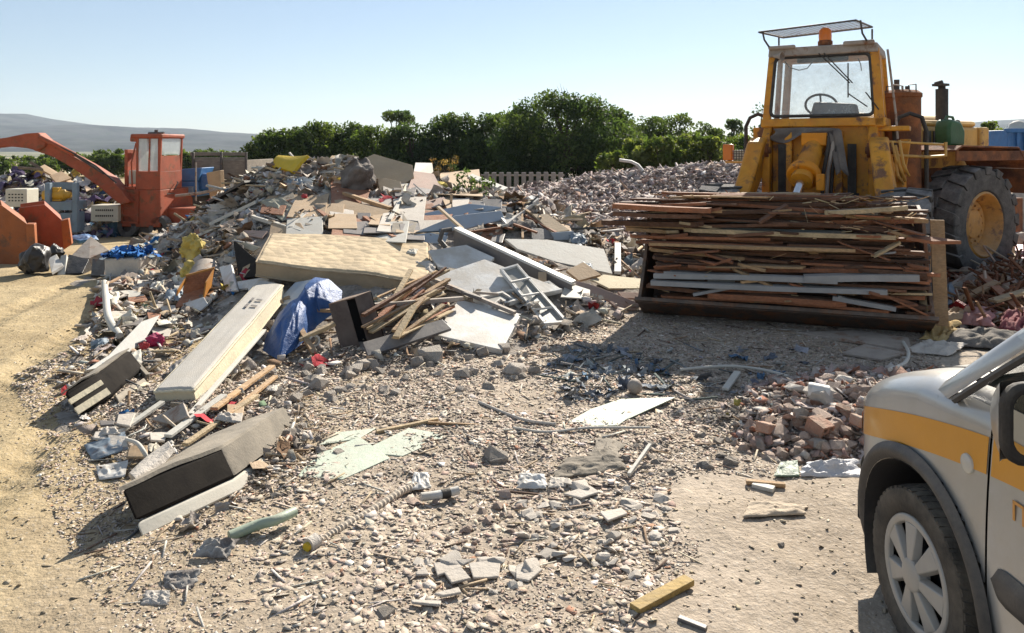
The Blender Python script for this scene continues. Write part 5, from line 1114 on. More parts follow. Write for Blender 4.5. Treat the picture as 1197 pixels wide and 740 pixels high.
# ---- mattresses
def mattress(name, A, B, C_, D, th, mats_, label, sag, nx=44, ny=18, seed=0):
    """top corners A(near left) B(near right) C(far right) D(far left)"""
    nrm = (B-A).cross(D-A).normalized(); nrm = nrm if nrm.z > 0 else -nrm
    root = empty(name, (A+B+C_+D)/4-nrm*th, label, 'mattress')
    def top(s, t):
        p = (A*(1-s)+B*s)*(1-t)+(D*(1-s)+C_*s)*t; return p+nrm*(sag(s, t)+.012*float(fbm(s*9, t*5, seed, 3)))
    b = MB(); b.sheet(top, nx, ny, -nrm*th*.98); o = obj('cover', b, mats_[0], root, smooth=50); bv = o.modifiers.new('b', 'BEVEL'); bv.width = th*.16; bv.segments = 3; bv.limit_method = 'ANGLE'; bv.angle_limit = R_(50)
    border = [(s, 0.) for s in np.linspace(0, 1, 30)]+[(1., t) for t in np.linspace(0, 1, 12)]+[(s, 1.) for s in np.linspace(1, 0, 30)]+[(0., t) for t in np.linspace(1, 0, 12)]
    cen = (A+B+C_+D)/4
    def outp(s, t, h): 
        p = top(s, t); q = p+nrm*h; v = p-cen; v = v-nrm*v.dot(nrm); return q+v.normalized()*.006
    b = MB(); ring0 = b.pts([outp(s, t, -th*.16) for s, t in border]); ring1 = b.pts([outp(s, t, -th*.82) for s, t in border]); n = len(border)
    for i in range(n): b.face([ring0+i, ring0+(i+1) % n, ring1+(i+1) % n, ring1+i])
    obj('border', b, mats_[1], root, smooth=50)
    for h in (-th*.12, -th*.86):
        b = MB(); b.tube([outp(s, t, h) for s, t in border], .011, 6, caps=False); obj('piping', b, mats_[1], root, smooth=60)
    return root
mattress('mattress', at(300,309,8.15), at(503,331,7.95), at(501,283,9.15), at(317,272,9.35), .20, (M_quilt, M_mside), 'large beige quilted mattress lying flat on the debris heap', lambda s, t: .03*sin(pi*s)+.05*(1-s)*(1-t)-.05*sin(pi*min(1, s*1.6))*(1-t)*(s < .62)*.6)
lm = mattress('mattress', at(180,455,5.28), at(226,453,5.18), at(330,332,7.85), at(304,326,8.1), .17, (M_mgrey, M_mcream), 'long pale grey mattress sliding down the heap beside the blue tarpaulin', lambda s, t: .0*t, nx=12, ny=44, seed=4)
# dark printed marks on it (illegible prints in the photo)
A, B, Cc, D = at(180,455,5.28), at(226,453,5.18), at(330,332,7.85), at(304,326,8.1)
def onm(s, t, h=.004):
    nrm = (B-A).cross(D-A).normalized(); return (A*(1-s)+B*s)*(1-t)+(D*(1-s)+Cc*s)*t+nrm*(h+.010)
for k, (s0, t0) in enumerate(((.42, .73), (.42, .66), (.62, .745), (.62, .675))):
    b = MB(); w_, h_ = (.10, .035) if k < 2 else (.22, .016); b.sheet(lambda x, y: onm(s0+w_*x, t0+h_*y), 4, 4, (0, 0, .002)); obj('print', b, M_greyb, lm)
# ---- sofa base in the foreground
SB = empty('sofa_base', at(230, 590, 4.1), 'upturned sofa base with black end and pale lower band, nearest piece of furniture', 'sofa')
o = at(165, 630, 3.55); ax = at(282, 574, 4.0)-o; az = at(140, 572, 3.62)-o; TR_ = at(257, 519, 4.08); ay = at(330, 474, 4.95)-TR_
b = MB(); b.par(o+az*.30, ax, ay, az*.70)
b.cur = 0; obj('black_body', b, [M_sofak], SB, bevel=.02)
b = MB(); b.par(o+ax*.006, ax*.99, ay*.99, az*.295); obj('pale_band', b, M_sofaw, SB, bevel=.012)
b = MB(); nz = az.normalized(); b.sheet(lambda s, t: o+az*1.0+ax*(s*1.01-.005)+ay*(t*1.01)+nz*(.008+.010*float(fbm(s*4, t*6, 3))+.012*sin(pi*s)), 14, 24, nz*-.02); b.par(o+ax*1.0+az*.36, ax*.03, ay*1.0, az*.62); obj('dusty_cover', b, M_sofa, SB, smooth=50)
dslab('cushion', [(150,556,.14),(158,560,.18),(200,520,.24),(196,514,.2)], .04, M_bagw, 'torn pale strip of fabric along the upper edge of the black sofa base', 'fabric strip', bow=.02)
# ---- striped armchair
AC = empty('armchair', at(110, 490, 5.2), 'overturned dark armchair with two pale stripes lying at the edge of the heap', 'armchair')
o = at(93, 489, 5.10); ax = at(133, 463, 5.35)-o; az = at(72, 460, 5.16)-o; ay = at(118, 427, 6.0)-at(72, 460, 5.16)
nn = ax.cross(az).normalized(); nn = nn if nn.y < 0 else -nn
b = MB(); b.par(o, ax, ay, az); obj('cushion', b, M_sofak, AC, bevel=.03)
b = MB(); b.sheet(lambda s, t: o+az*1.01+ax*s+ay*t+Vector((0, 0, .012*float(fbm(s*5, t*7, 6))+.015*sin(pi*s))), 10, 16, (0, 0, -.012)); obj('top_cover', b, M_sofa, AC, smooth=50)
for f0, f1 in ((.12, .36), (.52, .70)):
    b = MB(); b.sheet(lambda s, t: o+ax*(.03+.94*s)+az*(f0+(f1-f0)*t)+nn*.006, 10, 2, -nn*.012); obj('stripe', b, M_mcream, AC)
p0 = at(136, 462, 5.35); p1 = at(126, 444, 5.6); p2 = at(156, 422, 6.3); p3 = at(172, 444, 5.9)
b = MB(); b.prism([p1, p2, p2+Vector((.02, .04, -.2)), p1+Vector((0, .04, -.2))], (.03, .03, 0)); b.prism([p2, at(170, 438, 5.95), at(170, 438, 5.95)-Vector((0, 0, .2)), p2-Vector((0, 0, .2))], (.02, .03, 0)); obj('back_board', b, M_sofa, AC, bevel=.005)
b = MB(); b.prism([at(97, 492, 5.05), at(168, 446, 5.75), at(170, 452, 5.7), at(104, 496, 5.02)], (.02, .05, -.02)); obj('foam_edge', b, M_mcream, AC, bevel=.01)
b = MB(); b.prism([at(92, 490, 5.08), at(104, 496, 5.04), at(168, 454, 5.72), at(176, 470, 5.5), at(100, 506, 4.9)], (.02, .14, -.01)); obj('base', b, M_sofak, AC, bevel=.01)
b = MB(); b.prism([at(134, 462, 5.36), at(168, 441, 5.9), at(172, 446, 5.86), at(138, 468, 5.3)], (.02, .02, -.14)); obj('seat_well', b, M_sofa, AC, bevel=.01)
# ---- white doors, panels and frames on the right part of the heap
def framed(name, pts, label, cat, m_fr, m_in, panes, th=.05, fr=.16, group=None):
    P = [hit(*p) for p in pts]; nrm = (P[1]-P[0]).cross(P[3]-P[0]).normalized(); nrm = nrm if nrm.dot(Vector((0, -.7, 1))) > 0 else -nrm
    root = empty(name, sum(P, Vector())/4, label, cat, group)
    q = lambda s, t: (P[0]*(1-s)+P[1]*s)*(1-t)+(P[3]*(1-s)+P[2]*s)*t
    def strip(s0, s1, t0, t1): b.hexa([q(s0, t0)-nrm*th, q(s1, t0)-nrm*th, q(s1, t1)-nrm*th, q(s0, t1)-nrm*th, q(s0, t0), q(s1, t0), q(s1, t1), q(s0, t1)])
    L1 = (P[1]-P[0]).length; L2 = (P[3]-P[0]).length; f1, f2 = fr*min(L1, L2)/L1, fr*min(L1, L2)/L2
    b = MB(); strip(0, 1, 0, f2); strip(0, 1, 1-f2, 1); strip(0, f1, f2, 1-f2); strip(1-f1, 1, f2, 1-f2)
    for k in range(1, panes): s = f1+(1-2*f1)*k/panes; strip(s-f1*.35, s+f1*.35, f2, 1-f2)
    obj('frame', b, m_fr, root, bevel=.004, smooth=0)
    for k in range(panes):
        s0 = f1+(1-2*f1)*k/panes; s1 = f1+(1-2*f1)*(k+1)/panes; b = MB(); r0 = q(s0, f2); r1 = q(s1, f2); r2 = q(s1, 1-f2); r3 = q(s0, 1-f2); b.prism([r-nrm*th*.45 for r in (r0, r1, r2, r3)], -nrm*.008); obj('pane', b, m_in, root, smooth=0)
    return root
G = 'doors and panels thrown on the heap'
dslab('panel', [(492,250,.10),(548,238,.16),(586,242,.10),(560,250,.05),(500,257,.02)], .03, M_lbl, 'pale blue panel, hindmost of the blue panels on the heap', 'panel', G)
dslab('panel', [(486,271,.12),(532,252,.22),(586,246,.18),(590,256,.1),(542,268,.06)], .03, M_lbl, 'pale blue door panel with a bent end in front of the hindmost blue panel', 'panel', G, bow=0)
dslab('panel', [(470,277,.06),(502,272,.10),(524,276,.08),(520,284,.03),(474,284,.02)], .03, M_lbl, 'small pale blue panel just behind the upper right corner of the beige mattress', 'panel', G)
framed('screen_door', [(592,262,.12),(576,243,.08),(622,228,.14),(630,232,.16)], 'dark insect screen in a white frame, propped up behind the long white beam', 'screen', M_white, M_mesh, 1, fr=.2, group=G)
LBm = empty('cabinet_side', hit(600, 300, .1), 'long white cabinet side lying diagonally with a dark front side', 'cabinet side', G)
a0, a1 = hit(530, 266, .30), hit(668, 330, .14); dd = (a1-a0); sdv = dd.cross(Vector((0, 0, 1))).normalized()
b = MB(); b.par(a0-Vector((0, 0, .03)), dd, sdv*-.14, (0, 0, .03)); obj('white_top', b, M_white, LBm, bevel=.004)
b = MB(); b.par(a0-Vector((0, 0, .25)), dd, sdv*-.025, (0, 0, .22)); obj('dark_side', b, M_greyb, LBm, bevel=.004)  # front side is dark grey board under the white top
b = MB(); b.tube([a0+Vector((-.02, -.02, -.02)), a0+Vector((-.12, -.06, -.03)), a0+Vector((-.15, -.08, -.14)), a0+Vector((-.08, -.1, -.22))], .03, 8); obj('end_bracket', b, M_steel, LBm)
dslab('panel', [(590,279,.08),(640,280,.22),(706,291,.16),(716,320,.04),(650,306,.10),(605,291,.06)], .03, M_off, 'large curved pale grey panel right of the long white cabinet side', 'panel', G, bow=0)
dslab('sheet', [(622,250,.14),(640,250,.16),(666,269,.10),(646,272,.08)], .03, M_beige, 'beige sheet slanting down above the large curved grey panel', 'sheet', G)
dslab('box', [(645,272,.10),(670,270,.12),(678,280,.04),(647,281,.0)], .1, M_lbl, 'small pale blue box end below the slanting beige sheet', 'box', G)
dslab('door', [(500,293,.10),(545,286,.16),(578,301,.14),(560,318,.06),(512,312,.05)], .04, M_white, 'white door panel directly right of the beige mattress', 'door', G)
dslab('door', [(496,327,.08),(566,303,.20),(658,338,.12),(588,352,.04)], .04, M_white, 'large white door lying flat in the middle of the doors', 'door', G)
framed('window_frame', [(584,314,.18),(605,308,.20),(665,376,.06),(636,378,.05)], 'long white window frame with grey panes lying on top of the white doors', 'window frame', M_white, M_gpane, 1, group=G, fr=.13)
# its cross bars
wf = bpy.data.objects['window_frame']; 
for k in range(1, 4):
    t = k/4; a = hit(584+(636-584)*t, 314+(378-314)*t, .20-.14*t+.006); c = hit(605+(665-605)*t, 308+(376-308)*t, .20-.14*t+.006); b = MB(); b.tube([a, c], .014, 4); obj('cross_bar', b, M_white, wf, smooth=0)
framed('window_frame', [(553,347,.09),(642,328,.12),(656,338,.09),(573,358,.05)], 'white window frame with grey panes lying flat beneath the longer window frame', 'window frame', M_white, M_gpane, 3, group=G)
bar('bar', (505,326,.14), (602,366,.08), .05, .035, M_grey, 'grey aluminium profile lying across the white doors', 'metal profile', G)
bar('bar', (425,420-62,.2), (541,349,.16), .05, .04, M_grey, 'grey aluminium profile above the speckled white door', 'metal profile', G)
bar('bar', (540,342,.12), (562,349,.12), .03, .03, M_greyb, 'short dark bar on the large white door', 'metal profile', G)
bar('bar', (556,342,.12), (582,344,.12), .025, .025, M_grey, 'short pale bar on the large white door', 'metal profile', G)
bar('bar', (512,242,.30), (541,268,.26), .04, .03, M_beige, 'thin pale stick leaning over the blue panels', 'stick', G)
bar('post', (611,279,.10), (610,247,.10), .03, .03, M_wd[2], 'thin upright stick right of the insect screen', 'stick', G)
dslab('door', [(536,350,.08),(609,367,.06),(587,409,.03),(508,391,.05)], .05, M_white, 'white speckled door in front of all the other doors', 'door', G)
for k in range(16):
    x = rng.uniform(525, 595); y = rng.uniform(360, 398); p = hit(x, y, .065)
dslab('panel', [(652,323,.06),(690,332,.10),(752,356,.04),(738,359,.03),(660,336,.02)], .03, M_pink, 'reddish brown board lying at the right foot of the doors', 'board', G)
dslab('panel', [(662,316,.10),(682,306,.14),(703,321,.10),(677,328,.08)], .03, M_tanb, 'square tan board on top of the reddish brown board', 'board', G)
dslab('sheet', [(690,326,.05),(706,321,.10),(762,327,.06),(758,337,.03),(712,337,.04)], .02, M_mcream, 'cream sheet right of the square tan board', 'sheet', G, bow=0)
dslab('panel', [(722,341,.05),(758,342,.05),(756,350,.02),(728,348,.02)], .025, M_pink, 'narrow reddish board under the cream sheet', 'board', G)
dslab('panel', [(712,352,.04),(752,355,.03),(742,362,.01),(722,360,.01)], .025, M_pink, 'lowest reddish board beside the left end of the bucket', 'board', G)
bar('post', (722,319,.05), (722,285,.12), .08, .04, M_white, 'short white post standing right of the curved grey panel', 'post', G)
bar('post', (634,342,.04), (634,320,.10), .09, .06, M_tanb, 'short tan block standing under the long white cabinet side', 'block', G)
for k, (p, q, m_) in enumerate((((600,262,.1),(628,272,.08),M_wd[1]),((560,260,.05),(600,268,.05),M_wd[1]),((612,244,.12),(640,262,.08),M_wd[2]),((615,252,.1),(650,272,.06),M_wd[1]),((545,272,.08),(585,266,.08),M_wd[1]))):
    bar('plank', p, q, .05, .025, m_, ('brown' if m_ is M_wd[1] else 'tan')+' lath lying between the insect screen and the curved grey panel', 'lath', 'laths behind the doors')
# ---- dark drawer, slats and boards in front of the mattress
DR = empty('drawer', hit(408, 412, 0), 'dark brown drawer standing on end beside the fan of slats', 'drawer')
o = at(400, 414, 6.62); up = at(384, 357, 6.68)-o; rx = at(432, 404, 6.75)-o; dp = Vector((.10, .16, .02))
b = MB(); b.par(o, rx*.62, dp*.08, up); obj('front', b, M_brown, DR, bevel=.004)
b = MB(); b.par(o+dp*.08, dp*.9, rx*.05, up); b.par(o+rx*.95+dp*.0, dp, rx*.05, up*1.02); obj('side_board', b, M_brown, DR, bevel=.003)
b = MB(); b.par(o+dp, rx, dp*.06, up); obj('back_board', b, M_dark, DR)
b = MB(); b.par(o+up, rx, dp*1.05, up*.03); obj('top_board', b, M_brownt, DR, bevel=.003)
dslab('shelf', [(424,400,.10),(517,373,.16),(528,384,.12),(430,416,.03)], .03, M_greyb, 'dark grey shelf board lying in front of the fan of slats', 'shelf')
SG = 'slats fanned out beside the drawer'; rs = random.Random(3)
for k in range(24):
    f = k/23; a = (rs.uniform(418, 470), 352+f*46+rs.uniform(-4, 4), .10+.06*rs.random()); q = (rs.uniform(478, 532), 316+f*52+rs.uniform(-6, 6)-rs.uniform(0, 10), .14+.12*rs.random())
    mi = rs.choice([0, 1, 2, 2, 4]); bar('slat', a, q, rs.uniform(.025, .06), rs.uniform(.012, .03), M_wd[mi], {0: 'dark brown', 1: 'red brown', 2: 'tan', 4: 'pale'}[mi]+' slat of the fan of slats below the right end of the beige mattress', 'slat', SG)
bar('slat', (424,369,.25), (503,322,.34), .04, .03, M_wd[0], 'long dark slat on top of the fan, reaching up to the mattress corner', 'slat', SG)
bar('slat', (360,362,.22), (436,366,.2), .035, .03, M_wd[2], 'stick passing in front of the blue tarpaulin and the drawer', 'stick', None)
bar('plank', (350,397,.10), (392,378,.20), .09, .03, M_wd[4], 'pale wooden plank between the blue tarpaulin and the drawer', 'board', None)
bar('plank', (345,374,.18), (368,414,.06), .05, .03, M_wd[2], 'short stick leaning on the blue tarpaulin', 'stick', None)
b = MB(); c = hit(366, 398, .08); b.lathe([(.05, -.06), (.05, .06), (.035, .06), (.035, -.06)], c, (.5, -1, .2), 18, closed=True); obj('pipe_ring', b, M_off, None, 'short white pipe end lying in front of the drawer', 'pipe')
dslab('panel', [(318,358,.08),(345,330,.14),(372,325,.18),(352,352,.1)], .03, M_lbl, 'grey blue board between the long mattress and the blue tarpaulin', 'board', None)
# blue tarpaulin bundle
TP = [(307,410,.02),(312,392,.05),(322,374,.10),(346,356,.18),(368,324,.34),(384,326,.36),(400,340,.26),(399,360,.16),(372,380,.10),(350,405,.04),(326,421,.01)]
P = [hit(*p) for p in TP]; cen = sum(P, Vector())/len(P)+Vector((0, .08, .05)); n = len(P)
b = MB()
def tarp(s, t):
    i = s*n; k = int(i) % n; f = i-int(i); e = P[k]*(1-f)+P[(k+1) % n]*f
    p = cen+(e-cen)*t; g = (1-t*t); w1 = float(fbm(p.x*22+p.z*9, p.z*4+p.y*3, 21, 2)); w2 = float(fbm(p.x*9+p.z*3, p.z*3, 22, 2)); return p+Vector((.02*w1, -.10*g-(.10*abs(w1)+.12*abs(w2))*min(1, 3*(1-t)), .15*g+.05*w2*(1-t)))
b.sheet(tarp, 130, 40); obj('tarpaulin', b, M_tarp, None, 'crumpled bright blue tarpaulin hanging between the two mattresses', 'tarpaulin', smooth=180)
# ---- upper heap
blob('plastic_sheeting', 418, 206, 46, 46, M_cloth_g, 'dark grey plastic sheeting bunched up on the crest of the heap', 'sheeting', 1, .3)
dslab('board', [(424,186,.20),(437,180,.28),(482,193,.22),(484,207,.12),(462,222,.06),(444,222,.05)], .04, M_beige, 'large beige board on the crest of the heap', 'board', 'boards on the crest of the heap')
dslab('board', [(484,200,.14),(507,203,.16),(518,225,.06),(505,230,.03),(474,228,.03)], .04, M_pink, 'pinkish board right of the large beige board on the crest', 'board', 'boards on the crest of the heap')
dslab('board', [(440,206,.12),(468,212,.16),(472,228,.05),(446,230,.03)], .03, M_beige, 'small beige board leaning below the large beige one', 'board', 'boards on the crest of the heap')
dslab('board', [(362,236,.08),(400,233,.12),(456,246,.10),(448,264,.03),(398,256,.05)], .03, M_tanb, 'wide tan board above the beige mattress', 'board', 'boards on the crest of the heap')
dslab('board', [(448,229,.06),(515,231,.08),(510,240,.05),(452,238,.02)], .03, M_beige, 'long pale board under the pinkish board', 'board', 'boards on the crest of the heap')
dslab('board', [(488,238,.10),(518,230,.12),(530,236,.08),(498,246,.05)], .03, M_pink, 'small pinkish board at the left end of the blue panels', 'board', 'boards on the crest of the heap')
dslab('foam_sheet', [(318,195,.12),(326,182,.22),(360,181,.26),(342,200,.12)], .06, M_foamy, 'bright yellow foam sheet on the top of the heap', 'foam sheet', bow=.04)
dslab('plate', [(376,223,.06),(387,215,.12),(400,220,.10),(389,229,.04)], .03, M_off, 'pale grey plate below the dark plastic sheeting', 'plate')
dslab('sheet', [(337,211,.05),(355,206,.10),(366,212,.08),(357,218,.03)], .02, M_white, 'white sheet left of the red cloth on the heap', 'sheet')
drape('carpet', [(303,234,.06),(330,231,.10),(356,252,.06),(330,258,.03)], mat('sage_carpet', (.30, .29, .22), .95, .15, 4, .3, 40, dust=.2), 'greyish green carpet lying on the left flank of the heap', 'carpet', .06, 2)
blob('cloth', 356, 232, 9, 13, M_red, 'small bright red cloth on the heap above the mattress', 'cloth', 3, .3)
blob('cloth', 397, 211, 11, 9, M_foamy, 'small yellow rag below the dark plastic sheeting', 'cloth', 4, .3)
for k, (p, q, w_, t_, m_, lab) in enumerate((((291,252,.06),(354,271,.06),.07,.05,M_off,'pale beam lying behind the left end of the beige mattress'),((368,243,.10),(398,266,.05),.07,.04,M_wd[1],'dark brown plank in front of the wide tan board'),((402,226,.12),(457,244,.10),.07,.05,M_wd[2],'tan plank below the large beige board'),
    ((426,254,.10),(461,278,.06),.06,.04,M_wd[1],'brown plank just above the middle of the beige mattress'),((434,254,.1),(470,279,.08),.05,.03,M_wd[2],'tan plank beside the brown plank above the mattress'),((288,199,.12),(309,218,.08),.12,.05,M_off,'pale beam at the left end of the heap crest'),
    ((297,205,.10),(320,190,.14),.14,.05,M_brd,'grey brown board below the yellow foam sheet'),((355,252,.05),(384,266,.05),.05,.03,M_wd[2],'short tan lath left of the dark brown plank'),((340,266,.06),(356,250,.08),.06,.03,M_off,'short pale lath crossing the pale beam'),((458,246,.1),(505,262,.06),.06,.03,M_wd[0],'dark lath left of the blue panels'),
    ((470,232,.12),(455,258,.1),.05,.05,M_off,'short upright white batten left of the blue panels'),((250,236,.1),(292,212,.16),.28,.04,M_steel,'long dark panel standing at the left end of the heap below the trailer'),((246,262,.06),(300,236,.1),.08,.05,M_off,'pale lath on the left flank of the heap'),((218,282,.05),(262,262,.05),.09,.04,M_off,'whitish lath near the yellow foam mass'))):
    bar('plank' if 'plank' in lab or 'lath' in lab else 'beam', p, q, w_, t_, m_, lab, 'board' if 'board' in lab or 'panel' in lab else 'timber')
# ---- left flank
blob('foam_mass', 226, 290, 30, 36, M_foam, 'folded yellow foam mass on the left flank of the heap', 'foam', 5, .5)
blob('foam_mass', 220, 320, 20, 26, M_foam, 'lower yellow foam lump beside the grey tub', 'foam', 6, .45)
TB = empty('tub', hit(242, 325, 0), 'grey plastic tub lying on its side next to the yellow foam', 'tub'); c = hit(240, 316, .10)
b = MB(); b.lathe([(.001, .0), (.16, .0), (.24, -.3), (.26, -.31), (.25, -.28), (.17, .03)], c, (-.35, .75, .45), 26); obj('shell', b, M_grey, TB, smooth=60)
BX = empty('box', hit(218, 350, 0), 'brown box with an orange rim lying open below the yellow foam', 'box')
o = hit(203, 362, .02); ax = hit(238, 352, .03)-o; az = Vector((.02, .03, .20)); ay = Vector((-.03, .30, .10))
M_orb = mat('orange_varnish', (.42, .17, .02), .5, .15, 4, .1, dust=.2)
b = MB(); b.par(o, ax, ay, az*.08); b.par(o+ay*.95, ax, ay*.05, az); obj('shell', b, M_wd[1], BX); b = MB(); b.par(o+az*.7, ax*.05, ay, az*.3); b.par(o+ax*.95, ax*.05, ay, az); b.par(o+ay*.95+az, ax, ay*.06, az*.1); obj('rim', b, M_orb, BX)
dslab('board', [(213,355,.06),(238,347,.10),(243,355,.07),(234,363,.03)], .02, M_white, 'small white triangular board below the brown box with orange rim', 'board')
FU = 'broken white and black furniture left of the mattress'
dslab('board', [(272,279,.12),(301,305,.20),(299,323,.08),(279,326,.05)], .03, M_sofak, 'black furniture panel left of the beige mattress', 'furniture panel', FU)
dslab('board', [(256,312,.14),(270,309,.18),(277,339,.05),(264,341,.03)], .03, M_white, 'upright white furniture board left of the black panel', 'furniture panel', FU)
dslab('board', [(277,329,.08),(309,324,.12),(299,335,.06),(279,338,.03)], .03, M_white, 'flat white furniture board under the black panel', 'furniture panel', FU)
dslab('board', [(273,279,.10),(304,289,.10),(296,294,.06),(280,288,.06)], .02, M_mcream, 'cream triangular board above the black panel', 'furniture panel', FU)
dslab('board', [(285,269,.06),(312,270,.06),(306,278,.03),(287,275,.03)], .02, M_pink, 'small pinkish sheet just above the left end of the mattress', 'sheet', None)
dslab('board', [(290,330,.10),(318,322,.14),(300,345,.05),(290,342,.04)], .03, M_white, 'white slanted board between the black panel and the long mattress', 'furniture panel', FU)
# curved grey panel, gutter
CV = [(99,433,.02),(127,415,.10),(165,376,.16),(187,368,.16),(168,399,.08),(130,427,.03)]
dslab('panel', CV, .03, mat('grey_shell', (.36, .36, .34), .6, .12, 4, .1, dust=.3), 'long pointed grey panel lying on the left flank of the heap', 'panel')
pipe('gutter', [(122,330,.12),(124,350,.14),(127,372,.12),(140,393,.05)], .035, M_off, 'bent white gutter pipe standing up at the left edge of the heap', 'pipe')
blob('bag', 181, 397, 22, 18, M_mag, 'magenta bag on the left flank of the heap', 'bag', 7, .3); blob('bag', 169, 405, 14, 14, M_red, 'small red bag touching the magenta bag', 'bag', 8, .3)
blob('sack', 118, 402, 22, 16, M_lblue, 'grey blue sack above the long pointed grey panel', 'sack', 9, .3); blob('sack', 152, 372, 20, 18, M_sofaw, 'pale cloth sack beside the white gutter pipe', 'sack', 10, .3)
drape('cloth', [(140,418,.05),(165,408,.08),(166,425,.05),(146,430,.02)], M_sofaw, 'pale crumpled cloth above the striped armchair', 'cloth', .05, 4); drape('cloth', [(196,430,.04),(222,412,.08),(228,430,.05),(205,446,.02)], M_greyb, 'dark crumpled cloth left of the long pale mattress', 'cloth', .06, 5)
drape('cloth', [(180,332,.05),(200,318,.08),(206,336,.05),(186,348,.02)], M_cloth_g, 'dark cloth left of the brown box with orange rim', 'cloth', .06, 6)
for k, (p, q, w_, lab) in enumerate((((222,485,.05),(309,386,.14),.035,'long thin white strip lying right of the long pale mattress'),((196,510,.05),(262,462,.08),.05,'thin white strip above the black sofa base'),((118,520,.02),(190,470,.05),.04,'thin pale strip below the striped armchair'),((216,520,.05),(300,462,.07),.04,'pale lath resting along the top of the sofa base'),((250,478,.06),(318,428,.08),.05,'thin tan lath between the sofa base and the tarpaulin'),((260,490,.05),(322,440,.05),.04,'second thin tan lath between the sofa base and the tarpaulin, the lower one'))):
    bar('strip', p, q, w_, .02, (M_off, M_off, M_off, M_wd[4], M_wd[2], M_wd[2])[k], lab, 'strip')
dslab('slab', [(176,490,.05),(214,470,.12),(220,486,.08),(200,496,.04)], .03, M_grey, 'grey broken slab in front of the lower end of the long pale mattress', 'slab')
drape('bag', [(98,520,.02),(146,504,.05),(150,524,.04),(108,538,.01)], M_lblue, 'grey blue plastic bag lying below the striped armchair', 'bag', .06, 7); drape('bag', [(112,545,.02),(150,538,.04),(146,556,.03),(116,560,.01)], M_white, 'white torn bag left of the black sofa base', 'bag', .05, 8)
pipe('hose', [(148,514,.05),(160,518,.09),(168,528,.08),(174,540,.02)], .012, M_off, 'short bent white hose above the sofa base', 'hose')
# weeds growing on the heap
def weed(px, py, wpx, hpx, cols, label, seed, leaf=.08):
    p = hit(px, py, 0); d = p.y; r = np.random.default_rng(seed); W_, H_ = wpx*d/F, hpx*d/F; root = empty('weed', p, label, 'plant', None); cl = []; b = MB()
    for k in range(12):
        q = p+Vector((r.uniform(-.5, .5)*W_, r.uniform(-.3, .3)*W_, H_*r.uniform(.2, 1))); cl.append((q.x, q.y, q.z, .14*max(W_, H_))); b.tube([p+Vector((0, 0, -.05)), (p+q)/2+Vector((.05*r.normal(), 0, .05)), q+Vector((0, 0, .1*H_))], [.012, .008, .003], 4)
    obj('stem', b, M_bark, root, smooth=60); V, Qd, C_ = leaves(cl, 900, leaf, cols, seed); fastmesh('leaf', V, Qd, C_, M_leaf, parent=root)
weed(552, 234, 44, 34, DARK, 'dark green leafy weed left of the concrete fence', 201); weed(534, 212, 22, 20, DARK, 'small dark green weed behind the pinkish board', 202, .06)
weed(520, 206, 30, 22, [(.20, .11, .05), (.24, .15, .07), (.14, .09, .04)], 'dry reddish brown weed on the heap right of the pinkish board', 203, .07)
# ================================================================ loose debris: what nobody could count
def in_poly(px, py, poly):
    c = np.zeros(len(px), bool); n = len(poly)
    for i in range(n):
        x0, y0 = poly[i]; x1, y1 = poly[(i+1) % n]
        k = ((y0 > py) != (y1 > py)); c ^= k & (px < (x1-x0)*(py-y0)/((y1-y0) if y1 != y0 else 1e-9)+x0)
    return c
def proj(x, y, z): return CX+F*x/y, HY+F*(CH-z)/y
def samp(n, x0, x1, y0, y1): return rng.uniform(x0, x1, n), rng.uniform(y0, y1, n)
PINK = [(5, (.48, .40, .325)), (4, (.43, .355, .285)), (2.4, (.55, .48, .41)), (1.0, (.44, .32, .25)), (.25, (.36, .20, .13)), (.25, (.28, .24, .2)), (.3, (.64, .59, .53))]
SAND = [(4, (.42, .35, .25)), (3, (.34, .28, .20)), (1.5, (.52, .46, .36)), (.6, (.25, .21, .16)), (.4, (.62, .58, .5))]
MIX = [(4, (.42, .37, .32)), (3.4, (.50, .45, .385)), (1.5, (.62, .58, .52)), (2, (.31, .265, .22)), (.9, (.14, .12, .10)), (2.2, (.44, .34, .23)), (1.2, (.24, .15, .095)), (.3, (.20, .24, .27)), (.22, (.40, .05, .06)), (.2, (.03, .13, .3)), (.3, (.45, .36, .1)), (.2, (.16, .24, .14))]
WOODP = [(3, (.44, .34, .23)), (1, (.28, .19, .12)), (2, (.50, .42, .32)), (1, (.12, .08, .06))]
def put(S, kind, x, y, size, pal, flat=(1, 1, 1), tilt=.25, lift=.2, jit=.08):
    n = len(x)
    if not n: return
    z = surf(x, y)+ground_detail(x, y)*(heap_s(x, y) < .02); s = size if hasattr(size, '__len__') else np.full(n, size)
    fl = np.array(flat)[None]*rng.uniform(.7, 1.3, (n, 3)); sc = s[:, None]*fl
    S.add(kind, np.stack([x, y, z+lift*sc[:, 2]*.8], 1), sc, rotmats(rng.uniform(0, 2*pi, n), rng.normal(0, tilt, n), rng.normal(0, tilt, n)), pick(pal, n, jit))
def psize(n, lo, hi, p=2.2): return lo+(hi-lo)*rng.uniform(0, 1, n)**p
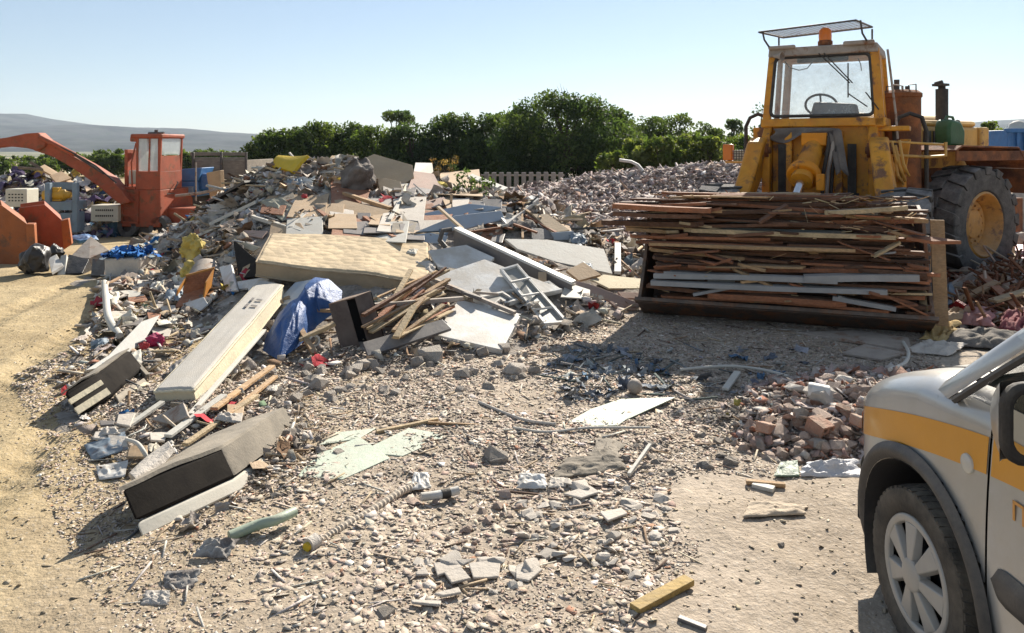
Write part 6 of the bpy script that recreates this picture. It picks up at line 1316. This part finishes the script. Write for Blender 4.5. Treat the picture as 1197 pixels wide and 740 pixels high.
# --- gravel and chips on the ground
RUB = [(20,440),(30,520),(60,600),(110,700),(160,745),(470,745),(740,745),(800,700),(830,640),(750,590),(820,560),(1010,560),(1080,520),(1100,420),(1200,330),(1200,290),(1090,300),(1060,380),(760,370),(600,400),(300,420),(100,400)]
DENSE = [(330,440),(620,410),(760,400),(1060,400),(1080,540),(780,545),(800,640),(750,745),(320,745),(300,640),(270,560)]
S = Scatter()
x, y = samp(460000, -4.5, 4.5, 2.6, 9.5); px, py = proj(x, y, 0.); pn = fbm(x*1.3, y*1.3, 55, 3)
keep = in_poly(px+40*pn, py+30*pn, RUB) & (rng.uniform(0, 1, len(x)) < np.clip(.62+1.5*pn, .15, 1)*np.clip((9-y)/4, .2, 1)); x, y = x[keep], y[keep]
put(S, 'chip', x, y, psize(len(x), .007, .030, 1.8)*np.clip(y/4.5, .8, 1.5), PINK, (1.4, .95, .5), .28, .08)
x, y = samp(80000, -2.5, 3.6, 2.7, 8.5); px, py = proj(x, y, 0.); pn = fbm(x*1.9, y*1.9, 57, 3)
keep = in_poly(px+30*pn, py+20*pn, DENSE) & (rng.uniform(0, 1, len(x)) < np.clip(.45+2.0*pn, .05, 1)*np.clip((9-y)/5, .2, 1)); x, y = x[keep], y[keep]
k = len(x)//7; put(S, 'rock', x[:k], y[:k], psize(k, .010, .042, 2.6), PINK, (1.2, .9, .55), .3, .15); put(S, 'shard', x[k:], y[k:], psize(len(x)-k, .016, .075, 2.8), PINK, (1.1, .7, .2), .2, .2)
x, y = samp(2600, -2.5, 3.4, 2.7, 8); px, py = proj(x, y, 0.); keep = in_poly(px, py, RUB); x, y = x[keep], y[keep]
put(S, 'stick', x, y, psize(len(x), .03, .18, 2.6), WOODP+[(3, (.5, .46, .4))], (1, .06, .03), .16, 2.)
# sparse crumbs on the bare sand
x, y = samp(26000, -7, 4.2, 2.5, 11); put(S, 'chip', x, y, psize(len(x), .005, .022, 3), SAND, (1.2, .9, .7), .3, .2)
x, y = samp(4500, -4.5, 3.5, 2.6, 8); put(S, 'chip', x, y, psize(len(x), .012, .04, 3), SAND, (1.2, .9, .6), .3, .2)
S.build('gravel', M_attr, 'gravel, plaster chips and splinters strewn over the yard', 'gravel')
# --- debris bits of the main heap
S = Scatter()
x, y = samp(58000, -6.5, 2.6, 3.6, 15.5); h = heap_s(x, y); px, py = proj(x, y, h)
pn = fbm(x*1.1, y*1.1, 66, 3)
keep = ((h > .02) | in_poly(px, py, [(60,440),(100,390),(115,330),(230,300),(330,470),(330,560),(220,640),(150,640),(150,560),(90,500)])) & ~is_back(x, y) & ~is_right(x, y) & (rng.uniform(0, 1, len(x)) < np.clip(.42+.9*pn, .1, .9)); 
for pol in ([(296,268),(320,262),(506,276),(510,336),(440,345),(296,330)],[(170,445),(250,385),(300,322),(345,324),(250,455),(190,478)],[(485,250),(585,238),(592,258),(530,280),(470,285)],[(498,290),(545,282),(660,335),(668,332),(660,345),(590,356),(496,334)],[(535,346),(612,364),(588,414),(505,394)],[(588,276),(640,276),(712,288),(720,324),(650,312)],[(360,232),(402,230),(460,245),(450,266),(395,258)],[(420,184),(436,178),(484,192),(520,224),(508,232),(444,224)],[(655,312),(764,322),(758,360),(660,338)],[(424,398),(518,370),(532,384),(428,420)],[(140,570),(258,515),(330,472),(330,490),(285,575),(165,632)],[(584,312),(606,306),(668,377),(634,380)],[(384,356),(418,342),(434,406),(400,416)],[(300,412),(345,352),(370,320),(402,338),(400,362),(325,425)]):
    keep &= ~in_poly(px, py, pol)
x, y = x[keep], y[keep]; n = len(x)
c = (np.arange(5)*n//5).tolist()+[n]; sl_ = [slice(c[i], c[i+1]) for i in range(5)]; grow = np.clip(y/9, .55, 1.3)
put(S, 'shard', x[sl_[0]], y[sl_[0]], psize(c[1]-c[0], .04, .22, 2.6)*grow[sl_[0]], MIX, (1, .75, .25), .45, .8)
put(S, 'rock', x[sl_[1]], y[sl_[1]], psize(c[2]-c[1], .03, .16, 2.6)*grow[sl_[1]], MIX[:4]+[(1, (.3, .16, .11))], (1, 1, .8), .4, .35)
put(S, 'crumple', x[sl_[2]], y[sl_[2]], psize(c[3]-c[2], .05, .26, 2.4)*grow[sl_[2]], MIX, (1, .8, .8), .5, .2)
put(S, 'stick', x[sl_[3]], y[sl_[3]], psize(c[4]-c[3], .08, .55, 2.6)*grow[sl_[3]], WOODP+[(2.5, (.52, .50, .46)), (1, (.1, .1, .1))], (1, .06, .035), .32, 1.5)
put(S, 'chip', x[sl_[4]], y[sl_[4]], psize(n-c[4], .02, .09, 2.2)*grow[sl_[4]], MIX[:5], (1.2, .9, .8), .4, .3)
S.build('debris', M_attr, 'loose broken bits of wood, plaster, plastic and cloth covering the long heap', 'debris')
# --- crushed rubble behind and brick berm on the right
S = Scatter(); x, y = samp(70000, -1.5, 10, 10.6, 21); h = heap_s(x, y); keep = (h > .03) & is_back(x, y); x, y = x[keep], y[keep]; n = len(x); a, b_ = n*2//5, n*4//5
RB = [(5, (.40, .335, .30)), (3, (.34, .28, .255)), (2, (.47, .41, .37)), (.8, (.22, .175, .16)), (1.2, (.40, .27, .21)), (.35, (.6, .56, .52))]
put(S, 'rock', x[:a], y[:a], psize(a, .04, .19, 2.8), RB, (1, .9, .8), .4, .3); put(S, 'shard', x[a:b_], y[a:b_], psize(b_-a, .06, .25, 2.6), RB, (1, .6, .3), .5, .8); put(S, 'stick', x[b_:], y[b_:], psize(n-b_, .1, .5, 3), RB+[(2, (.3, .22, .16))], (1, .06, .04), .35, 1.4)
S.build('rubble', M_attr, 'loose crushed rubble covering the heap behind the loader', 'rubble')
S = Scatter(); x, y = samp(48000, .8, 9.5, 4.0, 11.4); h = heap_s(x, y); keep = (h > .015) & is_right(x, y) & (rng.uniform(0, 1, len(x)) < np.where(y < 6.6, .9, .35)); x, y = x[keep], y[keep]; n = len(x); a, b_ = n//2, n*4//5
BR = [(4, (.46, .38, .33)), (3, (.38, .25, .20)), (2, (.34, .16, .10)), (2, (.52, .46, .41)), (1.2, (.25, .2, .17)), (.6, (.65, .6, .55))]
g_ = np.clip(y/6, .8, 1.6)
put(S, 'rock', x[:a], y[:a], psize(a, .02, .11, 2.6)*g_[:a], BR, (1, .9, .8), .4, .3); put(S, 'shard', x[a:b_], y[a:b_], psize(b_-a, .05, .17, 2.2)*g_[a:b_], BR, (1, .7, .3), .45, .7); put(S, 'chip', x[b_:], y[b_:], psize(n-b_, .02, .07)*g_[b_:], BR, (1.1, .9, .7), .4, .3)
# twigs and splintered wood on the far right heap
x, y = samp(2600, 4.6, 7.6, 7.4, 10.6); px, py = proj(x, y, .2); keep = in_poly(px, py, [(1090,385),(1110,345),(1150,318),(1260,300),(1260,400),(1180,375)]); x, y = x[keep], y[keep]
put(S, 'stick', x, y, psize(len(x), .1, .7, 2.), [(3, (.2, .09, .05)), (2, (.34, .2, .11)), (1, (.5, .4, .3))], (1, .05, .03), .45, 2.)
# twisted strips in the shadow of the bucket
x, y = samp(1200, -.2, 2.6, 5.3, 7.2); px, py = proj(x, y, 0); pn = fbm(x*2, y*2, 5, 2); keep = in_poly(px, py, [(632,430),(680,405),(760,415),(800,450),(740,468),(660,470)]) | ((rng.uniform(0, 1, len(x)) < .12) & in_poly(px, py, [(640,420),(1060,390),(1040,420),(870,470),(700,470)])); x, y = x[keep], y[keep]; n = len(x); a = n//2
put(S, 'crumple', x[:a], y[:a], psize(a, .04, .14), [(3, (.30, .31, .33)), (2, (.16, .17, .19)), (1, (.4, .4, .38)), (1, (.1, .16, .24))], (1, .45, .8), .4, .3); put(S, 'stick', x[a:], y[a:], psize(n-a, .06, .32), [(2, (.2, .22, .23)), (2, (.12, .14, .13)), (1, (.3, .28, .25))], (1, .06, .03), .3, 2.)
S.build('brick_rubble', M_attr, 'broken bricks, twigs and plastic strips beside the silver van and under the bucket', 'rubble')
# ================================================================ chunks one can tell apart (each its own object)
def chunk_mesh(seed, flat, m):
    V, T = rock_tpl(seed+900, flat, 16); mb = MB(); mb.v = [tuple(v) for v in V]; mb.f = [tuple(t) for t in T]; mb.mi = [0]*len(T)
    me = bpy.data.meshes.new('chunk'); me.from_pydata(mb.v, [], mb.f); bm = bmesh.new(); bm.from_mesh(me)
    bmesh.ops.dissolve_limit(bm, angle_limit=R_(14), verts=bm.verts, edges=bm.edges)
    bmesh.ops.bevel(bm, geom=list(bm.edges), offset=.014, segments=1, affect='EDGES', profile=.6); bmesh.ops.triangulate(bm, faces=bm.faces)
    bmesh.ops.subdivide_edges(bm, edges=list(bm.edges), cuts=1, use_grid_fill=True)
    r = random.Random(seed)
    for v in bm.verts: v.co *= 1+r.uniform(-.02, .02)
    bm.to_mesh(me); bm.free(); me.materials.append(m); return me
CM = {k: [chunk_mesh(s*7+i*31, f, m) for s in range(5)] for i, (k, (f, m)) in enumerate({'grey': (.75, M_chunk), 'pink': (.7, M_pinkc), 'pale': (.45, M_wtile), 'brick': (.6, M_brick)}.items())}
def chunk(kind, px, py, w_, label, group, cat='chunk', name=None, off=None, sc=(1, 1, 1)):
    p = hit(px, py, 0); k = w_*p.y/F; name = name or {'grey': 'concrete_chunk', 'pink': 'masonry_chunk', 'pale': 'plaster_chunk', 'brick': 'brick_fragment'}[kind]; o = bpy.data.objects.new(name, random.choice(CM[kind])); COL.objects.link(o)
    o.scale = (k*sc[0], k*sc[1]*random.uniform(.75, 1.1), k*sc[2]*random.uniform(.8, 1.1)); o.rotation_euler = (random.gauss(0, .25), random.gauss(0, .25), random.uniform(0, 6.28)); o.location = p+Vector((0, 0, k*.09)); WL[o.name] = o.location
    return tag(o, label, cat, group)
random.seed(21)
AREAS = [ # n, kind, polygon, size px, label
 (90,'grey',[(300,455),(340,425),(420,425),(520,415),(640,400),(650,425),(560,465),(430,470),(330,490)],(8,24),'grey concrete chunk in the strip of chunks in front of the drawer and shelf board','concrete chunks in front of the drawer'),
 (26,'grey',[(280,500),(330,470),(390,500),(340,580),(290,600),(270,560)],(8,24),'dusty grey chunk lying between the black sofa base and the green plastic sheets','chunks beside the black sofa base'),
 (120,'pink',[(850,500),(900,465),(960,440),(1010,430),(1025,500),(1005,530),(930,540),(860,530)],(10,30),'pinkish chunk on the brick berm in front of the silver van','pinkish chunks of the brick berm'),
 (34,'brick',[(880,510),(930,460),(1010,450),(1025,510),(960,530)],(10,26),'red brick fragment on the brick berm in front of the silver van','brick fragments of the brick berm'),
 (40,'grey',[(720,520),(830,505),(930,530),(920,560),(760,560),(700,550)],(8,22),'grey chunk along the front edge of the brick berm','chunks along the front edge of the berm'),
 (80,'pale',[(590,590),(640,560),(770,575),(800,620),(780,680),(700,670),(620,650)],(9,26),'pale plaster chunk in the patch of chunks left of the sand strip','pale chunks left of the sand strip'),
 (24,'pale',[(470,670),(490,640),(560,640),(640,655),(640,700),(520,710)],(12,34),'flat pale tile fragment in the near foreground','tile fragments in the foreground'),
 (28,'pink',[(420,590),(560,560),(640,600),(600,660),(480,640)],(8,20),'small pinkish chunk in the middle of the foreground gravel','small chunks in the foreground gravel')]
for n_, kind, poly, (s0, s1), lab, grp in AREAS:
    xs_ = [p[0] for p in poly]; ys_ = [p[1] for p in poly]; k = 0
    while k < n_:
        qx, qy = random.uniform(min(xs_), max(xs_)), random.uniform(min(ys_), max(ys_))
        if in_poly(np.array([qx]), np.array([qy]), poly)[0]: chunk(kind, qx, qy, s0+(s1-s0)*random.random()**1.7, lab, grp); k += 1
BIGS = [('grey',505,420,44,'largest rounded concrete block, touching the shelf board from below'),('grey',372,455,32,'angular grey block left of the strip of concrete chunks'),('grey',541,440,26,'angular grey block right of the largest concrete block'),('grey',604,436,34,'pale rounded stone at the left end of the bucket shadow'),
        ('grey',572,455,22,'dark angular stone at the right end of the strip of concrete chunks'),('grey',388,492,20,'lone grey stone above the upper green plastic sheet'),('grey',375,528,16,'small round dark stone on the left green plastic sheet'),('grey',395,532,18,'round grey stone lying on the left green plastic sheet'),
        ('grey',452,722,30,'lone pyramid shaped stone in the sand at the bottom edge'),('grey',958,523,30,'round grey stone low on the brick berm'),('pink',912,508,34,'squarish pink tile fragment standing on the brick berm'),('grey',934,490,38,'large grey slab fragment standing on the brick berm'),('pale',962,467,50,'long pale slab fragment on the top of the brick berm'),
        ('pale',934,458,40,'flat white fragment at the edge of the bucket shadow'),('grey',1012,490,34,'round topped grey tile right at the bonnet of the silver van'),('pale',617,668,46,'wedge shaped pale fragment, largest of the near tile fragments'),('pale',523,662,44,'flat pale tile fragment left of the wedge shaped one'),('pale',680,572,40,'flat white slab fragment above the pale chunks'),('grey',913,638,10,'tiny lone stone in the middle of the bare sand strip'),('grey',826,548,20,'round stone at the front edge of the brick berm'),('pale',742,675,24,'pale round stone above the yellow plank'),('grey',578,538,40,'grey lump of cement left of the flat broken sheets'),
        ('pale',985,448,30,'cream lump on the crest of the brick berm')]
for kind, px, py, w_, lab in BIGS: chunk(kind, px, py, w_, lab, None, 'stone')
FT = 'flat pale tile pieces in the near foreground'
for k, q in enumerate(([(508,657),(536,652),(542,661),(515,673)], [(550,656),(582,654),(583,671),(566,676),(550,674)], [(519,670),(543,664),(550,675),(531,682)], [(508,691),(536,684),(540,691),(515,698)], [(601,661),(621,657),(633,666),(621,679),(601,673)], [(482,670),(498,661),(503,670),(487,673)], [(480,698),(514,700),(512,704),(484,705)], [(528,655),(552,650),(556,656),(540,661)], [(660,575),(690,566),(700,574),(676,582)], [(700,600),(722,592),(730,600),(712,606)])):
    dslab('tile_piece', [(x+rng.uniform(-4, 4), y+rng.uniform(-2.5, 2.5), .02+.02*rng.random()) for x, y in q], .011, M_wtile, 'flat angular piece of pale tile among the pebbles in the near foreground', 'tile piece', FT)
# ================================================================ single things in the foreground
HB = empty('hollow_brick', hit(960, 503, 0), 'red hollow brick with four square holes on the brick berm', 'brick'); c = hit(958, 500, .05); rz = Matrix.Rotation(.5, 3, 'Z') @ Matrix.Rotation(.3, 3, 'X')
b = MB()
for i in range(3):
    b.box(c+rz @ Vector((-.045+.045*i, 0, 0)), (.012, .12, .09), rz); b.box(c+rz @ Vector((0, 0, -.04+.04*i)), (.10, .118, .012), rz)
obj('brick_body', b, M_brick, HB); b = MB(); b.box(c+rz @ Vector((0, .03, 0)), (.08, .02, .07), rz); obj('web', b, M_dark, HB)
for (px, py, L, rz_, lab) in ((1014, 494, .19, .25, 'whole red brick at the right end of the berm beside the van'), (895, 500, .10, .8, 'half red brick at the left end of the berm')):
    b = MB(); b.box(hit(px, py, .05), (L, .09, .06), Matrix.Rotation(rz_, 3, 'Z') @ Matrix.Rotation(.25, 3, 'Y')); obj('brick', b, M_brick, None, lab, 'brick', bevel=.008)
b = MB(); M_ytim = mat('yellow_timber', (.46, .31, .10), .8, .15, 4, .2, 30, pattern='grain', dust=.15)
a, c = hit(748, 720, .02), hit(812, 685, .02); d_ = (c-a); s_ = d_.cross(Vector((0, 0, 1))).normalized(); b.par(a, d_, s_*-.055, (0, 0, .025)); obj('plank', b, M_ytim, None, 'short yellow plank lying on the sand at the bottom edge', 'board', bevel=.003, smooth=0)
bar('stick', (793,722,.02), (826,735,.02), .025, .015, M_greyb, 'short dark stick right of the yellow plank', 'stick'); bar('stick', (872,563,.02), (918,567,.02), .03, .02, M_wd[2], 'brown stick at the near edge of the brick berm', 'stick')
bar('stick', (880,566,.02), (905,572,.02), .05, .02, M_off, 'short pale batten end beside the brown stick', 'stick'); bar('stick', (735,555,.03), (760,520,.08), .02, .02, M_off, 'thin pale stick standing slanted left of the berm', 'stick')
drape('flat_bag', [(868,604,.015),(940,600,.015),(944,590,.02),(876,585,.02)], mat('beige_paper', (.50, .40, .29), .9, .15, 4, .3, 30, dust=.2), 'flattened crumpled beige sack on the bare sand strip', 'sack', .05, 11, tatter=.06)
drape('plastic_sheet', [(935,556,.02),(1006,558,.02),(1002,537,.05),(945,540,.05)], mat('white_foil', (.56, .55, .56), .5, .15, 4, .3, 25, dust=.2), 'crumpled white plastic sheet at the near edge of the berm beside the van', 'plastic sheet', .10, 12, tatter=.1)
drape('bag', [(905,556,.02),(935,556,.02),(932,538,.05),(912,540,.04)], mat('green_foil', (.12, .20, .13), .5, .2, 4, .3, 25, dust=.25), 'small green and white bag left of the white plastic sheet', 'bag', .06, 13)
for (pts, lab, sd_) in (([(604,570,.02),(640,570,.02),(636,554,.05),(608,553,.05)],'crumpled white and blue bag in the middle of the foreground',14),([(478,572,.02),(504,570,.02),(500,552,.05),(484,552,.05)],'small white crumpled paper right of the end of the white hose',15),([(640,570,.02),(662,568,.02),(660,558,.03),(644,558,.03)],'small pale rag right of the white and blue bag',16)):
    drape('bag', pts, M_white if sd_ != 16 else M_bagw, lab, 'bag', .08, sd_, tatter=.08)
for (pts, lab, sd_) in (([(645,560,.02),(735,548,.02),(720,530,.05),(660,535,.04)],'grey torn sheet lying flat left of the berm',17),([(700,505,.02),(730,520,.02),(715,545,.03),(690,530,.03)],'small torn grey sheet beside the larger torn sheet',18)): drape('torn_sheet', pts, M_brd, lab, 'sheet', .04, sd_, tatter=.1)
b_ = MB(); pts = [hit(*p) for p in ((370,632,.03),(400,612,.035),(436,592,.035),(470,570,.035),(498,560,.03))]
Q = []; 
for i in range(len(pts)-1):
    for k in range(16): Q.append(pts[i].lerp(pts[i+1], k/16))
b_.tube([q-Vector((0, 0, .018)) for q in Q], [.017+.004*(i % 2) for i in range(len(Q))], 12); HS = obj('corrugated_hose', b_, mat('dusty_hose', (.46, .39, .31), .9, .15, 5, .1, dust=.5), None, 'dusty white corrugated hose in the foreground gravel', 'hose', smooth=0)
b = MB(); e = (pts[0]-pts[1]).normalized(); b.cyl(pts[0], pts[0]+e*.05, .034, n=14); obj('end_collar', b, M_bagw, HS); b = MB(); b.cyl(pts[0]+e*.05, pts[0]+e*.065, .02, n=10); obj('end_plug', b, M_foamy, HS)
TU = pipe('tube', [(492,581,.03),(515,578,.03),(536,573,.03)], .022, M_white, 'white tube with a dark band right of the corrugated hose', 'tube'); b = MB(); b.tube([hit(516,578,.03), hit(526,576,.03)], .024, 10); obj('dark_band', b, M_black, TU)
PP = pipe('pipe', [(268,627,.04),(300,614,.05),(322,608,.06),(344,598,.05)], .024, M_grnp, 'pale green plastic pipe in front of the black sofa base', 'pipe')
drape('rag', [(186,688,.01),(224,690,.01),(236,664,.04),(196,668,.03)], mat('torn_dark_cloth', (.09, .08, .085), .8, .3, 5, .4, 25, dust=.35, col2=(.4, .39, .37), mixs=9), 'torn dark and white rag on the sand at the bottom left', 'rag', .08, 20, tatter=.15)
drape('black_plastic', [(224,650,.02),(266,652,.02),(280,630,.05),(242,630,.06)], MATS['torn_dark_cloth'], 'torn black plastic shell at the end of the pale green pipe', 'plastic', .16, 19, tatter=.08)
drape('rag', [(165,705,.01),(196,706,.01),(200,690,.03),(170,690,.02)], M_bagw, 'small pale scrap left of the torn dark rag', 'rag', .05, 21, tatter=.15)
# pale green plastic sheets
GS = 'pale green translucent sheets on the ground'
for pts, lab in (([(346,556,.016),(400,560,.016),(456,535,.022),(420,510,.022),(372,530,.016)],'broken pale green sheet, nearest and widest one'),([(420,528,.022),(470,533,.016),(526,508,.022),(478,500,.022)],'broken pale green sheet, right part of the broken sheets'),([(372,520,.022),(420,512,.016),(440,500,.022),(396,505,.022)],'small pale green sheet behind the nearest one'),
                 ([(662,494,.016),(728,492,.022),(790,464,.016),(726,466,.022),(690,478,.016)],'pale green sheet in the sun at the edge of the bucket shadow'),([(676,498,.016),(722,497,.022),(740,484,.022),(690,486,.016)],'whitish strip along the near edge of the sunlit green sheet')):
    dslab('sheet', pts, .008, M_glassg, lab, 'sheet', GS)
# things in the shadow of the bucket
dslab('slab', [(930,388,.03),(1000,398,.04),(1066,410,.03),(1062,394,.05),(1000,386,.04)], .03, M_grey, 'flat grey slab lying in the shade under the right end of the bucket', 'slab'); dslab('slab', [(984,412,.03),(1030,420,.03),(1060,412,.03),(1010,402,.04)], .02, M_grey, 'smaller flat slab in front of the flat grey slab', 'slab')
b = MB(); b.lathe([(.001, -.065), (.045, -.065), (.05, -.05), (.05, .06), (.042, .066), (.001, .06)], hit(957, 458, .05), (.85, -.3, -.1), 20); obj('can', b, M_white, None, 'white can lying at the edge of the shade by the brick berm', 'can')
b = MB(); b.lathe([(.055*sin(t), .055*cos(t)) for t in np.linspace(0.001, pi-.001, 14)], hit(742, 452, .05), (0, 0, 1), 20); obj('ball', b, M_grey, None, 'grey ball lying in the shade among the plastic strips', 'ball', smooth=80)
pipe('cable', [(795,432,.03),(850,428,.04),(890,432,.03),(922,440,.02)], .012, M_off, 'pale cable lying in the shade under the bucket', 'cable'); pipe('cable', [(1040,432,.05),(1058,424,.08),(1062,412,.08),(1056,400,.05)], .014, M_off, 'curved pale cable at the right end of the shade', 'cable'); pipe('cable', [(600,500,.03),(640,505,.03),(690,500,.03),(760,500,.03)], .008, M_off, 'thin pale cable running along the green sheet', 'cable'); pipe('cable', [(560,470,.02),(610,490,.03),(650,496,.03)], .01, M_bagw, 'pale cable left of the sunlit green sheet', 'cable')
bar('lath', (848,455,.03), (862,435,.05), .05, .02, M_off, 'short pale lath lying in the shade under the bucket', 'lath'); bar('lath', (440,505,.02), (512,490,.03), .03, .02, M_wd[4], 'pale lath behind the green sheets', 'lath'); bar('lath', (500,494,.03), (560,497,.02), .02, .015, M_wd[2], 'thin brown lath right of the green sheets', 'lath')
# clothes and scrap on the right
CG = 'clothes thrown on the ground behind the van'
for pts, m_, lab, sd_, fo in (([(1078,396,.02),(1108,400,.03),(1124,376,.10),(1090,374,.08)],mat('ochre_cloth', (.50, .34, .13), .95, .15, 4, .3, 30, dust=.15),'yellow ochre cloth at the right foot of the bucket',30,.16),([(1112,378,.04),(1160,382,.06),(1164,360,.14),(1126,358,.10)],mat('pink_cloth', (.42, .20, .19), .95, .15, 4, .3, 30, dust=.2),'dusty pink blanket behind the bonnet of the van',31,.16),
    ([(1100,404,.02),(1186,408,.03),(1192,388,.08),(1118,384,.08)],mat('charcoal_cloth', (.05, .05, .055), .95, .2, 4, .3, 30, dust=.4),'charcoal cloth spread out in front of the pink blanket',32,.14),([(1166,384,.06),(1200,388,.08),(1204,362,.14),(1176,364,.12)],mat('maroon_cloth', (.20, .035, .05), .95, .2, 4, .3, 30, dust=.2),'maroon cloth right of the pink blanket',33,.16),
    ([(1056,410,.02),(1110,416,.02),(1130,402,.05),(1080,398,.05)],M_bagw,'pale rag in front of the charcoal cloth',34,.12),([(1090,378,.06),(1130,372,.08),(1140,360,.12),(1104,362,.1)],M_tanb,'tan cloth behind the ochre cloth',35,.14)):
    drape('cloth', pts, m_, lab, 'clothes', fo, sd_, group=CG, tatter=.08)
dslab('crate_fragment', [(1104,364,.05),(1120,350,.22),(1130,356,.2),(1124,366,.06)], .03, M_red, 'red plastic crate fragment behind the pink blanket', 'crate fragment'); dslab('crate', [(1188,306,.05),(1186,286,.25),(1202,284,.25),(1204,304,.06)], .05, M_red, 'bright red crate at the right edge behind the twigs', 'crate')
drape('tarpaulin', [(1086,350,.03),(1110,332,.1),(1150,312,.14),(1140,330,.04)], M_grey, 'grey tarpaulin lying under the rear wheel of the loader', 'tarpaulin', .08, 36); drape('tarpaulin', [(1082,372,.03),(1120,350,.08),(1112,330,.14),(1088,340,.1)], M_lblue, 'grey blue sheet between the bucket and the rear wheel', 'sheet', .08, 37)
for p, q, lab in (((1148,322,.2),(1197,366,.1),'long brown plank slanting down on the twig heap at the right'),((1120,352,.1),(1165,330,.2),'tan plank on the twig heap behind the clothes'),((1160,352,.15),(1200,340,.2),'short pale plank at the right end of the twig heap')): bar('plank', p, q, .1, .03, M_wd[1 if 'brown' in lab else 2 if 'tan' in lab else 4], lab, 'board')
# ---- scraps of board, cloth and sheet scattered over the long heap
rq = random.Random(77)
SCR = [('board_scrap', 'board scrap', M_tanb, 'tan'), ('board_scrap', 'board scrap', M_off, 'off white'), ('board_scrap', 'board scrap', M_brd, 'grey brown'), ('board_scrap', 'board scrap', M_wd[1], 'red brown'), ('board_scrap', 'board scrap', M_greyb, 'dark grey'), ('cloth_scrap', 'cloth scrap', M_bagw, 'pale'), ('cloth_scrap', 'cloth scrap', M_cloth_g, 'dark'), ('cloth_scrap', 'cloth scrap', M_sofaw, 'cream'), ('cloth_scrap', 'cloth scrap', M_lblue, 'grey blue'), ('board_scrap', 'board scrap', M_wtile, 'plaster')]
FLK = [('lying overlapped behind the beige mattress', [(305,232),(420,222),(500,232),(505,262),(480,276),(330,270)], -34), ('heaped along the back edge of the long heap', [(420,196),(500,196),(560,222),(600,240),(520,246),(430,225)], -22), ('on the left flank of the long heap below the excavator', [(125,340),(215,285),(280,240),(290,300),(250,345),(190,400),(110,420)], 34), ('on the crest of the long heap', [(300,195),(420,188),(500,210),(470,235),(400,225),(310,235)], 22), ('between the striped armchair, the long mattress and the sofa base', [(100,505),(160,470),(280,470),(330,440),(310,470),(200,520),(130,540)], 16), ('among the doors and panels on the right of the heap', [(480,262),(640,256),(700,280),(740,340),(690,375),(640,390),(470,300)], 20)]
for where, poly, n_ in FLK:
    big = 1 if n_ > 0 else 1.9; n_ = abs(n_)
    xs_ = [p[0] for p in poly]; ys_ = [p[1] for p in poly]; k = 0
    while k < n_:
        qx, qy = rq.uniform(min(xs_), max(xs_)), rq.uniform(min(ys_), max(ys_))
        if not in_poly(np.array([qx]), np.array([qy]), poly)[0]: continue
        k += 1; nm, ct_, m_, ad = rq.choice(SCR if big == 1 else [q_ for q_ in SCR if q_[0] == 'board_scrap']); w_ = rq.uniform(9, 26)*big; h_ = w_*rq.uniform(.3, .7); sk = rq.uniform(-.5, .5)*w_; j_ = lambda: rq.uniform(-.18, .18)*w_
        q = [(qx-w_/2+j_(), qy+h_/2+j_()*.4), (qx+w_/2+j_(), qy+h_/2+sk*.3), (qx+w_/2+sk*.4+j_(), qy-h_/2+j_()*.3), (qx-w_/2+sk*.4, qy-h_/2+sk*.2)]
        lab = f'{ad} {ct_} {where}'
        if nm == 'board_scrap': dslab(nm, [(a[0], a[1], rq.uniform(.03, .07)*(1 if big == 1 else 1.6)) for a in q], .014, m_, lab, 'scrap', 'scraps '+where)
        else: drape(nm, [(a[0], a[1], .05) for a in q], m_, lab, 'scrap', .18, 300+k, n=14, group='scraps '+where, tatter=.12)
# ================================================================ air
if HAZE:
    b = MB(); b.hexa([(-6400,-80,-40),(6400,-80,-40),(6400,4200,-40),(-6400,4200,-40),(-6400,-80,260),(6400,-80,260),(6400,4200,260),(-6400,4200,260)])
    m = bpy.data.materials.new('air'); m.use_nodes = True; nt = m.node_tree; nt.nodes.remove(nt.nodes['Principled BSDF']); v = nd(nt, 'ShaderNodeVolumePrincipled'); v.inputs['Color'].default_value = (.74, .85, 1, 1); v.inputs['Density'].default_value = HAZE; v.inputs['Anisotropy'].default_value = .2
    nt.links.new(v.outputs[0], nt.nodes['Material Output'].inputs['Volume']); obj('haze', b, m, None, kind='stuff', smooth=0)
